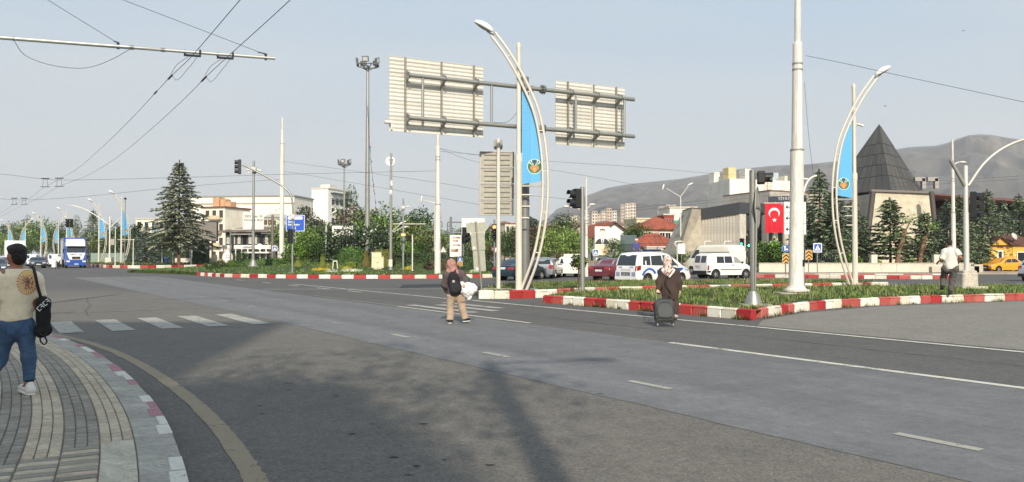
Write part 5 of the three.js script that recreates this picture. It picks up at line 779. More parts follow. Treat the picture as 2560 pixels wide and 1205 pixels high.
roadSign('direction_sign', 'white Şehir Merkezi sign with black arrow beside the stacked grey panels', P0(1183, 65.8, 0.4), -0.1, 1.95, 1.42, lines('#e6e4da', '#3a3a38', [['Şehir', 190, 110, 76], ['Merkezi', 130, 195, 76], ['/', 240, 300, 100, '#191919']], 512, 380, '#b9b7ad'), 4.35, { r: 0.05, over: -0.7 });
roadSign('board_sign', 'white board with one dark line hung by the tall mast', P0(856, 96, 0.6), 0.05, 2.5, 1.3, lines('#e9e6da', '#4b4a46', [['', 0, 0, 10, '#55534e', [60, 78, 380, 34, '#55534e']], ['Y', 400, 200, 70]], 512, 266, '#c9c5b8'), 4.0, { r: 0.06, over: 0 });
roadSign('destination_board', 'tall white board with brown destination plates and arrows', P0(1139, 63, 0.5), 0.05, 0.9, 1.72, canvasTex(256, 490, (c) => { c.fillStyle = '#e7e3d9'; c.fillRect(0, 0, 256, 490); c.fillStyle = '#7d4a3a'; for (const [x, y, w, h] of [[60, 40, 180, 36], [60, 112, 130, 36], [60, 210, 180, 36], [20, 310, 170, 76]]) c.fillRect(x, y, w, h); c.fillStyle = '#3b3836'; for (const y of [40, 122, 214]) { c.fillRect(24, y, 8, 40); c.fillRect(18, y, 20, 8); } for (const [x, y] of [[205, 340], [205, 440]]) { c.save(); c.translate(x, y); c.rotate(-0.8); c.fillRect(0, -5, 34, 10); c.beginPath(); c.moveTo(48, 0); c.lineTo(28, -13); c.lineTo(28, 13); c.fill(); c.restore(); } c.fillStyle = '#a9a49a'; for (const y of [90, 168, 262, 425, 455]) c.fillRect(40, y, 160, 8); c.fillStyle = '#f3eee8'; c.font = 'bold 26px sans-serif'; c.fillText('MÜZE', 70, 69); c.fillText('KALE', 72, 140); c.fillText('OTOGAR', 70, 238); c.fillText('ARSLAN', 30, 340); c.fillText('TEPE', 30, 372); }), 2.75, { over: -0.85, r: 0.05 });
roadSign('round_sign', 'small blue round sign over a chevron plate by the destination board', P0(1150, 62, 0.5), 0, 0.42, 0.42, upTex, 1.02, { round: true }); roadSign('chevron_sign', 'low yellow and black chevron plate by the destination board', P0(1150, 61.8, 0.4), 0, 0.36, 0.36, chevTex, 0.75);
roadSign('crossing_sign', 'square blue crossing sign on a thin post before the spruces', P0(2044, 58, 0.25), 0.05, 0.62, 0.66, walkTex, 2.25, { over: -0.3 });
roadSign('chevron_sign', 'chevron plate on a grey post beside the crossing sign', P0(2022, 57.5, 0.25), 0.05, 0.48, 0.7, chevTex, 1.72, { over: -0.3 });
roadSign('chevron_sign', 'chevron plate under the round arrow sign by the thick tram pole', P0(1965, 57, 0.25), 0.05, 0.5, 0.72, chevTex, 1.5, { over: -0.35 });
roadSign('round_sign', 'blue round sign with two white arrows above a chevron plate', P0(1964, 57.2, 0.25), 0.05, 0.56, 0.56, arrowTex, 2.2, { round: true, over: -0.3 });
roadSign('crossing_sign', 'small square crossing sign before the white gabled house', P0(1489, 72, 0.15), 0, 0.5, 0.56, walkTex, 1.95, { over: -0.2 });
roadSign('crossing_sign', 'tiny square crossing sign beside the brown gantry post', P0(687, 88, 0.6), 0, 0.55, 0.55, walkTex, 1.9, { over: -0.1 });
roadSign('poster_sign', 'white poster board with red and yellow lines under the twin lamp', P0(1704, 84, 0.2), 0.05, 0.72, 1.05, lines('#dfe6dc', '#b44b52', [['SALES', 60, 70, 110], ['~ ~ ~', 60, 220, 110, '#6fa9c0'], ['• • •', 80, 380, 90, '#c9b44a']], 512, 700), 2.35, { over: -0.2 });
for (let i = 0; i < 3; i++) roadSign('arrow_sign', ['top', 'middle', 'lowest'][i] + ' white arrow board of the three behind the thick tram pole', P0(1988, 56.5, 0.25), 0.02, 1.58, 0.76, canvasTex(512, 246, (c) => { c.fillStyle = '#e9e8e2'; c.fillRect(0, 0, 512, 246); c.strokeStyle = '#8f8e88'; c.lineWidth = 8; c.strokeRect(4, 4, 504, 238); c.fillStyle = '#1c1e1f'; c.fillRect(60, 110, 80, 26); c.beginPath(); c.moveTo(24, 123); c.lineTo(84, 70); c.lineTo(84, 176); c.fill(); c.font = 'bold 74px sans-serif'; c.textBaseline = 'middle'; c.fillText(['GAR', 'VALİLİK', 'OTOGAR'][i], 160, 125); }), 5.28 - i * 0.8, { over: -0.4, r: 0.05, legs: i ? [] : [0.3] });
roadSign('yield_sign', 'white triangular yield sign below the amber signal', P0(1237, 63, 0.3), 0, 0.05, 0.05, upTex, 1.6); { const o = scene.children[scene.children.length - 1]; part('triangle', extr(poly([[-0.38, 0.33], [0.38, 0.33], [0, -0.33]]), 0.03).translate(0, 1.7, 0.04), mat('#b3483f', 0.5), o); part('triangle_face', extr(poly([[-0.27, 0.26], [0.27, 0.26], [0, -0.2]]), 0.03).translate(0, 1.7, 0.05), mat('#e8e6de', 0.5), o); }
for (const [px, d, l] of [[569, 74, 'ornate white drop-shaped sign in front of the pavilion'], [1108, 66, 'ornate white drop-shaped sign behind the pink-scarfed woman']]) { const o = thing('ornate_sign', l, 'sign', P0(px, d, 0.7), 0), s = new THREE.Shape(); s.moveTo(0, 1.75); s.bezierCurveTo(0.1, 1.4, 0.55, 1.1, 0.52, 0.7); s.bezierCurveTo(0.5, 0.3, 0.3, 0.12, 0, 0.1); s.bezierCurveTo(-0.3, 0.12, -0.5, 0.3, -0.52, 0.7); s.bezierCurveTo(-0.55, 1.1, -0.1, 1.4, 0, 1.75); part('drop', extr(s, 0.12, 0.02), mat('#b9ada0', 0.6), o); const q = extr(s, 0.06, 0.01); q.scale(0.78, 0.78, 1); q.translate(0, 0.17, 0.06); part('white_face', q, mat('#e6e4df', 0.5), o); part('scroll', [sph(0.3, -0.5, 0.2, 0.05, 1, 0.8, 0.4), sph(0.3, 0.5, 0.2, 0.05, 1, 0.8, 0.4), sph(0.22, 0, 0.1, 0.08, 1.2, 0.8, 0.4)], mat('#8a6a5c', 0.7), o); part('lettering', [box(0.36, 0.05, 0.02, 0, 0.9, 0.1), box(0.42, 0.05, 0.02, 0, 0.72, 0.1)], mat('#777', 0.6), o); }
{ // cream control cabinet
const d = 61, o = thing('control_cabinet', 'cream double-door control cabinet on the garden lawn', 'cabinet', P0(945, d, 0.45), 0.05), m = mat('#d8cfae', 0.6, 0, { map: rep(T.plaster, 1.5) });
part('plinth', box(0.62, 0.2, 0.5, 0, 0.1, 0), mat('#bfb79f', 0.8), o); part('body', boxUV(box(0.92, 0.85, 0.5, 0, 0.62, 0)), m, o); part('upper_box', boxUV(box(0.74, 0.36, 0.42, -0.09, 1.24, 0)), m, o); part('lid', [box(0.98, 0.04, 0.56, 0, 1.06, 0), box(0.8, 0.04, 0.48, -0.09, 1.43, 0)], mat('#c5bb98', 0.6), o);
for (const s of [-1, 1]) { const dr = part('door', box(0.44, 0.78, 0.02, s * 0.228, 0.62, 0.262), m, o); part('handle', box(0.025, 0.12, 0.025, s * 0.05, 0.64, 0.28), trimDark, dr); }
const b = thing('stand', 'small white trapezoid frame among the garden hedges', 'stand', P0(838, 61.5, 0.55), 0.2); part('frame', [bar(V(-0.2, 0, 0), V(-0.13, 0.62, 0), 0.05, 6), bar(V(0.2, 0, 0), V(0.13, 0.62, 0), 0.05, 6), box(0.36, 0.08, 0.1, 0, 0.64, 0)], whitePole, b);
}
{
const o = thing('low_wall', 'long low white wall before the spruces across the street', 'wall', [0, 0.2, 0]), xs = [1896, 2010, 2120, 2240, 2360, 2420], m = plaster('#cfc9bb');
for (let i = 0; i < xs.length - 1; i++) { const a = V(GX(xs[i], 66), 0, -66), b = V(GX(xs[i + 1], 66 + (i > 3 ? 1 : 0)), 0, -66 - (i > 3 ? 1 : 0)), l = a.distanceTo(b), q = part('panel', boxUV(box(l - 0.03, 0.75 - (i % 2) * 0.05, 0.25)), m, o); q.position.set((a.x + b.x) / 2, 0.36, (a.z + b.z) / 2); part('coping', box(l, 0.07, 0.34, 0, 0.41, 0), mat('#bdb6a6', 0.9), q); }
for (const px of [2182, 2338]) part('pillar', boxUV(box(0.5, 1.5, 0.4, GX(px, 66.2), 0.75, -66.1)), m, o);
const f = thing('iron_fence', 'thin dark iron fence behind the low wall', 'fence', [0, 0.6, 0]); const x0 = GX(2040, 67.5), x1 = GX(2140, 67.5); part('rail', [box(x1 - x0, 0.05, 0.05, (x0 + x1) / 2, 1.3, -67.5), box(x1 - x0, 0.05, 0.05, (x0 + x1) / 2, 0.4, -67.5)], trimDark, f); for (let i = 0; i <= 22; i++) part('picket', box(0.03, 1.4, 0.03, lerp(x0, x1, i / 22), 0.7, -67.5), trimDark, f);
const gw = thing('green_fence', 'long green mesh fence behind the far lawn', 'fence', [0, 0.4, 0]); const a = GX(228, 128), b = GX(430, 122); for (let i = 0; i < 12; i++) { part('post', box(0.1, 1.8, 0.1, lerp(a, b, i / 12), 0.9, -lerp(128, 122, i / 12)), mat('#5f7468', 0.7), gw); part('panel', box((b - a) / 12 - 0.12, 1.5, 0.04, lerp(a, b, (i + 0.5) / 12), 0.85, -lerp(128, 122, (i + 0.5) / 12)), mat('#7d9086', 0.8), gw); }
const ks = thing('stone_bench', 'broken white stone blocks beside the running man', 'blocks', [0, 0.25, 0]); for (const [px, w, h] of [[2405, 0.8, 0.6], [2428, 1.0, 0.5], [2442, 0.7, 0.65], [2350, 1.6, 0.45]]) part('stone', boxUV(box(w, h, 0.5, GX(px, 64), h / 2, -64)), plaster('#bcb5a6'), ks);
}
// ---------- trees and shrubs ----------
const leafM = new THREE.MeshPhysicalMaterial({ name: 'leaf', color: '#ffffff', vertexColors: true, roughness: 0.9, side: THREE.DoubleSide, transmission: 0.35, thickness: 0, specularIntensity: 0.25 }), barkTex = dataTex(256, (() => { const c = tn(171, [[60, 0.3], [20, 0.3]]), s = tileNoise(0, 40, 3); return (u, v) => { const g = 0.72 + c(u, v) + (s(u, v * 0.2) - 0.5) * 0.5; return [g, g * 0.95, g * 0.88]; }; })());
const bark = (c) => mat(c, 0.95, 0, { map: rep(barkTex, 0.8) });
class Leaves {                                                            // gathers leaf faces, each with its own tone
constructor(cols, seed) { this.p = []; this.n = []; this.c = []; this.cols = cols.map((c) => new THREE.Color(c)); this.r = rng(seed); }
add(q, dir, len, wid, out, tone = 1) {                                   // a pointed blade from q along dir
const r = this.r, s = V(r() - 0.5, r() - 0.5, r() - 0.5).cross(dir).normalize().multiplyScalar(wid), m = q.clone().addScaledVector(dir, len * 0.45), e = q.clone().addScaledVector(dir, len), c = this.cols[Math.floor(r() * this.cols.length)], k = tone * (0.8 + r() * 0.4) * 2.05;
const bend = s.clone().cross(dir).normalize().multiplyScalar(wid * 0.35), a = m.clone().add(s).add(bend), b = m.clone().sub(s).add(bend), fn = a.clone().sub(q).cross(b.clone().sub(q)).normalize(); if (fn.dot(out) < 0) fn.negate(); fn.multiplyScalar(0.6).addScaledVector(out, 0.8).normalize();
for (const v of [q, a, e, q, e, b]) { this.p.push(v.x, v.y, v.z); this.n.push(fn.x, fn.y, fn.z); this.c.push(c.r * k, c.g * k, c.b * k); }
}
geo() { const g = new THREE.BufferGeometry(); g.setAttribute('position', new THREE.Float32BufferAttribute(this.p, 3)); g.setAttribute('normal', new THREE.Float32BufferAttribute(this.n, 3)); g.setAttribute('color', new THREE.Float32BufferAttribute(this.c, 3)); return g; }
}
const rdir = (r) => { const a = r() * 6.283, z = r() * 2 - 1, s = Math.sqrt(1 - z * z); return V(s * Math.cos(a), z, s * Math.sin(a)); };
function conifer({ H, R, bare = 1.2, cols, seed, droop = 0.25, fill = 1, ragged = 0.3, spray = 0.34, barkC = '#6d5a48', lean = 0, tr = 0.02 }) {
const L = new Leaves(cols, seed), r = L.r, wood = [cyl(H * tr * 0.15, H * tr, H, lean * 0.3, H / 2, 0, 8)], step = 0.3;
for (let y = bare; y < H - 0.15; y += step * (0.7 + r() * 0.6)) {
const u = (y - bare) / (H - bare), rad = R * Math.pow(1 - u, 0.82) * (u < 0.08 ? 0.7 + u * 3.7 : 1), n = Math.max(3, Math.round((4 + rad * 1.4) * fill)), a0 = r() * 6.28;
for (let i = 0; i < n; i++) {
const a = a0 + i / n * 6.283 + (r() - 0.5) * 0.7, len = rad * (1 - ragged + r() * ragged * 1.5) + 0.12, up = lerp(0.1, 0.75, u * u) - droop * 0.4 * r(), d = V(Math.cos(a), up, Math.sin(a)).normalize();
if (len > 1.1 && r() < 0.5) wood.push(bar(V(0, y, 0), V(d.x * len * 0.75, y + d.y * len * 0.75 - droop * len * 0.4, d.z * len * 0.75), 0.03, 4, 0.012));
const ns = Math.max(2, Math.round(len / 0.2)), tone = 0.75 + r() * 0.5;
for (let k = 0; k <= ns; k++) {
const t = k / ns; if (t < 0.18 && len > 0.8) continue; const q = V(d.x * len * t, y + d.y * len * t - droop * len * t * t * 0.7, d.z * len * t), w = (1.15 - t * 0.75) * Math.min(0.5, len * 0.4);
for (const s of [-1, 1, 0, 0.5]) { const sd = V(d.x * 0.75 - d.z * s, -0.1 - droop * (0.4 + r() * 0.8) + (r() - 0.4) * 0.45, d.z * 0.75 + d.x * s).normalize(); L.add(q.clone().add(V((r() - 0.5) * w * 0.5, (r() - 0.5) * 0.16, (r() - 0.5) * w * 0.5)), sd, spray * (0.7 + r() * 0.7), spray * 0.16, V(d.x * 0.7, 0.6, d.z * 0.7).normalize(), tone); }
}
}
}
for (let k = 0; k < 14; k++) L.add(V(0, H - r() * 0.6, 0), V(r() - 0.5, 0.9, r() - 0.5).normalize(), spray * 0.9, spray * 0.15, V(0, 1, 0));
return { crown: L.geo(), trunk: merge(wood), bark: bark(barkC) };
}
function broadleaf({ H, R, trunkH = 1.5, cols, seed, clumps = 34, per = 70, leaf = 0.2, shape = 'round', barkC = '#6b5c4c', r0 = 0.13 }) {
const L = new Leaves(cols, seed), r = L.r, wood = [cyl(r0 * 0.6, r0, trunkH + (H - trunkH) * 0.4, 0, (trunkH + (H - trunkH) * 0.4) / 2, 0, 8)], hc = H - trunkH;
for (let i = 0; i < clumps; i++) {
const d = rdir(r), f = 0.45 + 0.5 * Math.pow(r(), 0.5); let c = shape === 'tall' ? V(d.x * R * f, trunkH + hc * (0.5 + 0.48 * d.y * f), d.z * R * f) : V(d.x * R * f, trunkH + hc * (0.5 + 0.46 * d.y * f), d.z * R * f);
if (shape === 'tall') { const u = (c.y - trunkH) / hc, k = 0.35 + 0.9 * Math.sin(clamp(u, 0.05, 1) * PI * 0.9 + 0.15); c.x *= k; c.z *= k; } if (c.y < trunkH + hc * 0.25) { c.x *= 0.8; c.z *= 0.8; }
const cr = (shape === 'tall' ? 0.30 : 0.36) * Math.min(R, hc / 2) * (0.7 + r() * 0.6), tone = 0.75 + r() * 0.5;
if (r() < 0.5) wood.push(bar(V(0, trunkH * 0.9 + r() * hc * 0.25, 0), c, r0 * 0.25, 5, 0.012));
for (let k = 0; k < per; k++) { const e = rdir(r), q = c.clone().addScaledVector(e, cr * (0.55 + 0.5 * r())); q.y -= (1 - e.y) * cr * 0.1; const dd = e.clone().add(rdir(r).multiplyScalar(0.9)).normalize(); L.add(q, dd, leaf * (0.6 + r() * 0.8), leaf * 0.3, e, tone); }
}
return { crown: L.geo(), trunk: merge(wood), bark: bark(barkC) };
}
const treeProto = new Map();
function tree(kind, name, label, category, px, d, y, scale = 1, sy = scale, turn = 0) {
const P = treeProto.get(kind), o = thing(name, label, category, [GX(px, d), y, -d], turn);
part('trunk', P.trunk, P.bark, o); part('crown', P.crown, leafM, o); o.scale.set(scale, sy, scale); return o;
}
const spruceC = ['#5a6a4f', '#4e5f49', '#68765a', '#55654c', '#768068'], cedarC = ['#6a725d', '#5b6653', '#7c806b', '#67705a', '#888872', '#515b4a'], greenC = ['#637e42', '#566f3b', '#748d4c', '#4c6234', '#829856'], deepC = ['#3f5a2c', '#4a6433', '#365026', '#56703a'], oliveC = ['#6f7c45', '#5f6d3a', '#7f8a52', '#545f33'], lightC = ['#879f54', '#78904a', '#97ab62', '#6c8443'], brownC = ['#6a5a4a', '#5a4a3e', '#766656', '#5f5a44'];
treeProto.set('cedar', conifer({ H: 14, R: 4.5, bare: 2.4, cols: cedarC, seed: 3, droop: 0.3, fill: 1.0, ragged: 0.45, spray: 0.46, barkC: '#8d7c6a', tr: 0.018 }));
treeProto.set('spruce', conifer({ H: 10, R: 2.7, bare: 0.6, cols: spruceC, seed: 5, droop: 0.35, fill: 1.05, ragged: 0.35, spray: 0.36 }));
treeProto.set('spruce_b', conifer({ H: 9, R: 2.5, bare: 1.4, cols: spruceC, seed: 15, droop: 0.5, fill: 0.85, ragged: 0.5, spray: 0.38 }));
treeProto.set('open_cedar', conifer({ H: 6.6, R: 2.3, bare: 1.3, cols: ['#566349', '#4a573f', '#65705a', '#6f7a5c'], seed: 8, droop: 0.15, fill: 1.15, ragged: 0.65, spray: 0.42 }));
treeProto.set('blue_fir', conifer({ H: 5, R: 2.2, bare: 0.3, cols: ['#5d6d66', '#4e5e58', '#6d7a72'], seed: 9, fill: 1, spray: 0.3 }));
treeProto.set('round', broadleaf({ H: 8, R: 3.4, trunkH: 1.4, cols: greenC, seed: 21, clumps: 46, per: 85, leaf: 0.34 }));
treeProto.set('deep', broadleaf({ H: 8, R: 3.2, trunkH: 1.2, cols: deepC, seed: 22, clumps: 42, per: 85, leaf: 0.32 }));
treeProto.set('olive', broadleaf({ H: 7, R: 2.8, trunkH: 1.2, cols: oliveC, seed: 23, clumps: 36, per: 80, leaf: 0.3 }));
treeProto.set('light', broadleaf({ H: 7, R: 2.6, trunkH: 1.0, cols: lightC, seed: 24, clumps: 40, per: 80, leaf: 0.28 }));
treeProto.set('poplar', broadleaf({ H: 12, R: 2.0, trunkH: 1.0, cols: ['#66764d', '#55663f', '#7a8560', '#8a9072'], seed: 25, clumps: 46, per: 60, leaf: 0.32, shape: 'tall', barkC: '#a39886' }));
treeProto.set('cypress', broadleaf({ H: 7, R: 0.9, trunkH: 0.2, cols: ['#37472f', '#42523a', '#2f3e29'], seed: 26, clumps: 46, per: 60, leaf: 0.22, shape: 'tall' }));
treeProto.set('purple', broadleaf({ H: 6, R: 2.4, trunkH: 0.8, cols: brownC, seed: 27, clumps: 36, per: 70, leaf: 0.28 }));
treeProto.set('pine', broadleaf({ H: 9, R: 2.6, trunkH: 2.2, cols: ['#4b5642', '#3f4a38', '#5a6350'], seed: 28, clumps: 36, per: 90, leaf: 0.34 }));
treeProto.set('shrub', broadleaf({ H: 2.4, R: 1.6, trunkH: 0.1, cols: deepC, seed: 29, clumps: 26, per: 70, leaf: 0.16, r0: 0.05 }));
treeProto.set('bright_shrub', broadleaf({ H: 2.2, R: 1.3, trunkH: 0.1, cols: ['#6f8f3a', '#5c7c30', '#86a04a', '#4b6a2a'], seed: 30, clumps: 26, per: 70, leaf: 0.16, r0: 0.05 }));
treeProto.set('white_shrub', broadleaf({ H: 3.2, R: 1.7, trunkH: 0.2, cols: ['#3a4c34', '#33442f', '#4a5c42', '#a9aea2', '#41543a', '#2e3d2b'], seed: 31, clumps: 26, per: 60, leaf: 0.24, r0: 0.06 }));
treeProto.set('small_round', broadleaf({ H: 1.45, R: 0.36, trunkH: 0.84, cols: ['#5b7430', '#4d6629', '#6f8640'], seed: 32, clumps: 22, per: 60, leaf: 0.075, r0: 0.03 }));
treeProto.set('autumn', broadleaf({ H: 1.9, R: 0.8, trunkH: 0.9, cols: ['#6f6a44', '#7d6f4c', '#5f6a3c'], seed: 33, clumps: 18, per: 50, leaf: 0.14, r0: 0.04 }));
const T3 = (k, n, l, c, ...a) => tree(k, n, l, c, ...a);
T3('cedar', 'cedar_tree', 'tall grey-green cedar with pale trunk on the lawn by the main road', 'cedar', 447, 106, 0.4, 1);
T3('blue_fir', 'fir_tree', 'low bluish fir beside the tall cedar', 'fir', 364, 112, 0.4, 1.05);
T3('cypress', 'cypress_tree', 'dark narrow cypress behind the green fence', 'cypress', 342, 130, 0.2, 1.1);
for (const [k, px, d, s, l] of [['deep', 28, 260, 1.5, 'dark tree over the white lorry far down the road'], ['olive', 62, 240, 1.7, 'wide olive tree behind the row of sail lamps'], ['round', 108, 235, 1.6, 'bright green broad tree above the black sedan'], ['poplar', 70, 280, 1.35, 'thin tall poplar tips above the olive tree'], ['olive', 140, 250, 1.4, 'hazy olive tree behind the truck box'], ['poplar', 192, 190, 0.95, 'loose grey poplar over the truck cab'], ['deep', 165, 205, 1.2, 'dark bushy tree beside the poplar by the truck'], ['spruce', 232, 170, 1.15, 'narrow green spruce behind the curved signal arm'], ['olive', 255, 160, 0.95, 'low brownish tree behind the far fence'], ['deep', 283, 150, 0.95, 'dark tree close to the sail lamp by the kerb'], ['deep', 316, 140, 0.85, 'dark dense tree before the cream roofed house'], ['olive', 372, 150, 1.0, 'grey olive tree behind the bluish fir'], ['light', 4, 230, 1.2, 'light green tree at the far end of the road']]) T3(k, 'roadside_tree', l, 'tree', px, d, 0.1, s);
T3('pine', 'pine_tree', 'dark rounded pine in front of the white office tower', 'pine', 772, 135, 0.3, 1.12);
for (const [k, px, d, s, y, l] of [['round', 728, 112, 0.85, 0.5, 'green tree behind the blue direction sign'], ['light', 762, 108, 0.75, 0.5, 'light green leafy tree under the dark pine'], ['round', 800, 110, 0.72, 0.5, 'green tree left of the white board by the mast'.replace('left of', 'beside')], ['deep', 838, 106, 0.7, 0.5, 'dark green tree behind the white board'], ['poplar', 880, 120, 1.02, 0.4, 'tall poplar with pale top beside the mast'], ['purple', 893, 112, 1.35, 0.4, 'brownish dark tree just behind the tall mast'], ['round', 946, 108, 1.05, 0.4, 'large bright green tree beside the tall mast'], ['light', 965, 104, 0.9, 0.4, 'yellow-green tree by the disc pole'], ['round', 985, 112, 0.95, 0.4, 'green tree with a bare crown top behind the disc pole'], ['olive', 1022, 110, 0.9, 0.4, 'olive tree behind the camera dome pole'], ['deep', 1055, 115, 1.0, 0.4, 'dark green tree beside the white tram pole'], ['olive', 1075, 105, 0.8, 0.4, 'dull green tree right behind the white tram pole'.replace('right behind', 'close behind')], ['round', 1120, 125, 0.75, 0.2, 'green tree behind the brown destination board'], ['deep', 1165, 130, 0.75, 0.2, 'dark tree beneath the Şehir Merkezi sign'], ['olive', 1195, 120, 0.72, 0.2, 'olive tree behind the grey arrow plates'], ['deep', 1222, 125, 0.75, 0.2, 'dark tree beside the amber signal'], ['round', 1262, 122, 0.72, 0.2, 'green tree behind the stacked sign panels'], ['deep', 1290, 118, 0.7, 0.2, 'dark green tree behind the gantry post'], ['purple', 1325, 105, 0.95, 0.2, 'reddish-brown tree beside the gantry post'], ['cypress', 1321, 118, 1.15, 0.2, 'dark pointed cypress behind the gantry'], ['cypress', 1334, 119, 1.1, 0.2, 'second dark cypress close to the sail lamp bow'], ['light', 1372, 104, 0.78, 0.2, 'bright light-green tree beside the sail lamp bow'], ['olive', 1397, 112, 0.8, 0.2, 'olive tree behind the white container wall'], ['light', 1425, 110, 0.78, 0.2, 'light green tree over the white container'], ['light', 1447, 114, 0.72, 0.2, 'pale green tree behind the black hooded signal'], ['deep', 1413, 135, 1.05, 0.2, 'dark tree on the edge of the slope town'], ['olive', 1350, 140, 1.0, 0.2, 'grey-green tree below the mountain foot'], ['deep', 1593, 118, 0.78, 0.2, 'dark green tree between the two orange roofs'], ['deep', 1537, 100, 0.45, 0.2, 'dark young fir-like tree by the portrait banner'], ['round', 1580, 130, 0.8, 0.2, 'green tree behind the porch house']]) T3(k, 'park_tree', l, 'tree', px, d, y, s);
for (const [k, px, d, s, y, l] of [['white_shrub', 862, 70, 1.05, 0.9, 'dark shrub with pale shining leaves at the foot of the mast'], ['white_shrub', 941, 69, 1.12, 0.9, 'second pale-leaved shrub on the other side of the mast'], ['shrub', 815, 72, 1.1, 0.9, 'dark rounded garden shrub behind the cone topiary'], ['shrub', 775, 74, 1.0, 0.9, 'wide dark shrub near the blue sign post'], ['bright_shrub', 735, 72, 0.9, 0.8, 'green shrub by the cantilever signal post'], ['shrub', 598, 78, 0.6, 0.7, 'low round bonsai-like shrub before the pavilion'], ['bright_shrub', 1003, 72, 1.0, 0.8, 'green shrub behind the camera dome pole'], ['shrub', 1040, 74, 0.9, 0.8, 'dark shrub behind the low amber lamp'], ['shrub', 548, 64, 0.35, 0.5, 'low dark shrub at the tip of the garden'], ['shrub', 525, 63, 0.32, 0.4, 'small reddish dark shrub on the garden tip'], ['bright_shrub', 575, 65, 0.32, 0.55, 'small bright shrub near the garden tip'], ['shrub', 1896, 68, 1.0, 0.2, 'dark shrub behind the flared signal post'], ['bright_shrub', 1925, 68, 1.25, 0.2, 'bright green shrub under the red flag'], ['shrub', 1951, 67.5, 1.05, 0.2, 'dark green shrub beside the arrow sign'], ['shrub', 1910, 70, 1.15, 0.2, 'tall dark shrub before the theatre windows'], ['shrub', 1689, 86, 0.75, 0.2, 'shrub at the foot of the sloped buttress'], ['shrub', 1722, 85, 0.8, 0.2, 'dark shrub behind the white panel van'], ['deep', 1797, 90, 0.3, 0.2, 'small upright tree before the concrete ribs'], ['bright_shrub', 2195, 66.4, 0.45, 0.2, 'green bush among the spruces by the low wall'], ['bright_shrub', 2272, 67.4, 0.6, 0.2, 'leafy bush between the two leaning trunks'], ['bright_shrub', 2120, 67, 0.75, 0.2, 'bush behind the sail lamp foot'], ['shrub', 1518, 92, 0.6, 0.2, 'dark bush before the portrait banner'], ['shrub', 1555, 95, 0.8, 0.2, 'bush beside the awning by the white house'], ['autumn', 1397, 80, 1.0, 0.1, 'small rusty tree before the white container'], ['shrub', 1365, 84, 0.8, 0.1, 'bush behind the silver wagon']]) T3(k, 'shrub', l, 'shrub', px, d, y, s);
T3('spruce', 'spruce_tree', 'tallest dark spruce beside the thick white tram pole', 'spruce', 2050, 70, 0.2, 0.92, 0.92);
for (const [k, px, d, s, l] of [['spruce_b', 2095, 69, 0.86, 'dense spruce behind the sail lamp bow'], ['spruce', 2010, 73, 0.7, 'spruce behind the three arrow boards'], ['spruce_b', 2075, 74, 0.85, 'second dark spruce behind the tallest one'], ['spruce_b', 2135, 72, 0.72, 'spruce beside the sail lamp mast'], ['open_cedar', 2226, 68, 1.0, 'open layered cedar before the pale stone wall'], ['open_cedar', 2312, 68.5, 0.78, 'ragged cedar on the second leaning trunk'], ['spruce_b', 2368, 76, 0.75, 'dark spruce behind the slim tram pole'], ['spruce', 2400, 74, 0.72, 'spruce behind the signal with the curved arm'], ['spruce_b', 2440, 78, 0.78, 'spruce with bare lower trunk by the signal hoods'], ['spruce', 2470, 80, 0.82, 'tall spruce beside the yellow kiosk'], ['spruce_b', 2508, 84, 0.85, 'spruce rising over the kiosk roof'], ['spruce', 2548, 86, 0.86, 'spruce at the end of the row over the kiosk'], ['spruce_b', 2585, 84, 0.85, 'last spruce of the row past the kiosk'], ['spruce', 2425, 88, 0.75, 'spruce half hidden in the middle of the row'], ['spruce_b', 2345, 84, 0.6, 'small spruce against the edge of the stone wall'], ['spruce_b', 2160, 78, 0.6, 'smaller spruce between the sail lamp and the cedar']]) T3(k, 'spruce_tree', l, 'spruce', px, d, 0.2, s, s * (s > 0.84 ? 0.95 : 1), px);
for (const [px, px2, y2, l, d] of [[2238, 2262, 575, 'leaning cut trunk with one leafy branch before the stone wall', 66.5], [2296, 2312, 592, 'second leaning trunk with sparse green shoots', 66.8]]) {
const a = V(GX(px, d), 0.2, -d), b = at(px2, y2, d), o = thing('leaning_tree', l, 'tree', a), e = b.clone().sub(a); part('trunk', tube([V(0, -0.2, 0), e.clone().multiplyScalar(0.5).add(V(-0.08, 0, 0)), e], 0.2, 12, 8), bark('#8d7561'), o); part('limb', bar(e.clone().multiplyScalar(0.9), e.clone().add(V(0.55, 0.9, 0)), 0.08, 6, 0.03), bark('#8d7561'), o);
const L = new Leaves(['#5f7a3a', '#70894a', '#4f6a32', '#566a44'], px), r = L.r; for (let i = 0; i < 170; i++) { const c = i % 3 ? e.clone().add(V(0.5 + (r() - 0.5) * 1.3, 0.9 + (r() - 0.5) * 0.7, (r() - 0.5) * 0.9)) : e.clone().multiplyScalar(0.75 + r() * 0.2).add(V(-0.3 + (r() - 0.5) * 0.9, (r() - 0.5) * 0.8, (r() - 0.5) * 0.7)); L.add(c, rdir(r), 0.24, 0.05, V(0, 1, 0.3).normalize()); } part('crown', L.geo(), leafM, o);
}
{ // little round tree on the near strip
const d = 31.5, o = tree('small_round', 'small_tree', 'small ball-shaped tree behind the hooded signal post', 'tree', 1447, d, 0.25, 1, 1); o.rotation.z = 0.02;
}
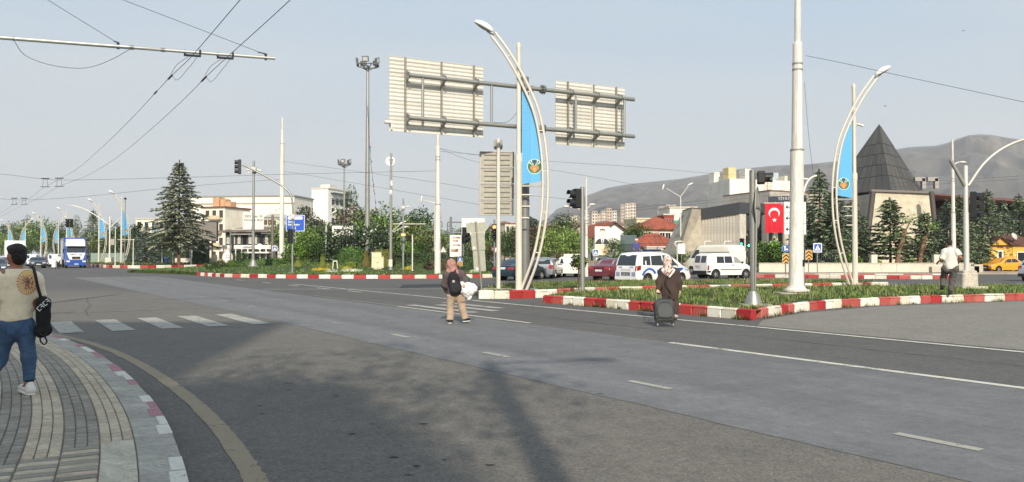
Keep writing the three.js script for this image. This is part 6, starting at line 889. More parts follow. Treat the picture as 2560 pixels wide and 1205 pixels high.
function hedgeOn(o, w, h, d, cols, seed, n, leaf = 0.09, shape) {
const L = new Leaves(cols, seed), r = L.r;
for (let i = 0; i < n; i++) {
let q, e; if (shape === 'cone') { const u = Math.pow(r(), 0.7), a = r() * 6.28, k = (1 - u) * (1 - 0.25 * (1 - u)); q = V(Math.cos(a) * w / 2 * Math.max(0.12, k), h * u, Math.sin(a) * w / 2 * Math.max(0.12, k)); e = V(Math.cos(a), 0.5, Math.sin(a)).normalize(); }
else if (shape === 'dome') { e = rdir(r); e.y = Math.abs(e.y); q = V(e.x * w / 2, e.y * h, e.z * d / 2); }
else { const f = r(); if (f < 0.4) { q = V((r() - 0.5) * w, h, (r() - 0.5) * d); e = V(0, 1, 0); } else if (f < 0.8) { q = V((r() - 0.5) * w, r() * h, d / 2); e = V(0, 0, 1); } else { const s = r() < 0.5 ? -1 : 1; q = V(s * w / 2, r() * h, (r() - 0.5) * d); e = V(s, 0, 0); } }
L.add(q.add(rdir(r).multiplyScalar(leaf * 0.7)), e.clone().add(rdir(r).multiplyScalar(0.9)).normalize(), leaf * (0.8 + r()), leaf * 0.34, e, 0.7 + 0.6 * noise.noise(q.x * 2, q.y * 2, q.z * 2 + seed) + 0.3);
}
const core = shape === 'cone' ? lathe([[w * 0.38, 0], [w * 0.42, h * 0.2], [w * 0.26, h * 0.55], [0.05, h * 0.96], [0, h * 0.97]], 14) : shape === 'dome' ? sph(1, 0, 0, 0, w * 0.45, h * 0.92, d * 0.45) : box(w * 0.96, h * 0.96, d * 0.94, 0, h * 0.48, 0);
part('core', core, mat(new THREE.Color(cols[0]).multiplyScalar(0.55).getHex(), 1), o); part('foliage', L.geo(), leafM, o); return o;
}
const garden = (px, d) => { const p = V(GX(px, d), 0, -d); p.y = lawnY('garden', p.x, p.z) - 0.03; return p; };
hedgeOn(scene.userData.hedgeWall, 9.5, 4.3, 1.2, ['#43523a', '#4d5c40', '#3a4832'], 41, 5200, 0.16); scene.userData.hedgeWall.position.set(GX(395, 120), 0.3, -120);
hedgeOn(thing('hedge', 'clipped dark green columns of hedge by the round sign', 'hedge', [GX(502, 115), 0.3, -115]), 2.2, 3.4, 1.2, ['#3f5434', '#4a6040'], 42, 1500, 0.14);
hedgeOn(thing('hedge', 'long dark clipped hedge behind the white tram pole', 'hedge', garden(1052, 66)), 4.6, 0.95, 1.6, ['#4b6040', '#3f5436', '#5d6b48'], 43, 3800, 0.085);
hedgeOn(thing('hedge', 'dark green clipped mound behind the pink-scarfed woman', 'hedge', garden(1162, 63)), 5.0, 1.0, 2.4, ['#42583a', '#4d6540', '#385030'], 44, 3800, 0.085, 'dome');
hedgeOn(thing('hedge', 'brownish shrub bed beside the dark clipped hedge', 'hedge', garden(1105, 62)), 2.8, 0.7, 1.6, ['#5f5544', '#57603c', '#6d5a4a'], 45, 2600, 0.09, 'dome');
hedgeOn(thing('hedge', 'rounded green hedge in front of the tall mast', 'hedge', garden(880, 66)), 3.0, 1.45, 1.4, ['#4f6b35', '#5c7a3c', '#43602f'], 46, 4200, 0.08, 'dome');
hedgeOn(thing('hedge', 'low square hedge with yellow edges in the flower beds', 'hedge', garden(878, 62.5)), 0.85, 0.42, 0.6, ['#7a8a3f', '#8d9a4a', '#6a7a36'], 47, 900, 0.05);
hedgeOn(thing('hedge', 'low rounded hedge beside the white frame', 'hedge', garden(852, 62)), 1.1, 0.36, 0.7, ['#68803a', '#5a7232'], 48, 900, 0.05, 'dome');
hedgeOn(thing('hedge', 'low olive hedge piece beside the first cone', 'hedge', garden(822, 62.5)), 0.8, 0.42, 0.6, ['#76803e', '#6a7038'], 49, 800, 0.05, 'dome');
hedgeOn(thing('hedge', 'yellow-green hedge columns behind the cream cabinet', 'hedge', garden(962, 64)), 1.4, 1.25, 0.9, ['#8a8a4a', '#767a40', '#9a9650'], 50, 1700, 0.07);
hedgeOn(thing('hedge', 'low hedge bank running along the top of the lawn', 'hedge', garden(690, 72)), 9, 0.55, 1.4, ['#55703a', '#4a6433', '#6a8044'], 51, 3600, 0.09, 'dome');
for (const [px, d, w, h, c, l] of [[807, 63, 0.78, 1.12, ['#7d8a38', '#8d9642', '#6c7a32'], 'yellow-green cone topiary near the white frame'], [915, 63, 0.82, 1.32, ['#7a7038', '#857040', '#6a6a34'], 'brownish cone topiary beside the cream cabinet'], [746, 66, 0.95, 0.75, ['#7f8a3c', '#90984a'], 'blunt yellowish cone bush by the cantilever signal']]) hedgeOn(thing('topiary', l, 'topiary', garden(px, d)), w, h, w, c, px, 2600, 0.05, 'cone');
for (const [px, d, w, c, l] of [[803, 61, 1.4, ['#c9b23a', '#b7a038', '#8a8a3a', '#d6c04a'], 'bed of yellow flowers at the foot of the cone'], [868, 61.2, 0.9, ['#b7aa3e', '#a09a3c'], 'small bed of yellow flowers by the square hedge'], [880, 59.6, 1.6, ['#d9dccb', '#c6cfb4', '#8fa06a'], 'sweep of white flowers on the garden lawn'], [828, 59, 1.0, ['#d4d8c6', '#7f9060'], 'thin line of white flowers near the kerb'], [1022, 61, 0.5, ['#b9a83c', '#9c9a42'], 'yellow flower clump by the low amber lamp'], [1185, 59.5, 0.7, ['#cdd3b4', '#a9b890'], 'pale flower clump behind the leaning plate post']]) tag(hedgeOn(thing('flower_bed', l, 'flowers', garden(px, d)), w, 0.2, 0.8, c, px, 700, 0.06, 'dome'));
{ // dark awning kiosk by the white house and the boom
const o = thing('awning_kiosk', 'dark green awning with striped top before the white house', 'awning', [GX(1573, 104), 0.15, -104], 0); part('awning', solid([[V(-1.5, 2.0, 1), V(1.5, 2.0, 1), V(1.1, 3.0, -0.6), V(-1.1, 3.0, -0.6)], [V(1.5, 1.85, 1), V(-1.5, 1.85, 1), V(-1.1, 2.85, -0.6), V(1.1, 2.85, -0.6)], [V(-1.5, 1.85, 1), V(1.5, 1.85, 1), V(1.5, 2.0, 1), V(-1.5, 2.0, 1)]]), mat('#3a4540', 0.8, 0, { side: THREE.DoubleSide }), o); part('board', box(2.2, 1.2, 0.1, 0, 3.6, -0.6), mat('#4e5d60', 0.7), o); part('post', [cyl(0.05, 0.05, 2, -1.4, 1, 0.9), cyl(0.05, 0.05, 2, 1.4, 1, 0.9)], frameWhite, o); part('counter', box(2.6, 0.9, 0.8, 0, 0.5, 0), mat('#9a958c', 0.7), o);
const b = thing('barrier_canopy', 'white flat canopy roof with poles behind the police van', 'canopy', [GX(1640, 100), 0.15, -100], 0.1); part('roof', [box(2.9, 0.14, 1.6, 0, 2.55, 0), box(2.2, 0.22, 1.2, -0.3, 2.3, 0)], frameWhite, b); for (const x of [-1.2, -0.2, 0.9, 1.3]) part('post', box(0.12, 2.3, 0.12, x, 1.15, 0), frameWhite, b);
const pg = thing('rail_fence', 'brown posts of a low rail fence behind the red sedan', 'fence', [0, 0.1, 0]); for (let i = 0; i < 12; i++) part('post', box(0.12, 1.0, 0.1, GX(1452 + i * 9, 84), 0.5, -84), mat('#8a7058', 0.8), pg); part('rail', box(GX(1552, 84) - GX(1452, 84), 0.1, 0.06, (GX(1552, 84) + GX(1452, 84)) / 2, 0.85, -84), mat('#8a7058', 0.8), pg);
}
{
const tall = thing('corner_building', 'tall plastered corner building behind the viewer on the pavement side', 'building', [0, 0, 0]); part('wall', prism([[-10.5, 20], [-10.5, 29], [-1.3, 29], [-1.3, 20]].map(([x, z]) => V(x, 0, z)), [[-10.5, 20], [-10.5, 29], [-1.3, 29], [-1.3, 20]].map(([x, z]) => V(x, 23.8, z))), plaster('#ded6c8'), tall); for (let i = 0; i < 3; i++) for (let j = 0; j < 7; j++) win(tall, -3.2 - i * 2.7, 2.4 + j * 3.1, 19.98, 1.2, 1.5, PI);
const low = thing('corner_shop', 'lower cream building with a slanted corner beside the tall corner building', 'building', [0, 0, 0]), q = [[-1.25, 20.1], [-1.25, 29], [3.9, 29], [3.13, 24.75], [1.1, 20.2]]; part('wall', prism(q.map(([x, z]) => V(x, 0, z)), q.map(([x, z]) => V(x, 18.3, z))), plaster('#d9d0c0'), low); for (let j = 0; j < 5; j++) win(low, 0, 2 + j * 3.2, 20.1, 1.1, 1.5, PI);
const P = broadleaf({ H: 9.6, R: 2.3, trunkH: 5.2, cols: greenC, seed: 61, clumps: 20, per: 70, leaf: 0.2, r0: 0.14 }); const o = thing('street_tree', 'street tree just behind the viewer', 'tree', [-0.75, 0, 2.0]); part('trunk', P.trunk, P.bark, o); part('crown', P.crown, leafM, o);
const lp = thing('lamp_pole', 'thick lamp pole behind the viewer', 'street lamp', [1.24, 0, 3.2]); part('shaft', cone(0.13, 0.16, 0, 9.2, 0, 0, 14), galv, lp); part('arm', bar(V(0, 9.1, 0), V(1.6, 9.6, 0.4), 0.05), galv, lp); part('lamp_head', sph(0.2, 1.75, 9.62, 0.4, 1.8, 0.5, 0.9), whitePole, lp);
}
// ---------- vehicles ----------
const tyreM = mat('#1c1b1a', 0.9), rimM = mat('#b9bab8', 0.35, 0.7), rimDark = mat('#6f706e', 0.4, 0.6), wellM = mat('#0d0d0e', 0.95), trimB = mat('#1b1c1e', 0.6), chrome = mat('#c9cbcb', 0.2, 0.9), carGlass = phys({ name: 'car_glass', color: '#1a2024', roughness: 0.06, clearcoat: 1, clearcoatRoughness: 0.03 }), lampRed = phys({ name: 'tail_lamp', color: '#8e1712', roughness: 0.2, clearcoat: 1 }), lampClear = phys({ name: 'head_lamp', color: '#c9cfd2', roughness: 0.12, metalness: 0.2, clearcoat: 1 });
const carPaint = (c, m = 0) => phys({ name: 'car_paint', color: c, roughness: 0.42, metalness: m, clearcoat: 0.8, clearcoatRoughness: 0.12 });
function chaikin(p, n) { for (let k = 0; k < n; k++) { const q = [p[0]]; for (let i = 0; i < p.length - 1; i++) { const [a, b] = [p[i], p[i + 1]]; q.push([a[0] * 0.75 + b[0] * 0.25, a[1] * 0.75 + b[1] * 0.25], [a[0] * 0.25 + b[0] * 0.75, a[1] * 0.25 + b[1] * 0.75]); } q.push(p[p.length - 1]); p = q; } return p; }
// s: L, W, outline [[z, y]] over the top from the tail (z = 0) to the nose, belt height, sill, axles [z...], wheel radius, tumble-home
class Car {
constructor(s, name, label, cat, pos, heading, paint) {
Object.assign(this, { tumble: 0.22, sill: 0.24, endR: 0.35, wr: 0.31 }, s); this.o = thing(name, label, cat, pos, heading); this.prof = chaikin(s.outline, 2); this.paint = paint;
this.body = part('body', this.loft(), paint, this.o);
for (const z of this.axles) for (const sd of [-1, 1]) this.wheel(z, sd);
}
top(z) { const p = this.prof; for (let i = 1; i < p.length; i++) if (z <= p[i][0] + 1e-6) { const [a, b] = [p[i - 1], p[i]]; return b[0] - a[0] < 1e-6 ? b[1] : lerp(a[1], b[1], (z - a[0]) / (b[0] - a[0])); } return p[p.length - 1][1]; }
plan(z) { const e = 0.75, f = Math.max(0, 1 - z / e), r = Math.max(0, 1 - (this.L - z) / (e * 1.25)); return this.W / 2 * (1 - 0.07 * f * f - 0.16 * r * r); }
side(z, y) { const w = this.plan(z), b = this.belt; return y > b ? w - this.tumble * (y - b) : w - 0.05 * Math.pow((b - y) / (b - this.sill), 2) * w; }
bottom(z) { let b = this.sill + 0.02; for (const a of this.axles) { const R = this.wr * 1.2, d = Math.abs(z - a); if (d < R) b = Math.max(b, this.wr + Math.sqrt(R * R - d * d)); } const k = Math.min(z, this.L - z); return b + 0.1 * Math.max(0, 1 - k / 0.35); }
loft() {
const zs = new Set([0, this.L]); for (const [z] of this.prof) zs.add(z); for (let z = 0; z < this.L; z += 0.16) zs.add(z); for (const a of this.axles) for (let k = -8; k <= 8; k++) zs.add(a + this.wr * 1.2 * Math.sin(k / 8 * PI / 2) * 0.999);
const Z = [...zs].filter((z) => z >= 0 && z <= this.L).sort((a, b) => a - b).filter((z, i, a) => i === 0 || z - a[i - 1] > 0.004), rows = [], pos = [], idx = [];
for (const z of Z) {
const B = this.bottom(z), Tz = Math.max(this.top(z), B + 0.06), r = Math.min(this.cr || 0.13, (Tz - B) * 0.4), ys = [B, lerp(B, Tz - r, 0.2), lerp(B, Tz - r, 0.45), Math.min(this.belt, Tz - r), lerp(Math.min(this.belt, Tz - r), Tz - r, 0.5), Tz - r], pts = [];
for (const y of ys) pts.push([this.side(z, y), y]);
for (let k = 1; k <= 4; k++) { const a = k / 4 * PI / 2; pts.push([Math.max(0.05, this.side(z, Tz - r) - r * 1.2 * (1 - Math.cos(a))), Tz - r + r * Math.sin(a)]); }
const xe = pts[pts.length - 1][0]; pts.push([xe * 0.5, Tz + 0.018], [0, Tz + 0.024]);
const ring = []; for (let i = pts.length - 1; i >= 0; i--) ring.push([pts[i][0], pts[i][1]]); for (let i = 0; i < pts.length - 1; i++) ring.push([-pts[i][0], pts[i][1]]); rows.push(ring.map(([x, y]) => pos.push(x, y, z) / 3 - 1));
}
const n = rows[0].length; for (let i = 0; i < rows.length - 1; i++) for (let j = 0; j < n; j++) { const a = rows[i][j], b = rows[i][(j + 1) % n], c = rows[i + 1][j], d = rows[i + 1][(j + 1) % n]; idx.push(a, b, c, b, d, c); }
for (const [row, f] of [[rows[0], 1], [rows[rows.length - 1], 0]]) { const c = pos.length / 3; let y = 0; for (const i of row) y += pos[i * 3 + 1] / n; pos.push(0, y, pos[row[0] * 3 + 2]); for (let j = 0; j < n; j++) f ? idx.push(c, row[(j + 1) % n], row[j]) : idx.push(c, row[j], row[(j + 1) % n]); }
const g = new THREE.BufferGeometry(); g.setAttribute('position', new THREE.Float32BufferAttribute(pos, 3)); g.setIndex(idx); return toCreasedNormals(g, 0.55);
}
wheel(z, sd) {
const r = this.wr, x = sd * (this.W / 2 - 0.12), t = part('wheel', lathe([[r * 0.62, -0.09], [r * 0.9, -0.1], [r, -0.06], [r, 0.06], [r * 0.9, 0.1], [r * 0.62, 0.09]], 26).rotateZ(-sd * PI / 2), tyreM, this.o); t.position.set(x, r, z);
const rim = [lathe([[r * 0.66, 0.085], [r * 0.62, 0.05], [r * 0.56, 0.0]], 24), cyl(r * 0.14, r * 0.14, 0.05, 0, 0.06, 0, 12)]; const n = this.spokes || 6; for (let i = 0; i < n; i++) rim.push(box(r * 0.52, 0.03, r * 0.16, r * 0.34, 0.055, 0).rotateY(i / n * 6.283)); rim.forEach((g) => g.rotateZ(-sd * PI / 2));
part('rim', rim, this.rim || rimM, t); part('disc', cyl(r * 0.6, r * 0.6, 0.02, 0, 0, 0, 20).rotateZ(PI / 2), mat('#2a2a2a', 0.7), t);
part('wheel_well', cyl(r * 1.19, r * 1.19, 0.34, sd * (this.W / 2 - 0.24), r + 0.01, z, 22, 0, 0, PI / 2), wellM, this.o);
}
flank(name, pts, m, sd, off = 0.006, label) {                           // a panel on the flank: corners [z, y]
const sh = poly(pts), g0 = new THREE.ShapeGeometry(sh, 6), p = g0.attributes.position, g = g0.toNonIndexed(), q = g.attributes.position;
for (let i = 0; i < q.count; i++) { const z = q.getX(i), y = q.getY(i); q.setXYZ(i, sd * (this.side(clamp(z, 0, this.L), y) + off), y, z); }
if (sd > 0) for (let i = 0; i < q.count; i += 3) { const a = [q.getX(i + 1), q.getY(i + 1), q.getZ(i + 1)]; q.setXYZ(i + 1, q.getX(i + 2), q.getY(i + 2), q.getZ(i + 2)); q.setXYZ(i + 2, ...a); }
g.computeVertexNormals(); return part(name, g, m, this.body, label);
}
end(name, back, x0, x1, y0, y1, m, off = 0.008, inset = 0) {             // a panel on the tail or nose, following the outline between two heights
const P = this.prof, mid = this.L * 0.5, list = [], nn = 8; const half = back ? P.filter(([z]) => z < mid) : P.filter(([z]) => z > mid).reverse();
const zAt = (y) => { for (let i = 1; i < half.length; i++) { const [a, b] = [half[i - 1], half[i]]; if ((a[1] - y) * (b[1] - y) <= 0 && Math.abs(b[1] - a[1]) > 1e-6) return lerp(a[0], b[0], (y - a[1]) / (b[1] - a[1])); } return half[0][0]; };
const pos = [], idx = [], uv = [], s = back ? -1 : 1; const lim = (y, z) => Math.max(0.1, this.side(z, y) - 0.01);
for (let j = 0; j <= nn; j++) { const y = lerp(y0, y1, j / nn), z = y < half[0][1] ? half[0][0] : zAt(y), sl = zAt(Math.min(y + 0.02, y1)) - z, n = Math.hypot(0.02, sl) || 1; for (let i = 0; i <= 4; i++) { const x = clamp(lerp(x0 + (inset * j / nn) * Math.sign(1), x1 - inset * j / nn, i / 4), -lim(y, z), lim(y, z)); pos.push(x, y + off * Math.abs(sl) / n, z + s * off * (0.02 / n) + s * 0.002); uv.push(i / 4, j / nn); } }
for (let j = 0; j < nn; j++) for (let i = 0; i < 4; i++) { const a = j * 5 + i, b = a + 1, c = a + 5, d = c + 1; back ? idx.push(a, c, b, b, c, d) : idx.push(a, b, c, b, d, c); }
const g = new THREE.BufferGeometry(); g.setAttribute('position', new THREE.Float32BufferAttribute(pos, 3)); g.setAttribute('uv', new THREE.Float32BufferAttribute(uv, 2)); g.setIndex(idx); g.computeVertexNormals(); return part(name, g, m, this.body);
}
mirrors(z, y) { for (const sd of [-1, 1]) part('mirror', [sph(0.1, sd * (this.side(z, y) + 0.1), y, z, 0.8, 0.75, 0.6), box(0.1, 0.03, 0.04, sd * (this.side(z, y) + 0.03), y - 0.04, z)], this.mirrorM || this.paint, this.o); }
handle(z, y, sd, m) { part('handle', box(0.03, 0.035, 0.16, sd * (this.side(z, y) + 0.012), y, z), m || this.paint, this.body); }
seam(z, y0, y1, sd) { this.flank('door_seam', [[z - 0.008, y0], [z + 0.008, y0], [z + 0.008, y1], [z - 0.008, y1]], trimB, sd, 0.004); }
}
const plateTex = (t, bg = '#e4e3dd', fg = '#20201f') => canvasTex(256, 64, (c) => { c.fillStyle = bg; c.fillRect(0, 0, 256, 64); c.fillStyle = '#2a4f9e'; c.fillRect(0, 0, 22, 64); c.fillStyle = fg; c.font = 'bold 44px sans-serif'; c.textBaseline = 'middle'; c.fillText(t, 32, 34); });
const plateM = SGN(plateTex('44 AB 217')), plateM2 = SGN(plateTex('44 KD 803'));
const VAN = { L: 4.38, W: 1.78, belt: 1.1, wr: 0.32, axles: [0.82, 3.5], tumble: 0.16, cr: 0.16, outline: [[0, 0.36], [0.0, 0.85], [0.03, 1.05], [0.22, 1.7], [0.5, 1.8], [1.6, 1.83], [2.4, 1.76], [2.75, 1.64], [3.6, 1.1], [3.85, 1.02], [4.22, 0.86], [4.36, 0.62], [4.38, 0.36]] };
const SEDAN = { L: 4.5, W: 1.72, belt: 0.9, wr: 0.31, axles: [0.98, 3.6], tumble: 0.36, outline: [[0, 0.36], [0.0, 0.6], [0.04, 0.95], [0.55, 1.0], [0.85, 1.03], [1.35, 1.36], [1.75, 1.42], [2.3, 1.4], [2.7, 1.3], [3.2, 0.98], [3.6, 0.9], [4.25, 0.78], [4.46, 0.6], [4.5, 0.36]] };
const HATCH = { L: 3.8, W: 1.68, belt: 0.95, wr: 0.29, axles: [0.62, 3.1], tumble: 0.3, outline: [[0, 0.36], [0.0, 0.75], [0.06, 0.98], [0.32, 1.36], [0.6, 1.5], [1.5, 1.52], [2.1, 1.42], [2.75, 1.02], [3.1, 0.95], [3.6, 0.8], [3.77, 0.6], [3.8, 0.36]] };
const WAGON = { L: 4.4, W: 1.7, belt: 0.94, wr: 0.31, axles: [0.9, 3.45], tumble: 0.3, outline: [[0, 0.36], [0, 0.7], [0.04, 0.98], [0.2, 1.36], [0.4, 1.46], [1.5, 1.48], [2.2, 1.4], [2.95, 1.0], [3.4, 0.92], [4.1, 0.78], [4.37, 0.6], [4.4, 0.36]] };
function windows(c, list, m = carGlass) { for (const sd of [-1, 1]) for (const p of list) c.flank('side_window', p, m, sd, 0.006); }
const carAt = (px, py, d0) => { const g = d0 ? V(GX(px, d0), 0, -d0) : G(px, py); return [g.x, 0.004, g.z]; };

{
const white = carPaint('#e9e9e6'), pol = new Car(VAN, 'police_van', 'white and blue traffic police van beside the suitcase woman', 'van', carAt(1564, 712, 42.3), 2.2, white), c = pol, o = c.o;
windows(c, [[[0.42, 1.12], [1.0, 1.1], [1.02, 1.6], [0.5, 1.58]], [[1.08, 1.1], [1.95, 1.08], [1.9, 1.64], [1.08, 1.61]], [[2.02, 1.08], [3.18, 1.08], [2.95, 1.26], [2.5, 1.62], [1.98, 1.66]]]);
c.end('rear_window', true, -0.7, 0.7, 1.08, 1.66, carGlass, 0.01, 0.06); c.end('windscreen', false, -0.75, 0.75, 1.14, 1.62, carGlass, 0.01);
const blue = mat('#1f56b0', 0.5), navy = mat('#233a78', 0.5), pale = mat('#b9c6d6', 0.5);
for (const sd of [-1, 1]) { const arc = []; for (let i = 0; i <= 12; i++) { const a = PI * 0.88 - i / 12 * PI * 0.7; arc.push([0.82 + 0.62 * Math.cos(a) + 0.1, 0.34 + 0.62 * Math.sin(a)]); } const inner = arc.map(([z, y]) => [0.92 + (z - 0.92) * 0.72, 0.36 + (y - 0.34) * 0.8]).reverse(); c.flank('blue_stripe', [...arc, ...inner], blue, sd, 0.009); c.flank('blue_band', [[1.5, 0.64], [3.0, 0.64], [3.02, 0.88], [1.5, 0.86]], blue, sd, 0.009); c.flank('blue_fin', [[3.05, 0.64], [3.5, 0.82], [3.66, 0.95], [3.2, 0.96], [3.05, 0.9]], blue, sd, 0.009);
for (let i = 0; i < 6; i++) c.flank('lettering', [[1.62 + i * 0.22, 0.7], [1.74 + i * 0.22, 0.7], [1.74 + i * 0.22, 0.82], [1.62 + i * 0.22, 0.82]], pale, sd, 0.012); for (let i = 0; i < 4; i++) c.flank('number', [[3.7 + i * 0.1, 0.84 - i * 0.03], [3.75 + i * 0.1, 0.83 - i * 0.03], [3.75 + i * 0.1, 0.92 - i * 0.03], [3.7 + i * 0.1, 0.93 - i * 0.03]], navy, sd, 0.012);
c.seam(2.0, 0.42, 1.08, sd); c.seam(1.04, 0.6, 1.1, sd); c.seam(3.12, 0.7, 1.06, sd); c.handle(2.2, 1.0, sd, white); c.handle(1.2, 1.0, sd, white); c.flank('rail', [[0.5, 1.0], [1.0, 1.0], [1.0, 1.015], [0.5, 1.015]], trimB, sd, 0.008); c.flank('tail_lamp', [[0.02, 0.8], [0.28, 0.86], [0.3, 1.1], [0.1, 1.08], [0.02, 1.02]], lampRed, sd, 0.012); }
for (const sd of [-1, 1]) { c.end('tail_lamp', true, sd > 0 ? 0.72 : -0.86, sd > 0 ? 0.86 : -0.72, 0.8, 1.08, lampRed, 0.014); for (let i = 0; i < 3; i++) { const p = c.end('stripe', true, sd * (0.5 + i * 0.09) - 0.025, sd * (0.5 + i * 0.09) + 0.025, 0.42, 0.74, i === 1 ? blue : navy, 0.012); p.geometry.translate(0, 0, 0); const q = c.end('stripe', true, sd * (0.32 + i * 0.1) - 0.03, sd * (0.32 + i * 0.1) + 0.03, 0.95, 1.03, i === 1 ? blue : navy, 0.012); } }
c.end('lettering', true, -0.42, 0.42, 0.83, 0.93, SGN(canvasTex(256, 40, (k) => { k.fillStyle = '#e9e9e6'; k.fillRect(0, 0, 256, 40); k.fillStyle = '#8d939b'; k.font = 'bold 34px sans-serif'; k.textBaseline = 'middle'; k.fillText('TRAFİK POLİSİ', 8, 21); })), 0.012);
c.end('number_plate', true, -0.3, 0.3, 0.56, 0.7, SGN(plateTex('44 A 0044', '#2a2c30', '#dcdcd8')), 0.014); c.end('plate_recess', true, -0.36, 0.36, 0.53, 0.74, mat('#8f9396', 0.5), 0.009); c.end('bumper', true, -0.84, 0.84, 0.32, 0.5, white, 0.05);
c.end('head_lamp', false, -0.8, -0.5, 0.72, 0.88, lampClear, 0.012); c.end('head_lamp', false, 0.5, 0.8, 0.72, 0.88, lampClear, 0.012); c.end('grille', false, -0.45, 0.45, 0.45, 0.68, trimB, 0.01); c.mirrors(3.05, 1.16);
part('roof_rail', [box(0.03, 0.04, 1.9, 0.66, 1.87, 1.3), box(0.03, 0.04, 1.9, -0.66, 1.87, 1.3)], trimB, o); part('light_bar', [extr(rrect(1.2, 0.1, 0.04), 0.24).translate(0, 1.93, 2.0)], mat('#20325f', 0.3), o); 
}
function dress(c, o) {                                                    // lamps, plates, bumpers and glass common to the plain cars
c.end('rear_window', true, -o.rw, o.rw, o.ry[0], o.ry[1], o.glass || carGlass, 0.008, 0.08); c.end('windscreen', false, -o.rw, o.rw, o.wy[0], o.wy[1], carGlass, 0.008, 0.08); windows(c, o.win);
for (const sd of [-1, 1]) { c.end('tail_lamp', true, sd > 0 ? o.tl[0] : -o.tl[1], sd > 0 ? o.tl[1] : -o.tl[0], o.tl[2], o.tl[3], lampRed, 0.012); c.flank('tail_lamp', [[0.01, o.tl[2]], [0.2, o.tl[2] + 0.02], [0.18, o.tl[3]], [0.02, o.tl[3]]], lampRed, sd, 0.01); c.end('head_lamp', false, sd > 0 ? 0.45 : -0.8, sd > 0 ? 0.8 : -0.45, 0.6, 0.74, lampClear, 0.012); c.flank('side_trim', [[c.axles[0] + 0.45, 0.5], [c.axles[1] - 0.45, 0.5], [c.axles[1] - 0.45, 0.55], [c.axles[0] + 0.45, 0.55]], o.trim || trimB, sd, 0.01); for (const z of o.seams) c.seam(z, 0.36, c.belt - 0.02, sd); c.handle(o.seams[0] + 0.25, c.belt - 0.1, sd); }
c.end('number_plate', true, -0.26, 0.26, o.pl, o.pl + 0.11, plateM, 0.016); c.end('bumper', true, -c.W / 2 + 0.05, c.W / 2 - 0.05, 0.3, 0.5, o.bump || c.paint, 0.06); c.end('number_plate', false, -0.26, 0.26, 0.42, 0.53, plateM2, 0.03); c.end('grille', false, -0.4, 0.4, 0.54, 0.68, trimB, 0.008); c.end('lower_grille', false, -0.6, 0.6, 0.32, 0.42, trimB, 0.01); c.mirrors(o.mz, c.belt + 0.06);
}
const sedanW = [[[1.15, 0.97], [2.0, 0.95], [2.0, 1.3], [1.6, 1.31], [1.42, 1.24]], [[2.06, 0.95], [3.02, 0.95], [2.72, 1.16], [2.45, 1.28], [2.06, 1.3]]], hatchW = [[[0.6, 1.03], [1.35, 1.0], [1.35, 1.39], [0.75, 1.38]], [[1.42, 1.0], [2.6, 1.0], [2.2, 1.27], [1.95, 1.38], [1.42, 1.39]]], wagonW = [[[0.35, 1.02], [0.95, 1.0], [0.95, 1.34], [0.45, 1.32]], [[1.02, 1.0], [1.85, 0.98], [1.85, 1.36], [1.02, 1.35]], [[1.92, 0.98], [2.85, 0.98], [2.5, 1.2], [2.25, 1.34], [1.92, 1.36]]];
const sedanD = { rw: 0.6, ry: [1.06, 1.36], wy: [1.02, 1.34], win: sedanW, tl: [0.42, 0.78], pl: 0.6, seams: [1.1, 2.03, 2.98], mz: 2.9 }; sedanD.tl = [0.4, 0.78, 0.72, 0.88];
const red = new Car({ ...SEDAN, W: 1.68 }, 'sedan', 'dark red sedan seen from behind next to the police van', 'car', carAt(1497, 702, 50.5), 2.55, carPaint('#641c27', 0.2)); dress(red, { ...sedanD, bump: mat('#5d2a30', 0.6), glass: phys({ color: '#7f8d90', roughness: 0.08, clearcoat: 1 }) }); red.end('tail_band', true, -0.72, 0.72, 0.74, 0.86, mat('#4a1015', 0.25), 0.01);
const green = new Car({ ...SEDAN }, 'sedan', 'dark blue-green sedan behind the white sign post and gantry', 'car', carAt(1256, 690, 50.5), 2.57, carPaint('#15303f', 0.35)); dress(green, { ...sedanD, pl: 0.74, bump: mat('#122a33', 0.5) }); green.end('badge_plate', true, -0.25, 0.25, 0.73, 0.86, plateM, 0.018); part('spoiler', box(1.1, 0.04, 0.16, 0, 1.06, 0.15), green.paint, green.o);
const silver = new Car(WAGON, 'station_wagon', 'silver grey station wagon beside the sail lamp bow', 'car', carAt(1354, 694, 54.5), 2.9, carPaint('#8b9298', 0.5)); dress(silver, { rw: 0.62, ry: [1.02, 1.34], wy: [1.05, 1.38], win: wagonW, tl: [0.5, 0.8, 0.7, 0.98], pl: 0.58, seams: [0.98, 1.88, 2.8], mz: 2.7 }); part('roof_rail', [box(0.03, 0.04, 1.6, 0.55, 1.52, 1.1), box(0.03, 0.04, 1.6, -0.55, 1.52, 1.1)], rimDark, silver.o);
const white = new Car({ ...HATCH }, 'hatchback', 'white hatchback seen squarely from behind', 'car', carAt(1419, 691, 58), 2.98, carPaint('#e6e2d3')); dress(white, { rw: 0.6, ry: [1.02, 1.4], wy: [1.06, 1.4], win: hatchW, tl: [0.6, 0.82, 0.76, 1.0], pl: 0.58, seams: [1.38, 2.5], mz: 2.5, trim: white.paint });
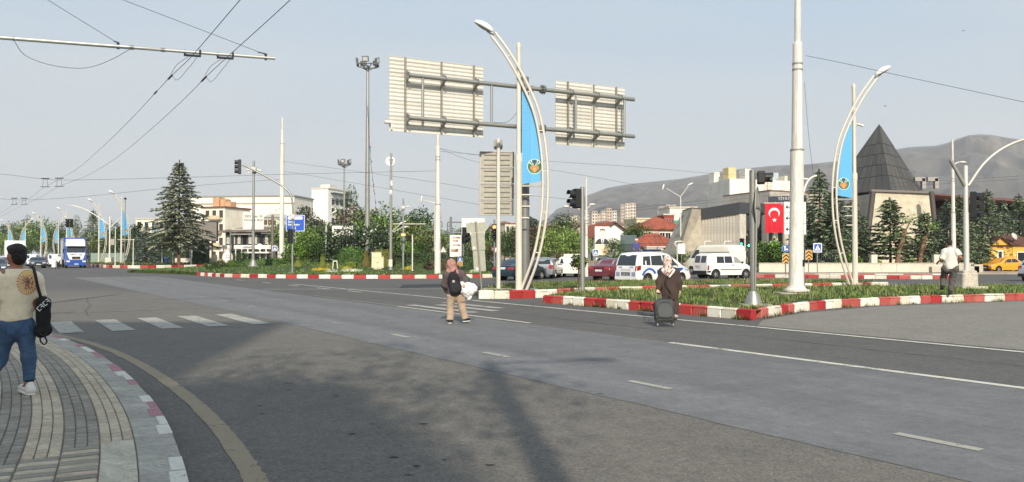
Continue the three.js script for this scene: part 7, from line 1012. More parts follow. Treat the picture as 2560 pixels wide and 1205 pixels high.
{ // white family van with roof bars, and the high panel van behind it
const wp = carPaint('#e4e3de'), c = new Car({ ...VAN, L: 4.12, W: 1.72, axles: [0.72, 3.35], outline: [[0, 0.36], [0, 0.9], [0.02, 1.1], [0.12, 1.68], [0.4, 1.77], [1.7, 1.8], [2.2, 1.72], [2.55, 1.6], [3.2, 1.1], [3.5, 1.02], [3.95, 0.82], [4.1, 0.6], [4.12, 0.36]] }, 'family_van', 'white family van with black bumpers and twin rear doors', 'van', carAt(1750, 699, 54.8), 1.98, wp), o = c.o;
windows(c, [[[0.78, 1.1], [1.42, 1.1], [1.42, 1.56], [0.82, 1.56]], [[1.48, 1.1], [2.15, 1.1], [2.1, 1.57], [1.48, 1.57]]]); windows(c, [[[2.3, 1.1], [3.05, 1.08], [2.55, 1.5], [2.28, 1.55]]], phys({ color: '#8e8f86', roughness: 0.1, clearcoat: 1 }));
c.end('rear_window', true, -0.62, -0.06, 1.12, 1.6, carGlass, 0.01); c.end('rear_window', true, 0.06, 0.62, 1.12, 1.6, carGlass, 0.01); c.end('windscreen', false, -0.66, 0.66, 1.14, 1.55, carGlass, 0.01); c.end('door_seam', true, -0.008, 0.008, 0.5, 1.65, trimB, 0.006); c.end('number_plate', true, 0.1, 0.5, 0.74, 0.85, plateM, 0.016); c.end('plate_shelf', true, 0.08, 0.55, 0.86, 0.9, trimB, 0.03); c.end('bumper', true, -0.82, 0.82, 0.32, 0.56, trimB, 0.06); c.end('bumper', false, -0.74, 0.74, 0.32, 0.5, trimB, 0.05);
for (const sd of [-1, 1]) { c.flank('tail_lamp', [[0.02, 0.6], [0.16, 0.62], [0.16, 0.94], [0.04, 0.94]], lampRed, sd, 0.01); c.flank('side_trim', [[0.02, 0.42], [0.3, 0.46], [0.3, 0.56], [0.02, 0.56]], trimB, sd, 0.012); c.flank('side_trim', [[1.12, 0.62], [2.95, 0.6], [2.95, 0.65], [1.12, 0.67]], trimB, sd, 0.012); c.flank('nose_trim', [[3.75, 0.38], [4.05, 0.4], [4.02, 0.56], [3.75, 0.6]], trimB, sd, 0.012); c.flank('handle_plate', [[2.1, 0.92], [2.25, 0.92], [2.25, 0.97], [2.1, 0.97]], trimB, sd, 0.012); c.seam(2.22, 0.4, 1.08, sd); c.seam(0.7, 0.95, 1.6, sd); c.seam(3.1, 0.66, 1.06, sd); } c.mirrorM = trimB; c.mirrors(2.95, 1.16); part('roof_rail', [box(0.04, 0.05, 1.9, 0.62, 1.85, 1.1), box(0.04, 0.05, 1.9, -0.62, 1.85, 1.1)], trimB, o); c.end('head_lamp', false, 0.4, 0.7, 0.68, 0.84, lampClear, 0.012); c.end('head_lamp', false, -0.7, -0.4, 0.68, 0.84, lampClear, 0.012);
const pv = new Car({ L: 5.4, W: 1.95, belt: 1.3, wr: 0.34, axles: [1.1, 4.45], tumble: 0.06, cr: 0.2, outline: [[0, 0.4], [0.0, 1.0], [0.02, 1.6], [0.1, 2.42], [0.4, 2.5], [3.4, 2.5], [3.85, 2.36], [4.7, 1.45], [5.1, 1.25], [5.35, 0.95], [5.4, 0.4]] }, 'panel_van', 'tall cream panel van with a windscreen slanting away behind the family van', 'van', carAt(1846, 690, 63), -2.62, carPaint('#e3dfcd')); pv.end('windscreen', false, -0.85, 0.85, 1.5, 2.32, phys({ color: '#6d8799', roughness: 0.08, clearcoat: 1 }), 0.012); for (const sd of [-1, 1]) { pv.seam(3.1, 0.5, 2.3, sd); pv.seam(1.6, 0.5, 2.3, sd); pv.flank('side_window', [[3.5, 1.4], [4.5, 1.4], [3.9, 2.1], [3.5, 2.1]], carGlass, sd); pv.flank('tail_lamp', [[0.02, 0.9], [0.14, 0.9], [0.14, 1.4], [0.02, 1.4]], lampRed, sd, 0.012); } pv.end('bumper', true, -0.95, 0.95, 0.36, 0.6, trimB, 0.06); pv.end('tail_lamp', true, 0.84, 0.97, 0.9, 1.4, lampRed, 0.014); pv.end('tail_lamp', true, -0.97, -0.84, 0.9, 1.4, lampRed, 0.014);
}
function taxiLike(label, name, pos, head, colour, extra) { const c = new Car({ ...SEDAN, L: 4.35 }, name, label, 'car', pos, head, carPaint(colour)); c.o.userData.category = name === 'taxi' ? 'taxi' : 'car'; dress(c, { ...sedanD, trim: c.paint }); return c; }
taxiLike('orange-yellow taxi in front of the yellow kiosk', 'taxi', carAt(2553, 681, 75), -1.3, '#e09a1c');
taxiLike('yellow taxi roof showing behind the police van nose', 'taxi', carAt(1712, 684, 70), 1.7, '#d9a12c');
{ const c = new Car({ ...HATCH }, 'hatchback', 'pale grey car cut by the picture edge beside the taxi', 'car', carAt(2574, 702, 48.5), 1.9, carPaint('#b9bec6', 0.3)); dress(c, { rw: 0.6, ry: [1.02, 1.4], wy: [1.06, 1.4], win: hatchW, tl: [0.55, 0.82, 0.82, 0.98], pl: 0.58, seams: [1.38, 2.5], mz: 2.5, bump: trimB }); }
{ const c = new Car({ ...SEDAN }, 'sedan', 'black car parked beyond the red sedan near the crossing sign', 'car', carAt(1502, 668, 90), 0.15, carPaint('#1d2024', 0.3)); dress(c, sedanD); }
const toward = Math.atan2(0.555, 0.832);
{ const c = new Car({ ...SEDAN, W: 1.8 }, 'sedan', 'black sedan heading towards us behind the young man with the printed shirt', 'car', carAt(92, 669, 103), toward, carPaint('#171d27', 0.4)); dress(c, sedanD); c.end('badge', false, -0.08, 0.08, 0.62, 0.66, chrome, 0.014); }
{ const c = new Car({ ...VAN }, 'minibus', 'white minibus behind the black sedan', 'van', carAt(80, 664, 121), toward, carPaint('#d9dad6')); c.end('windscreen', false, -0.75, 0.75, 1.14, 1.66, carGlass, 0.01); windows(c, [[[0.42, 1.12], [1.95, 1.1], [1.9, 1.64], [0.5, 1.58]]]); c.end('grille', false, -0.5, 0.5, 0.5, 0.7, trimB, 0.012); }
{ const c = new Car({ ...SEDAN }, 'sedan', 'dark red car close beside the young man at the picture edge', 'car', carAt(16, 672, 96), toward, carPaint('#5a2328', 0.2)); dress(c, sedanD); }
{ const c = new Car({ ...HATCH }, 'hatchback', 'white car roof behind the dark red car', 'car', carAt(14, 666, 112), toward, carPaint('#d8dcdc')); dress(c, { rw: 0.6, ry: [1.02, 1.4], wy: [1.06, 1.4], win: hatchW, tl: [0.55, 0.82, 0.82, 0.98], pl: 0.58, seams: [1.38, 2.5], mz: 2.5 }); }
{ const c = new Car({ ...SEDAN }, 'sedan', 'dark red car between black sedan and white pickup', 'car', carAt(117, 665, 118), toward, carPaint('#4e2a2c', 0.2)); dress(c, sedanD); }
{ const c = new Car({ ...VAN }, 'pickup', 'white van nose just beside the blue truck', 'van', carAt(134, 664.5, 117), toward, carPaint('#d5d6d2')); c.end('windscreen', false, -0.75, 0.75, 1.14, 1.66, carGlass, 0.01); c.end('grille', false, -0.5, 0.5, 0.5, 0.7, trimB, 0.012); }
{ const c = new Car({ ...SEDAN }, 'sedan', 'dark blue car corner at the picture edge behind the young man', 'car', carAt(-14, 690, 66), toward, carPaint('#151a2c', 0.3)); dress(c, sedanD); }
{ // box truck with blue and white cab
const o = thing('truck', 'blue and white box truck facing us at the kerb', 'truck', carAt(189, 671, 101.5), toward), bl = carPaint('#1f4a9a'), wh = carPaint('#e6e6e2'), gr = mat('#a9b0b4', 0.5, 0.3, { map: rep(T.plaster, 2) });
part('box', boxUV(extr(rrect(2.5, 2.75, 0.06), 6.6, 0.03).translate(0, 2.45, -4.4)), gr, o); part('box_frame', [box(2.54, 0.14, 6.6, 0, 3.85, -4.4), box(0.1, 2.7, 0.1, 1.24, 2.45, -1.12), box(0.1, 2.7, 0.1, -1.24, 2.45, -1.12), box(2.54, 0.5, 0.05, 0, 3.6, -1.08)], bl, o); part('side_banner', box(0.02, 2.3, 2.2, -1.262, 2.4, -5.0), mat('#c9cfd2', 0.6), o);
const cab = part('cab', toCreasedNormals(extr(poly([[0, 0.55], [1.55, 0.55], [1.75, 0.7], [1.75, 1.25], [1.5, 2.05], [1.35, 2.75], [0.9, 2.85], [0, 2.85]]), 2.4, 0.08).rotateY(-PI / 2).translate(0, 0, 0), 0.5), bl, o); cab.position.set(0, 0, -0.9);
part('windscreen', solid([[V(-1.05, 2.02, 0.64), V(1.05, 2.02, 0.64), V(1.02, 2.66, 0.49), V(-1.02, 2.66, 0.49)]]), carGlass, cab).position.set(0, 0, 0.9 + 0.0); part('deflector', toCreasedNormals(extr(poly([[0, 2.8], [1.25, 2.8], [1.0, 3.5], [0.2, 3.78], [0, 3.78]]), 2.2, 0.1).rotateY(-PI / 2).translate(0, 0, 0), 0.5), wh, cab); part('sun_visor', box(2.0, 0.16, 0.25, 0, 2.76, 1.5), trimB, cab);
part('front_panel', solid([[V(-1.05, 1.95, 1.56), V(-0.75, 1.1, 1.8), V(0.75, 1.1, 1.8), V(1.05, 1.95, 1.56)]]), mat('#e8e8e4', 0.5, 0, { side: THREE.DoubleSide }), cab); part('grille', box(0.95, 0.36, 0.06, 0, 1.3, 1.76), trimB, cab); part('badge', box(0.16, 0.1, 0.03, 0, 1.3, 1.8), mat('#a33', 0.4), cab);
const lt = part('lettering', text('EKOL LOJ', 0.22, 0.02), mat('#2d3442', 0.5), cab); lt.position.set(0, 1.72, 1.66); lt.rotation.x = -0.28;
for (const s of [-1, 1]) { part('head_lamp', box(0.36, 0.18, 0.06, s * 0.9, 0.85, 1.77), mat('#eef0ee', 0.2), cab); part('mirror', [box(0.14, 0.6, 0.2, s * 1.42, 2.2, 1.35), box(0.2, 0.05, 0.05, s * 1.28, 2.4, 1.35)], trimB, cab); part('side_window', box(0.02, 0.65, 0.8, s * 1.21, 2.3, 0.85), carGlass, cab); }
part('bumper', [box(2.4, 0.35, 0.2, 0, 0.5, 1.68), box(1.0, 0.2, 0.04, 0, 0.78, 1.77)], bl, cab); part('number_plate', face(0.5, 0.12, 0, 0.5, 1.79), plateM, cab);
for (const z of [-0.1, -5.4]) for (const s of [-1, 1]) { const w = part('wheel', lathe([[0.28, -0.14], [0.46, -0.15], [0.5, -0.1], [0.5, 0.1], [0.46, 0.15], [0.28, 0.14]], 22).rotateZ(PI / 2), tyreM, o); w.position.set(s * 1.05, 0.5, z); part('rim', cyl(0.28, 0.24, 0.1, 0, 0, 0, 16).rotateZ(PI / 2).translate(s * 0.1, 0, 0), rimM, w); } part('chassis', [box(0.9, 0.3, 7.5, 0, 0.85, -3.8), box(2.3, 0.5, 0.7, 0, 0.75, -2.0)], trimB, o);
const l = thing('lorry', 'white lorry box far down the road behind the young man', 'truck', carAt(38, 664, 128), toward); part('box', boxUV(extr(rrect(2.9, 2.9, 0.06), 6, 0.03).translate(0, 2.6, -3)), carPaint('#dfe1dc'), l); part('cab', boxUV(chamfer(2.5, 2.0, 1.6, 0.1).translate(0, 0.6, 0.9)), wh, l); part('windscreen', box(2.1, 0.7, 0.04, 0, 1.9, 1.71), carGlass, l); for (const z of [0.7, -4.8]) for (const s of [-1, 1]) part('wheel', cyl(0.48, 0.48, 0.3, s * 1.0, 0.48, z, 18, 0, 0, PI / 2), tyreM, l); part('chassis', box(1, 0.4, 7, 0, 0.9, -2.4), trimB, l);
}
// ---------- people: one joined surface for the body, clothes over it ----------
const cap = (a, b, ra, rb, o) => ({ a, b, ra, rb, ...o }), ell = (c, rx, ry, rz) => ({ c, r: [rx, ry, rz] });
function field(prims, k, fold) {
return (x, y, z) => {
let d = 1e3;
for (const p of prims) {
let e;
if (p.c) { const dx = (x - p.c.x), dy = (y - p.c.y), dz = (z - p.c.z), [rx, ry, rz] = p.r, k0 = Math.hypot(dx / rx, dy / ry, dz / rz), k1 = Math.hypot(dx / rx / rx, dy / ry / ry, dz / rz / rz); e = k1 < 1e-9 ? -Math.min(rx, ry, rz) : k0 * (k0 - 1) / k1; }
else {
const s = p.sz || 1, bx = p.b.x - p.a.x, by = p.b.y - p.a.y, bz = (p.b.z - p.a.z) / s, px = x - p.a.x, py = y - p.a.y, pz = (z - p.a.z) / s, L = bx * bx + by * by + bz * bz, h = (px * bx + py * by + pz * bz) / L, t = h < 0 ? 0 : h > 1 ? 1 : h;
e = (Math.hypot(px - bx * t, py - by * t, pz - bz * t) - (p.ra + (p.rb - p.ra) * t)) * (s < 1 ? 0.5 + s / 2 : 1);
if (p.flat) { const l = Math.sqrt(L); e = Math.max(e, (h - 1) * l); if (p.flat > 1) e = Math.max(e, -h * l); }
}
const q = Math.max((p.k ?? k) - Math.abs(d - e), 0) / (p.k ?? k); d = Math.min(d, e) - q * q * (p.k ?? k) / 4;
}
return fold ? d + fold(x, y, z) : d;
};
}
function surface(f, lo, hi, cell) {                                       // a smooth net of quads over the zero level
const n = [0, 1, 2].map((i) => Math.ceil((hi[i] - lo[i]) / cell) + 1), [nx, ny, nz] = n, v = new Float32Array(nx * ny * nz), id = new Int32Array(nx * ny * nz).fill(-1), pos = [], idx = [];
for (let k = 0, o = 0; k < nz; k++) for (let j = 0; j < ny; j++) for (let i = 0; i < nx; i++, o++) v[o] = f(lo[0] + i * cell, lo[1] + j * cell, lo[2] + k * cell);
const S = [1, nx, nx * ny], E = [[0, 1], [2, 3], [4, 5], [6, 7], [0, 2], [1, 3], [4, 6], [5, 7], [0, 4], [1, 5], [2, 6], [3, 7]];
for (let k = 0; k < nz - 1; k++) for (let j = 0; j < ny - 1; j++) for (let i = 0; i < nx - 1; i++) {
const o = i + j * nx + k * nx * ny, c = []; let m = 0; for (let q = 0; q < 8; q++) { c[q] = v[o + (q & 1) + (q >> 1 & 1) * nx + (q >> 2) * nx * ny]; if (c[q] < 0) m++; } if (m === 0 || m === 8) continue;
let x = 0, y = 0, z = 0, w = 0; for (const [a, b] of E) if ((c[a] < 0) !== (c[b] < 0)) { const t = c[a] / (c[a] - c[b]); x += lerp(a & 1, b & 1, t); y += lerp(a >> 1 & 1, b >> 1 & 1, t); z += lerp(a >> 2, b >> 2, t); w++; }
id[o] = pos.length / 3; pos.push(lo[0] + (i + x / w) * cell, lo[1] + (j + y / w) * cell, lo[2] + (k + z / w) * cell);
}
for (let k = 1; k < nz - 1; k++) for (let j = 1; j < ny - 1; j++) for (let i = 1; i < nx - 1; i++) { const o = i + j * nx + k * nx * ny; for (let ax = 0; ax < 3; ax++) { const s = v[o] < 0, t = v[o + S[ax]] < 0; if (s === t) continue; const u = S[(ax + 1) % 3], w = S[(ax + 2) % 3], q = [id[o], id[o - u], id[o - u - w], id[o - w]]; if (q.some((a) => a < 0)) continue; s ? idx.push(q[0], q[1], q[2], q[0], q[2], q[3]) : idx.push(q[0], q[2], q[1], q[0], q[3], q[2]); } }
const nor = new Float32Array(pos.length), e = cell * 0.6; for (let i = 0; i < pos.length; i += 3) { const x = pos[i], y = pos[i + 1], z = pos[i + 2], g = V(f(x + e, y, z) - f(x - e, y, z), f(x, y + e, z) - f(x, y - e, z), f(x, y, z + e) - f(x, y, z - e)).normalize(); nor[i] = g.x; nor[i + 1] = g.y; nor[i + 2] = g.z; }
const g = new THREE.BufferGeometry(); g.setAttribute('position', new THREE.Float32BufferAttribute(pos, 3)); g.setAttribute('normal', new THREE.BufferAttribute(nor, 3)); g.setIndex(idx);
const uv = new Float32Array(pos.length / 3 * 2); for (let i = 0; i < uv.length / 2; i++) { uv[i * 2] = pos[i * 3]; uv[i * 2 + 1] = pos[i * 3 + 1]; } g.setAttribute('uv', new THREE.BufferAttribute(uv, 2)); return g;
}
function sdfGeo(prims, k, cell, fold, clip) {
const lo = [1e9, 1e9, 1e9], hi = [-1e9, -1e9, -1e9]; for (const p of prims) for (const [c, r] of p.c ? [[p.c, p.r]] : [[p.a, [p.ra, p.ra, p.ra * (p.sz || 1)]], [p.b, [p.rb, p.rb, p.rb * (p.sz || 1)]]]) ['x', 'y', 'z'].forEach((a, i) => { lo[i] = Math.min(lo[i], c[a] - r[i]); hi[i] = Math.max(hi[i], c[a] + r[i]); });
const m = cell * 2.5 + k * 0.3 + 0.01, f0 = field(prims, k, fold), f = clip ? (x, y, z) => Math.max(f0(x, y, z), clip(x, y, z)) : f0; return surface(f, lo.map((x) => x - m), hi.map((x) => x + m), cell);
}
function hand(w, dir, nor, curl, side, s = 1) {                            // palm, four unequal fingers, thumb from the side of the palm
const d = dir.clone().normalize(), n = nor.clone().addScaledVector(d, -nor.dot(d)).normalize(), x = d.clone().cross(n).multiplyScalar(side), P = [], at3 = (a, b, c) => w.clone().addScaledVector(d, a * s).addScaledVector(x, b * s).addScaledVector(n, c * s);
for (const [b, l] of [[-0.027, 0.085], [-0.009, 0.09], [0.009, 0.086], [0.027, 0.08]]) P.push(cap(at3(0, b * 0.6, 0), at3(l, b, 0), 0.014 * s, 0.012 * s, { k: 0.02 }));
[[-0.029, 0.066, 0.085], [-0.01, 0.075, 0.09], [0.01, 0.07, 0.086], [0.028, 0.054, 0.08]].forEach(([b, l, o]) => { let p = at3(o, b, 0), a = 0; for (let i = 0; i < 3; i++) { a += curl * (0.7 + i * 0.25); const q = p.clone().addScaledVector(d, Math.cos(a) * l * [0.44, 0.32, 0.24][i] * s).addScaledVector(n, Math.sin(a) * l * [0.44, 0.32, 0.24][i] * s); P.push(cap(p, q, (0.0095 - i * 0.0008) * s, (0.0088 - i * 0.0008) * s, { k: 0.004 })); p = q; } });
const t0 = at3(0.025, -0.03, 0.006), t1 = at3(0.06, -0.055, 0.018), t2 = at3(0.088, -0.05, 0.032); P.push(cap(t0, t1, 0.013 * s, 0.011 * s, { k: 0.01 }), cap(t1, t2, 0.0105 * s, 0.009 * s, { k: 0.004 })); return P;
}
const skinM = (c) => phys({ name: 'skin', color: c, roughness: 0.6, sheen: 0.2 }), cloth = (c, more) => mat(c, 0.92, 0, { map: rep(T.weave, 0.4), ...more });
function figure(label, pos, turn, J, skin, opt = {}) {                    // J: joints in metres from the ground, z towards the viewer
const o = thing('person', label, 'person', pos, turn), q = opt.r || 1, B = [], hd = J.head, fd = opt.face || V(0, 0, -1), sd = V(0, 1, 0).cross(fd).normalize();
const mid = J.hipL.clone().add(J.hipR).multiplyScalar(0.5);
B.push(cap(mid.clone().add(V(0, 0.02, 0)), J.chest, 0.125 * q, 0.14 * q, { sz: 0.72 }), cap(J.chest.clone().add(V(-0.1, 0.1, 0)), J.chest.clone().add(V(0.1, 0.1, 0)), 0.085 * q, 0.085 * q), cap(J.neck, hd.clone().add(V(0, -0.03, 0)), 0.055, 0.052), ell(hd.clone().add(V(0, 0.025, 0)), 0.076, 0.1, 0.094), ell(hd.clone().addScaledVector(fd, 0.03).add(V(0, -0.055, 0)), 0.052, 0.06, 0.058));
for (const s of ['L', 'R']) {
B.push(cap(J['sh' + s], J['el' + s], 0.048, 0.04), cap(J['el' + s], J['wr' + s], 0.038, 0.027), cap(J['hip' + s], J['kn' + s], 0.085 * q, 0.056 * q), cap(J['kn' + s], J['an' + s], 0.054 * q, 0.036), cap(J['an' + s], J['toe' + s], 0.036, 0.03));
B.push(ell(hd.clone().addScaledVector(sd, (s === 'L' ? -1 : 1) * 0.078).add(V(0, -0.005, 0)), 0.014, 0.032, 0.02));
}
B.push(cap(hd.clone().addScaledVector(fd, 0.085).add(V(0, 0.015, 0)), hd.clone().addScaledVector(fd, 0.108).add(V(0, -0.02, 0)), 0.01, 0.014, { k: 0.015 }));
const geos = [sdfGeo(B, 0.05, opt.cell || 0.014)];
for (const s of ['L', 'R']) { const d = J['wr' + s].clone().sub(J['el' + s]).normalize(), h = opt['hand' + s] || {}; geos.push(sdfGeo([cap(J['wr' + s].clone().addScaledVector(d, -0.03), J['wr' + s], 0.027, 0.024), ...hand(J['wr' + s], h.dir || d, h.nor || V(s === 'L' ? 1 : -1, 0, -0.3), h.curl ?? 0.35, s === 'L' ? 1 : -1)], 0.012, 0.0055)); }
const body = part('body', geos, skin, o);
for (const s of [-1, 1]) { const e = part('eye', sph(0.012, 0, 0, 0), mat('#efece6', 0.2), body); e.position.copy(hd.clone().addScaledVector(fd, 0.088).addScaledVector(sd, s * 0.032).add(V(0, 0.03, 0))); part('iris', sph(0.006, 0, 0, 0).translate(fd.x * 0.009, 0, fd.z * 0.009), mat('#2a1c14', 0.2), e); }
part('mouth', sph(0.022, 0, 0, 0, 1, 0.3, 0.4), mat('#8d4f48', 0.6), body).position.copy(hd.clone().addScaledVector(fd, 0.088).add(V(0, -0.06, 0)));
return o;
}
const shoe = (o, an, toe, heelY, m, sole) => { const d = toe.clone().sub(an).setY(0).normalize(), L = an.distanceTo(toe) + 0.04, y = heelY; const h = V(an.x, y + 0.05, an.z).addScaledVector(d, -0.035), t = V(toe.x, (toe.y - 0.03) + 0.04, toe.z).addScaledVector(d, 0.03), s = part('shoe', sdfGeo([cap(h, t, 0.043, 0.038), cap(h, an.clone().add(V(0, 0.02, 0)), 0.045, 0.043)], 0.03, 0.011), m, o); part('sole', sdfGeo([cap(h.clone().add(V(0, -0.035, 0)), t.clone().add(V(0, -0.028, 0)), 0.046, 0.042, { k: 0.01 })], 0.01, 0.011, null, (x, yy, z) => { const k = ((x - h.x) * (t.x - h.x) + (z - h.z) * (t.z - h.z)) / ((t.x - h.x) ** 2 + (t.z - h.z) ** 2 + 1e-6); return Math.abs(yy - (lerp(h.y, t.y, clamp(k, -0.2, 1.2)) - 0.038)) - 0.014; }), sole, s); return s; };
const wrinkle = (a, fx, fy, s) => (x, y, z) => a * (noise.noise(x * fx + s, y * fy, z * fx) + 0.5 * noise.noise(x * fx * 2.3, y * fy * 2.1 + s, z * fx * 2));

{
const d = 8.52, k = d / F, pos = [GX(42, d), 0.13, -d], turn = Math.atan2(-pos[0], d), X = (px, py, z = 0) => V((px - 42) * k * Math.cos(turn), (985 - py) * k, z);
const J = { head: X(42, 640, -0.02), neck: X(42, 676, 0), chest: X(40, 715, 0), hipL: X(22, 812, 0), hipR: X(68, 812, 0), shL: X(-4, 697, 0), shR: X(88, 697, 0), elL: X(-10, 752, -0.02), elR: X(96, 755, -0.12), wrL: X(4, 800, -0.14), wrR: X(84, 778, -0.34), knL: X(2, 896, -0.06), knR: X(75, 893, 0.02), anL: X(-34, 958, 0.12), anR: X(77, 957, 0.06), toeL: X(-44, 972, 0.0), toeR: X(62, 973, -0.08) };
const o = figure('young man from behind in cream printed shirt and jeans with a black bag', pos, turn, J, skinM('#9a6a50'), { face: V(-0.45, 0, -0.9).normalize(), cell: 0.012 });
const shirtP = [cap(X(43, 795), X(43, 700), 0.152, 0.152, { sz: 0.74, k: 0.06 }), cap(X(8, 702), X(82, 702), 0.07, 0.07, { sz: 0.95 }), cap(J.shL, X(-6, 742, -0.02), 0.08, 0.088, { flat: 1 }), cap(J.shR, X(97, 742, -0.04), 0.08, 0.088, { flat: 1 }), cap(X(42, 690), X(42, 678), 0.085, 0.068)];
const shirtF = wrinkle(0.011, 5, 7, 1), hem = (x, y, z) => Math.max(X(0, 800).y + 0.01 * Math.sin(x * 14) - y, y - X(0, 671).y), sg = sdfGeo(shirtP, 0.07, 0.0105, shirtF, hem), shirt = part('shirt', sg, cloth('#f5e7ca'), o);
{ // round print across the back, cut from the shirt's own surface
const cx = X(69, 705), R = 0.145, p = sg.attributes.position, n = sg.attributes.normal, ix = sg.index.array, pos2 = [], uv = []; for (let i = 0; i < ix.length; i += 3) { let ok = true; for (let j = 0; j < 3; j++) { const a = ix[i + j]; if (n.getZ(a) < 0.1 || Math.hypot((p.getX(a) - cx.x) / 0.1, (p.getY(a) - cx.y) / 0.138) > 1.08) ok = false; } if (ok) for (let j = 0; j < 3; j++) { const a = ix[i + j]; pos2.push(p.getX(a) + n.getX(a) * 0.003, p.getY(a) + n.getY(a) * 0.003, p.getZ(a) + n.getZ(a) * 0.003); uv.push((p.getX(a) - cx.x) / 0.212 + 0.5, (p.getY(a) - cx.y) / 0.292 + 0.5); } }
const g = new THREE.BufferGeometry(); g.setAttribute('position', new THREE.Float32BufferAttribute(pos2, 3)); g.setAttribute('uv', new THREE.Float32BufferAttribute(uv, 2)); g.computeVertexNormals();
const t = canvasTex(512, 512, (c) => { const r = rng(9); c.fillStyle = '#f5e7ca'; c.fillRect(0, 0, 512, 512); c.save(); c.beginPath(); c.arc(256, 256, 236, 0, 7); c.clip(); c.fillStyle = '#d9b98c'; c.fillRect(0, 0, 512, 512); for (let i = 0; i < 46; i++) { const a = i / 46 * 6.283; c.fillStyle = i % 2 ? '#e6cfa0' : '#c98f68'; c.beginPath(); c.moveTo(256, 270); c.lineTo(256 + 260 * Math.cos(a), 270 + 260 * Math.sin(a)); c.lineTo(256 + 260 * Math.cos(a + 0.08), 270 + 260 * Math.sin(a + 0.08)); c.fill(); } c.fillStyle = '#e2c078'; c.beginPath(); c.arc(250, 110, 120, PI, 0); c.fill(); for (let i = 0; i < 150; i++) { c.fillStyle = ['#6d5148', '#8a5a4e', '#a6604a', '#4f4543', '#b98a6a'][Math.floor(r() * 5)]; const a = r() * 6.28, q = r() * 120; c.beginPath(); c.ellipse(262 + q * Math.cos(a) * 1.05, 250 + q * Math.sin(a) * 1.2, 6 + r() * 20, 4 + r() * 12, r() * 3, 0, 7); c.fill(); } c.restore(); c.strokeStyle = '#b07a58'; c.lineWidth = 12; for (let i = 0; i < 36; i++) { const a = i / 36 * 6.283; c.beginPath(); c.arc(256, 256, 234, a, a + 0.1); c.stroke(); } });
part('print', g, mat('#ffffff', 0.92, 0, { map: t }), shirt);
}
const jp = [cap(X(26, 815), X(64, 815), 0.095, 0.095, { sz: 0.95 }), cap(X(44, 790), X(44, 815), 0.135, 0.135, { sz: 0.72 }), cap(X(24, 815), J.knL, 0.096, 0.07), cap(J.knL, J.anL, 0.068, 0.06, { flat: 1 }), cap(X(64, 815), J.knR, 0.096, 0.072), cap(J.knR, X(77, 950, 0.06), 0.07, 0.06, { flat: 1 })];
const jeansT = dataTex(256, (() => { const c = tn(181, [[120, 0.2], [40, 0.12], [7, 0.25]]); return (u, v) => { const g = c(u, v); return [0.36 + g * 0.3, 0.5 + g * 0.35, 0.66 + g * 0.35]; }; })());
const jeans = part('jeans', sdfGeo(jp, 0.045, 0.0105, wrinkle(0.008, 6, 12, 4), (x, y) => y - X(0, 788).y), mat('#b5b5b5', 0.9, 0, { map: rep(jeansT, 0.5) }), o);
for (const s of [30, 64]) part('pocket', box(0.075, 0.09, 0.006, 0, 0, 0), mat('#3f5a7d', 0.9), jeans).position.copy(X(s, 822, 0.105));
shoe(o, J.anR, J.toeR, 0, mat('#dcd9d0', 0.7), mat('#e9e7e0', 0.6)); shoe(o, J.anL, J.toeL, 0.0, mat('#dcd9d0', 0.7), mat('#e9e7e0', 0.6)); part('sock', sdfGeo([cap(X(77, 958, 0.06), X(77, 948, 0.06), 0.047, 0.045)], 0.01, 0.011), mat('#17171a', 0.9), o);
const fd = V(-0.45, 0, -0.9).normalize(), hr = rng(5), cc = J.head; part('hair', sdfGeo([ell(cc.clone().add(V(0.005, 0.058, 0.01)), 0.09, 0.086, 0.1), ell(cc.clone().add(V(0.02, -0.01, 0.04)), 0.074, 0.09, 0.07), ell(cc.clone().addScaledVector(fd, 0.06).add(V(0, 0.085, 0)), 0.07, 0.045, 0.06)], 0.03, 0.009, (x, y, z) => 0.006 * noise.noise(x * 40, y * 40, z * 40) + 0.005 * noise.noise(x * 90, y * 60, z * 90)), mat('#1b1513', 0.7), o);
const b = thing('backpack', 'black backpack with white lettering hanging at the young man\'s side', 'backpack', pos, turn), Y = (px, py, z = 0) => X(px, py, z + 0.08);
const bp = part('bag', sdfGeo([cap(Y(110, 770), Y(112, 825), 0.075, 0.068, { sz: 0.85, k: 0.05 }), cap(Y(108, 752), Y(114, 756), 0.06, 0.06, { sz: 0.9 }), cap(Y(103, 830), Y(117, 828), 0.05, 0.05, { sz: 0.9 })], 0.05, 0.009, wrinkle(0.008, 9, 9, 7)), mat('#17181c', 0.85, 0, { map: rep(T.fine, 0.3) }), b);
for (let i = 0; i < 4; i++) { const q = part('lettering', [box(0.03, 0.008, 0.004, 0, 0.022, 0), box(0.008, 0.05, 0.004, -0.012 + (i % 2) * 0.02, 0, 0), box(0.03, 0.008, 0.004, 0, i % 2 ? 0 : -0.02, 0)], mat('#d9dad8', 0.7), bp); q.position.copy(Y(99 + i * 7.5, 771 - i * 6.5, 0.07 + (i === 1 || i === 2 ? 0.008 : -0.004))); q.rotation.set(-0.2, (i - 1.5) * 0.25, 0.75); }
part('strap', tube([Y(84, 668, -0.02), Y(88, 684, 0.075), Y(95, 715, 0.075), Y(103, 742, 0.03)], 0.016, 24, 6), mat('#2a2724', 0.9), b); part('zip', tube([Y(99, 830, 0.05), Y(112, 838, 0.062), Y(124, 828, 0.05)], 0.004, 16, 5), mat('#33353a', 0.6), bp);
part('strap_loop', tube([Y(103, 838, 0.0), Y(104, 852, 0.03), Y(113, 861, 0.03), Y(120, 856, 0.0), Y(117, 846, -0.03), Y(111, 838, -0.02)], 0.008, 30, 6), mat('#1c1c1e', 0.9), b);
}
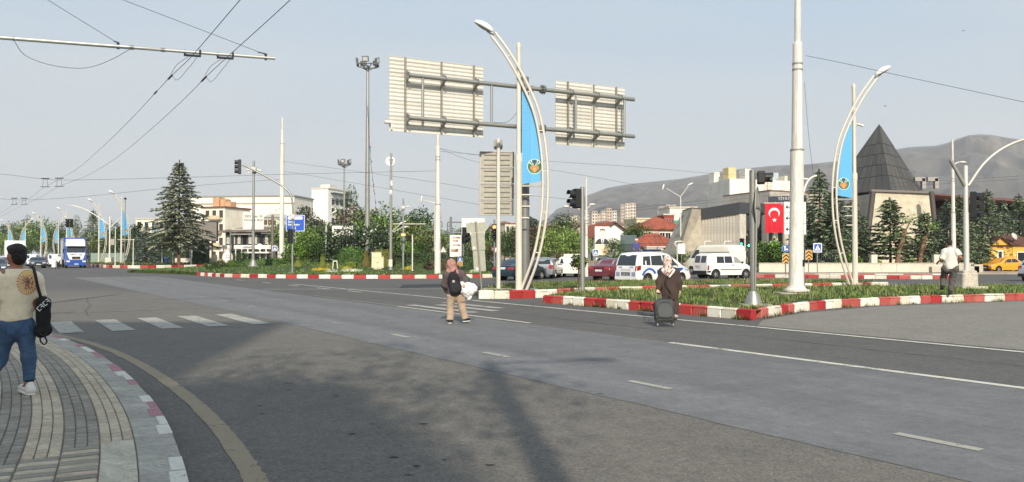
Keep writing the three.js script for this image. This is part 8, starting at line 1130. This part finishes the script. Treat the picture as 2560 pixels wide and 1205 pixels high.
{
const d = 18.9, k = d / F, X = (px, py, z = 0) => V((px - 1140) * k, (808 - py) * k, z), pos = [GX(1140, d), 0.01, -d], turn = Math.atan2(-pos[0], d);
const J = { head: X(1128, 664, -0.02), neck: X(1131, 680), chest: X(1137, 700), hipL: X(1128, 742), hipR: X(1150, 742), shL: X(1117, 688), shR: X(1152, 686), elL: X(1112, 712, -0.05), elR: X(1166, 702, 0.0), wrL: X(1116, 730, -0.18), wrR: X(1162, 710, 0.16), knL: X(1126, 771, -0.04), knR: X(1156, 771, 0.03), anL: X(1125, 799, 0.06), anR: X(1163, 796, 0.04), toeL: X(1122, 804, -0.08), toeR: X(1170, 801, -0.06) };
const o = figure('woman in pink headscarf and grey jacket walking with tan cargo trousers', pos, turn, J, skinM('#c79a7d'), { face: V(-0.5, 0, -0.85).normalize(), handR: { curl: 0.9, nor: V(-0.3, -1, 0) } });
part('jacket', sdfGeo([cap(X(1138, 735), X(1137, 694), 0.185, 0.155, { sz: 0.72, k: 0.08 }), cap(J.shL, J.shR, 0.09, 0.09), cap(J.shL, J.elL, 0.078, 0.07), cap(J.elL, J.wrL, 0.068, 0.054, { flat: 1 }), cap(J.shR, J.elR, 0.085, 0.08), cap(J.elR, J.wrR, 0.075, 0.056, { flat: 1 })], 0.08, 0.014, wrinkle(0.016, 5, 6, 2), (x, y) => X(0, 740).y + 0.02 * Math.sin(x * 9) - y), cloth('#554b4c'), o);
const tr = part('trousers', sdfGeo([cap(X(1130, 738), X(1149, 738), 0.105, 0.105), cap(X(1128, 742), J.knL, 0.102, 0.085), cap(J.knL, X(1125, 801, 0.05), 0.085, 0.088, { flat: 1 }), cap(X(1150, 742), J.knR, 0.102, 0.086), cap(J.knR, X(1163, 798, 0.04), 0.086, 0.09, { flat: 1 })], 0.035, 0.013, wrinkle(0.014, 6, 7, 5)), cloth('#a99680'), o);
part('cargo_pocket', extr(rrect(0.12, 0.13, 0.02), 0.03, 0.008), cloth('#9d8a74'), tr).position.copy(X(1156, 748, 0.13));
for (const s of ['L', 'R']) shoe(o, J['an' + s], J['toe' + s], s === 'L' ? 0 : 0.035, mat('#1e1c1c', 0.8), mat('#e2dfd8', 0.7));
part('headscarf', sdfGeo([ell(J.head.clone().add(V(0, 0.03, 0.01)), 0.116, 0.135, 0.125), cap(J.head.clone().add(V(0.03, -0.05, 0.03)), X(1136, 683, 0.05), 0.095, 0.115), cap(X(1131, 681, 0.06), X(1148, 684, 0.02), 0.07, 0.05), cap(X(1124, 676, 0.0), X(1113, 690, 0.0), 0.075, 0.05), cap(X(1114, 688, 0.0), X(1116, 700, 0.02), 0.05, 0.025)], 0.05, 0.01, (x, y, z) => 0.010 * Math.sin((y * 0.8 + x * 0.9 + z * 0.5) * 42 + 4 * noise.noise(x * 8, y * 8, z * 8)) * 0.6 + wrinkle(0.008, 9, 12, 3)(x, y, z)), mat('#bd8c80', 0.95, 0, { map: rep(T.fine, 0.2) }), o);
const b = thing('backpack', 'black backpack with a round badge on the pink-scarfed woman', 'backpack', pos, turn), Y = (px, py, z = 0) => X(px, py, z + 0.2), bg = part('bag', sdfGeo([cap(Y(1134, 699), Y(1139, 719), 0.135, 0.155, { sz: 0.55, k: 0.05 }), cap(Y(1133, 690), Y(1134, 694), 0.11, 0.12, { sz: 0.6 })], 0.05, 0.013, wrinkle(0.012, 7, 7, 8)), mat('#1b191d', 0.85, 0, { map: rep(T.fine, 0.3) }), b); part('badge', cyl(0.032, 0.032, 0.014, 0, 0, 0, 16, PI / 2), mat('#a9a8a4', 0.4, 0.3), bg).position.copy(Y(1134, 703, 0.098)); part('front_pocket', sdfGeo([cap(Y(1135, 712, 0.06), Y(1138, 720, 0.06), 0.11, 0.13, { sz: 0.4 })], 0.03, 0.013), mat('#212024', 0.85), bg); part('strap', tube([Y(1132, 690, 0.0), Y(1137, 680, -0.05), Y(1139, 672, -0.16)], 0.03, 12, 6), mat('#1b191d', 0.9), b);
const w = thing('plastic_bag', 'bulging white plastic bag carried by the pink-scarfed woman', 'bag', pos, turn), Z = (px, py, z = 0) => X(px, py, z + 0.12); part('bag', sdfGeo([cap(Z(1156, 710), Z(1168, 722), 0.06, 0.15, { sz: 0.8 }), cap(Z(1168, 722), Z(1182, 722), 0.15, 0.11, { sz: 0.8 }), cap(Z(1168, 726), Z(1172, 744), 0.15, 0.06, { sz: 0.75 })], 0.08, 0.013, (x, y, z) => 0.018 * noise.noise(x * 14, y * 14, z * 14) + 0.012 * noise.noise(x * 30, y * 26, z * 30)), phys({ name: 'plastic', color: '#e3e2df', roughness: 0.35, clearcoat: 0.3 }), w); part('knot', sdfGeo([cap(Z(1154, 708), Z(1158, 711), 0.04, 0.05)], 0.02, 0.011), phys({ name: 'plastic', color: '#dcdbd7', roughness: 0.4 }), w);
}
{
const d = 19.9, k = d / F, X = (px, py, z = 0) => V((px - 1674) * k, (803 - py) * k, z), pos = [GX(1674, d), 0.01, -d], turn = Math.atan2(-pos[0], d);
const J = { head: X(1668, 660, -0.02), neck: X(1670, 676), chest: X(1672, 695), hipL: X(1664, 735), hipR: X(1684, 735), shL: X(1656, 684), shR: X(1689, 684), elL: X(1649, 709, 0.05), elR: X(1695, 708, 0.0), wrL: X(1645, 729, 0.2), wrR: X(1698, 727, -0.02), knL: X(1666, 768, -0.03), knR: X(1685, 768, 0.02), anL: X(1665, 797, 0.0), anR: X(1687, 797, 0.06), toeL: X(1664, 801, -0.14), toeR: X(1688, 801, -0.08) };
const o = figure('woman in patterned headscarf and long dark brown coat seen from behind', pos, turn, J, skinM('#d0a78c'), { r: 1.05, handL: { curl: 0.95, dir: V(-0.05, -0.7, 0.6), nor: V(0.2, 0, 0.9) } });
part('coat', sdfGeo([cap(X(1674, 775), X(1673, 735), 0.205, 0.205, { sz: 0.8, k: 0.1 }), cap(X(1673, 735), X(1673, 695), 0.205, 0.185, { sz: 0.72, k: 0.1 }), cap(J.shL, J.shR, 0.092, 0.092), cap(J.shL, J.elL, 0.088, 0.078), cap(J.elL, J.wrL, 0.078, 0.06, { flat: 1 }), cap(J.shR, J.elR, 0.088, 0.08), cap(J.elR, J.wrR, 0.078, 0.062, { flat: 1 }), cap(X(1687, 770, 0.04), X(1690, 786, 0.1), 0.1, 0.06)], 0.09, 0.014, wrinkle(0.016, 6, 3, 6), (x, y) => X(0, 784).y + 0.02 * Math.sin(x * 11 + 2) - y - (x > 0.1 ? 0.03 : -0.03)), cloth('#43352f'), o);
part('trousers', sdfGeo([cap(X(1666, 770), X(1665, 798, 0.0), 0.085, 0.075, { flat: 1 }), cap(X(1685, 770), X(1687, 798, 0.06), 0.085, 0.075, { flat: 1 })], 0.02, 0.014, wrinkle(0.008, 6, 6, 2)), cloth('#b3a598'), o); for (const s of ['L', 'R']) shoe(o, J['an' + s], J['toe' + s], 0, mat('#3a3431', 0.7), mat('#27231f', 0.8));
const st = canvasTex(256, 256, (c) => { const r = rng(31); c.fillStyle = '#cfc0b6'; c.fillRect(0, 0, 256, 256); for (let i = 0; i < 170; i++) { c.fillStyle = ['#a8705c', '#4a3c3e', '#b98c76', '#7d5a56', '#d9cec6', '#35302f', '#bf8a58'][Math.floor(r() * 7)]; c.beginPath(); c.ellipse(r() * 256, r() * 256, 5 + r() * 13, 3 + r() * 9, r() * 3, 0, 7); c.fill(); } }); st.wrapS = st.wrapT = THREE.RepeatWrapping; st.repeat.set(3.2, 3.2);
part('headscarf', sdfGeo([ell(J.head.clone().add(V(0, 0.035, 0.01)), 0.122, 0.14, 0.13), cap(J.head.clone().add(V(0, -0.04, 0.04)), X(1669, 684, 0.09), 0.1, 0.11)], 0.06, 0.011, wrinkle(0.008, 9, 10, 3)), mat('#ffffff', 0.85, 0, { map: st }), o);
part('scarf_tail', sdfGeo([cap(X(1659, 680, 0.1), X(1673, 694, 0.17), 0.06, 0.03, { sz: 0.6 }), cap(X(1682, 681, 0.1), X(1673, 694, 0.17), 0.06, 0.03, { sz: 0.6 })], 0.03, 0.011, wrinkle(0.005, 14, 14, 1)), cloth('#ddd8d1'), o);
const hb = thing('handbag', 'dark brown shoulder bag hanging behind the suitcase woman\'s coat', 'handbag', pos, turn), Q = (px, py, z = 0) => X(px, py, z + 0.19); part('pouch', sdfGeo([cap(Q(1677, 743), Q(1681, 748), 0.07, 0.07, { sz: 0.5 })], 0.02, 0.012), cloth('#3b2f2c'), hb); part('strap', tube([Q(1680, 742, 0.02), Q(1664, 706, 0.03), Q(1678, 684, -0.02), Q(1683, 676, -0.1)], 0.012, 24, 6), cloth('#231d1c'), hb);
const s = thing('suitcase', 'dark grey wheeled fabric suitcase on its two castors', 'suitcase', [GX(1661, 18.1), 0.01, -18.1]), k2 = 18.1 / F, lean = 0.24, W = 0.44, H = 0.52, gr = mat('#4b4f4f', 0.85, 0, { map: rep(T.fine, 0.25) }), body = part('shell', extr(rrect(W, H, 0.1), 0.24, 0.03, 8).translate(0, H / 2 + 0.1, 0), gr, s); body.rotation.x = -lean; body.position.set(0.0, 0, 0);
part('front_pocket', extr(rrect(W * 0.84, H * 0.72, 0.13), 0.07, 0.025, 8).translate(0, H * 0.46 + 0.1, 0.14), mat('#565a5a', 0.85, 0, { map: rep(T.fine, 0.25) }), body); part('zip', [new THREE.TorusGeometry(0.17, 0.006, 6, 30, PI).translate(0, H * 0.5 + 0.1, 0.178), box(0.33, 0.02, 0.02, 0, H * 0.17 + 0.1, 0.172)], mat('#1d1f20', 0.6), body); part('side_piping', [tube([V(-0.21, 0.16, 0.1), V(-0.21, 0.45, 0.1), V(-0.14, 0.6, 0.1), V(0.14, 0.6, 0.1), V(0.21, 0.45, 0.1), V(0.21, 0.16, 0.1)], 0.01, 40, 6)], mat('#222425', 0.7), body); part('top_handle', tube([V(-0.07, 0.62, 0.02), V(-0.04, 0.65, 0.02), V(0.04, 0.65, 0.02), V(0.07, 0.62, 0.02)], 0.012, 16, 6), mat('#222425', 0.7), body);
const ha = at(1646, 734, 19.6).sub(s.position); for (const [x, dx] of [[-0.15, -0.05], [-0.03, 0.06]]) part('pull_rod', bar(V(x, 0.58, -0.22), ha.clone().add(V(dx, 0, 0)), 0.011, 8), mat('#c9c7c1', 0.35, 0.7), s); part('grip', bar(ha.clone().add(V(-0.07, 0.01, 0)), ha.clone().add(V(0.08, 0.01, 0)), 0.018, 10), mat('#1f1f20', 0.7), s);
for (const x of [-1, 1]) { part('castor', cyl(0.045, 0.045, 0.03, x * 0.18, 0.045, 0.06, 16, 0, 0, PI / 2), mat('#8e8c88', 0.6), s); part('castor_fork', box(0.06, 0.1, 0.1, x * 0.18, 0.1, 0.05), mat('#222425', 0.7), s); } part('foot_bar', box(0.36, 0.03, 0.05, 0, 0.1, 0.08), mat('#1a1a1b', 0.7), s);
}
{
const d = 27.1, k = d / F, pos = [GX(2372, d), 0.27, -d], turn = Math.atan2(-pos[0], d), X = (px, py, z = 0) => V((px - 2372) * k * Math.cos(turn), (737 - py) * k, z);
const J = { head: X(2373, 608, -0.05), neck: X(2374, 622), chest: X(2376, 637), hipL: X(2364, 671), hipR: X(2385, 671), shL: X(2362, 629), shR: X(2391, 629), elL: X(2353, 648, 0.06), elR: X(2401, 643, 0.06), wrL: X(2344, 656, -0.14), wrR: X(2398, 653, -0.16), knL: X(2358, 694, -0.3), knR: X(2380, 699, -0.08), anL: X(2356, 717, 0.0), anR: X(2374, 730, 0.0), toeL: X(2352, 722, -0.16), toeR: X(2372, 734, -0.15) };
const o = figure('man in white shirt and grey trousers running over the kerb', pos, turn, J, skinM('#a06f55'), { r: 1.08, face: V(-0.6, 0, -0.8), handL: { curl: 0.7 }, handR: { curl: 0.7 } });
part('shirt', sdfGeo([cap(X(2376, 667), X(2376, 638), 0.235, 0.19, { sz: 0.72, k: 0.08 }), cap(J.shL, J.shR, 0.095, 0.095), cap(J.shL, J.elL, 0.095, 0.09, { flat: 1 }), cap(J.shR, X(2399, 639, 0.05), 0.095, 0.09, { flat: 1 }), cap(X(2375, 628), X(2374, 621), 0.09, 0.075)], 0.08, 0.015, wrinkle(0.022, 7, 2.5, 3), (x, y) => X(0, 673).y + 0.025 * Math.sin(x * 8) - y), cloth('#d9d6cb'), o);
part('trousers', sdfGeo([cap(X(2364, 671), X(2386, 671), 0.14, 0.14), cap(X(2364, 673), J.knL, 0.135, 0.1), cap(J.knL, J.anL, 0.1, 0.085, { flat: 1 }), cap(X(2385, 673), J.knR, 0.135, 0.1), cap(J.knR, X(2374, 727, 0), 0.1, 0.082, { flat: 1 })], 0.05, 0.015, wrinkle(0.016, 6, 7, 9)), cloth('#55534f'), o);
shoe(o, J.anL, J.toeL, J.anL.y - 0.07, mat('#1c1d22', 0.8), mat('#22232a', 0.8)); shoe(o, J.anR, J.toeR, 0.01, mat('#1c1d22', 0.8), mat('#22232a', 0.8)); part('hair', sdfGeo([ell(J.head.clone().add(V(0.005, 0.055, 0.01)), 0.098, 0.085, 0.108), ell(J.head.clone().add(V(0.02, 0.0, 0.05)), 0.078, 0.08, 0.07)], 0.03, 0.011, (x, y, z) => 0.007 * noise.noise(x * 40, y * 40, z * 40)), mat('#15120f', 0.75), o);
}
{
const mk = (label, px, d, y, H, shirtC, trC, capC, hairC) => { const X = (x, yy, z = 0) => V(x * H / 1.75, yy * H / 1.75, z), J = { head: X(0, 1.6), neck: X(0, 1.46), chest: X(0, 1.28), hipL: X(-0.09, 0.92), hipR: X(0.09, 0.92), shL: X(-0.19, 1.4), shR: X(0.19, 1.4), elL: X(-0.24, 1.14, 0.04), elR: X(0.24, 1.14), wrL: X(-0.2, 0.95, 0.2), wrR: X(0.25, 0.9, 0.1), knL: X(-0.1, 0.5, 0.06), knR: X(0.1, 0.5), anL: X(-0.1, 0.08), anR: X(0.11, 0.08), toeL: X(-0.1, 0.04, 0.16), toeR: X(0.12, 0.04, 0.16) };
const o = figure(label, [GX(px, d), y, -d], 0, J, skinM('#a0705a'), { face: V(0, 0, 1), cell: 0.022 }); part('shirt', sdfGeo([cap(X(0, 0.92), X(0, 1.3), 0.17, 0.165, { sz: 0.7 }), cap(J.shL, J.shR, 0.08, 0.08), cap(J.shL, J.elL, 0.075, 0.065), cap(J.shR, J.elR, 0.075, 0.065)], 0.06, 0.02), cloth(shirtC), o); part('trousers', sdfGeo([cap(J.hipL, J.knL, 0.105, 0.085), cap(J.knL, J.anL, 0.08, 0.07), cap(J.hipR, J.knR, 0.105, 0.085), cap(J.knR, J.anR, 0.08, 0.07)], 0.04, 0.02), cloth(trC), o); part(capC ? 'cap' : 'hair', capC ? [cyl(0.15, 0.12, 0.09, 0, J.head.y + 0.13, 0, 18), cyl(0.16, 0.16, 0.02, 0, J.head.y + 0.17, 0, 18), cyl(0.11, 0.11, 0.015, 0, J.head.y + 0.08, 0.06, 18)] : sph(0.1, 0, J.head.y + 0.05, -0.01, 1, 0.9, 1.05), mat(capC || hairC, 0.7), o); return o; };
mk('man in white shirt and dark trousers standing on the road by the truck', 147, 95, 0.01, 1.72, '#e2e2de', '#24262b', null, '#1a1614');
const cr = thing('hand_cart', 'white boxy hand cart beside the man in front of the truck', 'cart', [GX(136, 95.5), 0.01, -95.5]); part('box', boxUV(chamfer(0.5, 0.75, 0.4, 0.04).translate(0, 0.18, 0)), mat('#dcdcd8', 0.6), cr); for (const x of [-0.2, 0.2]) part('wheel', cyl(0.1, 0.1, 0.05, x, 0.1, 0.1, 14, 0, 0, PI / 2), tyreM, cr); part('handle', [bar(V(-0.2, 0.9, 0), V(-0.2, 1.15, -0.1), 0.02), bar(V(0.2, 0.9, 0), V(0.2, 1.15, -0.1), 0.02), bar(V(-0.2, 1.15, -0.1), V(0.2, 1.15, -0.1), 0.02)], galvDark, cr);
const pd = thing('traffic_podium', 'white traffic podium hidden behind the police van', 'podium', [GX(1591, 58), 0.004, -58]); part('drum', lathe([[0.55, 0], [0.55, 1.0], [0.6, 1.02], [0.6, 1.1], [0, 1.1]], 20), frameWhite, pd); part('band', cyl(0.56, 0.56, 0.2, 0, 0.5, 0, 20), mat('#a8322f', 0.7), pd);
mk('officer in blue patterned shirt and white cap standing above the police van', 1591, 58, 1.11, 1.72, '#4a4f8a', '#2b2f4a', '#eceae4');
const bn = thing('blue_bin', 'small blue bin by the stakes under the cedar', 'bin', [GX(416, 112), 0.4, -112]); part('drum', lathe([[0.24, 0], [0.3, 0.8], [0.32, 0.85], [0, 0.86]], 14), mat('#2a5a96', 0.6), bn); part('lid', sph(0.3, 0, 0.85, 0, 1, 0.4, 1), mat('#24507f', 0.6), bn);
}

// ---------- overhead wires ----------
{
const wireM = mat('#4a4d54', 0.6, 0.3), insM = mat('#23262c', 0.6);
const wire = (name, label, pts, r = 0.012, seg = 40) => { const o = thing(name, label, 'wire', [0, 0, 0]); part('strand', tube(pts, r * 0.8, seg, 5), wireM, o); return o; };
const a = thing('catenary_arm', 'long galvanised overhead arm holding two trolley wires', 'overhead arm', [0, 0, 0]), A0 = at(-420, 62, 17), A1 = at(688, 146, 20), da = A1.clone().sub(A0), on = (t) => A0.clone().addScaledVector(da, t), tOf = (px) => { let b = 0, bd = 1e9; for (let i = 0; i <= 400; i++) { const p = on(i / 400), x = PW / 2 + p.x / -p.z * F; if (Math.abs(x - px) < bd) { bd = Math.abs(x - px); b = i / 400; } } return b; };
part('tube', [bar(A0, on(tOf(330)), 0.046, 14), bar(on(tOf(330)), A1, 0.039, 14)], mat('#a9aca6', 0.45, 0.4), a); part('sleeve', [bar(on(tOf(25)), on(tOf(30)), 0.052, 14), bar(on(tOf(320)), on(tOf(330)), 0.052, 14), bar(on(tOf(398)), on(tOf(408)), 0.05, 14)], galvDark, a);
part('hanging_cable', tube([on(tOf(28)).add(V(0, -0.05, 0)), at(60, 136, 18.5), at(110, 158, 18.6), at(180, 170, 18.7), at(225, 168, 18.8), at(280, 148, 18.9), on(tOf(320)).add(V(0, -0.05, 0))], 0.007, 50, 5), wireM, a);
const post = thing('arm_post', 'white post carrying the overhead arm outside the picture', 'pole', [A0.x, 0, A0.z]); part('shaft', cone(0.12, 0.18, 0, 9.5, 0, 0, 14), whitePole, post);
for (const [px, tx, ty, l] of [[291, 108, -4, 'first'], [661, 290, -4, 'second']]) { const p = on(tOf(px)), e = at(tx, ty, 17.6), far = p.clone().addScaledVector(e.clone().sub(p), 1.6); wire('stay_wire', `${l} stay wire running from the overhead arm up out of the picture`, [p.clone().add(V(0, 0.08, 0)), far], 0.008, 4); part('stay_clamp', [bar(p.clone().add(V(0, -0.06, 0)), p.clone().add(V(0, 0.1, 0)), 0.035, 8), bar(p.clone().add(V(0, 0.1, 0)), p.clone().lerp(e, 0.06).add(V(0, 0.06, 0)), 0.014, 6)], insM, a); }
const H = (px, py, d) => at(px, py, d);
const lines2 = [[[477, 140], [725 - 125, 0], [[425, 190, 25], [300, 325, 36], [200, 412, 47], [150, 455, 58.5], [113, 467, 57.8]], [[113, 467], [80, 500], [38, 511], [0, 533]]], [[560, 147], [725, 0], [[515, 190, 24], [380, 322, 34], [250, 420, 46], [148, 466, 58]], [[148, 466], [100, 500], [62, 511], [0, 542]]]];
{ // two contact wires, each passing under the arm
const w1 = [at(900, -340, 8.8), at(600, 0, 15.3), at(477, 143, 19.45), at(430, 188, 22.5), at(392, 228, 26), at(330, 295, 33), at(250, 373, 43), at(185, 427, 52), at(113, 467, 58), at(72, 496, 68), at(36, 511, 78), at(0, 533, 92), at(-60, 560, 120)];
const w2 = [at(1060, -330, 8.6), at(725, 0, 15), at(560, 150, 19.75), at(515, 192, 22.7), at(470, 238, 26.5), at(390, 312, 34), at(290, 395, 45), at(215, 440, 53), at(148, 466, 58.4), at(100, 494, 68), at(60, 511, 78.5), at(0, 542, 96), at(-60, 566, 125)];
wire('contact_wire', 'trolley contact wire under the first insulator of the arm', w1, 0.0105, 120); wire('contact_wire', 'trolley contact wire under the second insulator near the arm tip', w2, 0.0105, 120);
for (const [w, px] of [[w1, 477], [w2, 560]]) {
const p = on(tOf(px)); part('insulator', [bar(p.clone().add(V(-0.2, -0.07, 0)), p.clone().add(V(0.2, -0.1, 0)), 0.03, 8), bar(p.clone().add(V(-0.19, -0.1, 0)), p.clone().add(V(-0.19, 0.06, 0)), 0.025, 8), bar(p.clone().add(V(0.19, -0.12, 0)), p.clone().add(V(0.19, 0.06, 0)), 0.025, 8)], insM, a);
const q = w[3]; part('pantograph_link', [tube([p.clone().add(V(-0.08, -0.1, 0)), p.clone().lerp(q, 0.5).add(V(-0.12, 0, 0)), q.clone().add(V(-0.03, 0.03, 0))], 0.006, 12, 5), tube([p.clone().add(V(0.12, -0.12, 0)), p.clone().lerp(q, 0.5).add(V(0.2, -0.08, 0)), q.clone().add(V(0.14, -0.16, 0.1)), q], 0.006, 14, 5)], wireM, a);
const c = w[3].clone().lerp(w[4], 0.1), e = w[3].clone().lerp(w[4], 0.35); part('splice', bar(w[3], c.clone().lerp(w[4], 0.12), 0.03, 6), insM, a); if (px === 477) part('splice', bar(w[4], w[4].clone().lerp(w[5], 0.08), 0.028, 6), insM, a);
}
for (const [w, i] of [[w1, 8], [w2, 8], [w1, 10], [w2, 10]]) { const p = w[i], t = p.clone().add(V(0, 0.62, 0)), h = part('hanger', [bar(p.clone().add(V(-0.2, 0, 0)), t.clone().add(V(-0.12, 0, 0)), 0.012, 5), bar(p.clone().add(V(0.2, 0, 0)), t.clone().add(V(0.12, 0, 0)), 0.012, 5), bar(t.clone().add(V(-0.3, 0, 0)), t.clone().add(V(0.3, 0, 0)), 0.04, 6), bar(p.clone().add(V(-0.35, 0, 0)), p.clone().add(V(0.35, 0, 0)), 0.025, 6)], insM, a); }
}
const W = (name, label, list, r) => wire('span_wire', label, list.map(([x, y, d]) => at(x, y, d)), r, 60);
W(0, 'cross-span wire from the picture edge to the white tram pole by the gantry', [[-120, 430, 57], [0, 435, 57.5], [113, 448, 58], [150, 450, 58], [440, 444, 58], [704, 436, 57.7], [1090, 427, 57.5]], 0.016);
W(0, 'cross-span wire behind the cedar to the spired tram pole', [[-100, 494, 85], [0, 497, 85], [60, 500, 85], [200, 492, 85], [430, 469, 85], [702, 448, 84]], 0.02);
W(0, 'upper wire from the spired tram pole towards the theatre side', [[704, 403, 84], [860, 424, 76], [1090, 456, 66], [1240, 480, 62], [1420, 498, 62]], 0.016); W(0, 'lower wire from the spired tram pole past the floodlight mast', [[704, 427, 84], [870, 455, 76], [1090, 493, 66], [1200, 512, 63]], 0.016);
W(0, 'wire running from the gantry-side tram pole past the sail lamp', [[1096, 370, 57.5], [1170, 385, 56], [1360, 402, 56], [1600, 418, 60], [1760, 432, 66], [1880, 440, 72]], 0.014); W(0, 'second wire leaving the gantry-side tram pole', [[1096, 371, 57.5], [1190, 404, 56], [1370, 424, 58], [1590, 462, 64]], 0.014); W(0, 'low wire pair stretching over the cars to the theatre', [[1096, 378, 57.5], [1240, 390, 58], [1300, 393, 58]], 0.014);
W(0, 'long low wire crossing before the mountain and stone hall', [[1360, 538, 80], [1500, 528, 80], [1640, 514, 80], [1800, 497, 80], [2000, 470, 80], [2300, 455, 80], [2450, 446, 80], [2620, 436, 80]], 0.018); W(0, 'second long low wire just below the first', [[1360, 541, 80], [1500, 533, 80], [1640, 520, 80], [1800, 504, 80], [2000, 480, 80], [2300, 463, 80], [2450, 454, 80], [2620, 443, 80]], 0.018);
W(0, 'wire from the thick tram pole over the second sail lamp', [[2014, 139, 28.4], [2080, 152, 28], [2200, 178, 27], [2400, 221, 26], [2560, 255, 25], [2700, 285, 24]], 0.011); W(0, 'thin wire hanging down beside the thick tram pole', [[2011, 205, 28.4], [2020, 320, 29], [2030, 410, 30], [2036, 455, 30.5]], 0.008);
for (const [px, py, l] of [[2408, 77, 'small dark bird high in the sky'], [2213, 265, 'small dark bird above the pyramid roof']]) { const o = thing('bird', l, 'bird', at(px, py, 70), 0.3); part('body', sdfGeo([cap(V(-0.09, 0, 0), V(0.1, 0.01, 0), 0.018, 0.03), cap(V(0.02, 0.01, 0), V(-0.02, 0.07, 0.16), 0.02, 0.008, { sz: 1 }), cap(V(0.02, 0.01, 0), V(-0.02, 0.05, -0.16), 0.02, 0.008), cap(V(-0.09, 0, 0), V(-0.16, -0.01, 0), 0.012, 0.02)], 0.02, 0.012), mat('#3a3a3d', 0.9), o); }
}
scene.traverse((o) => { if (o.isMesh) { o.castShadow = true; o.receiveShadow = true; } });
scene.updateMatrixWorld(true);
renderer.render(scene, camera);
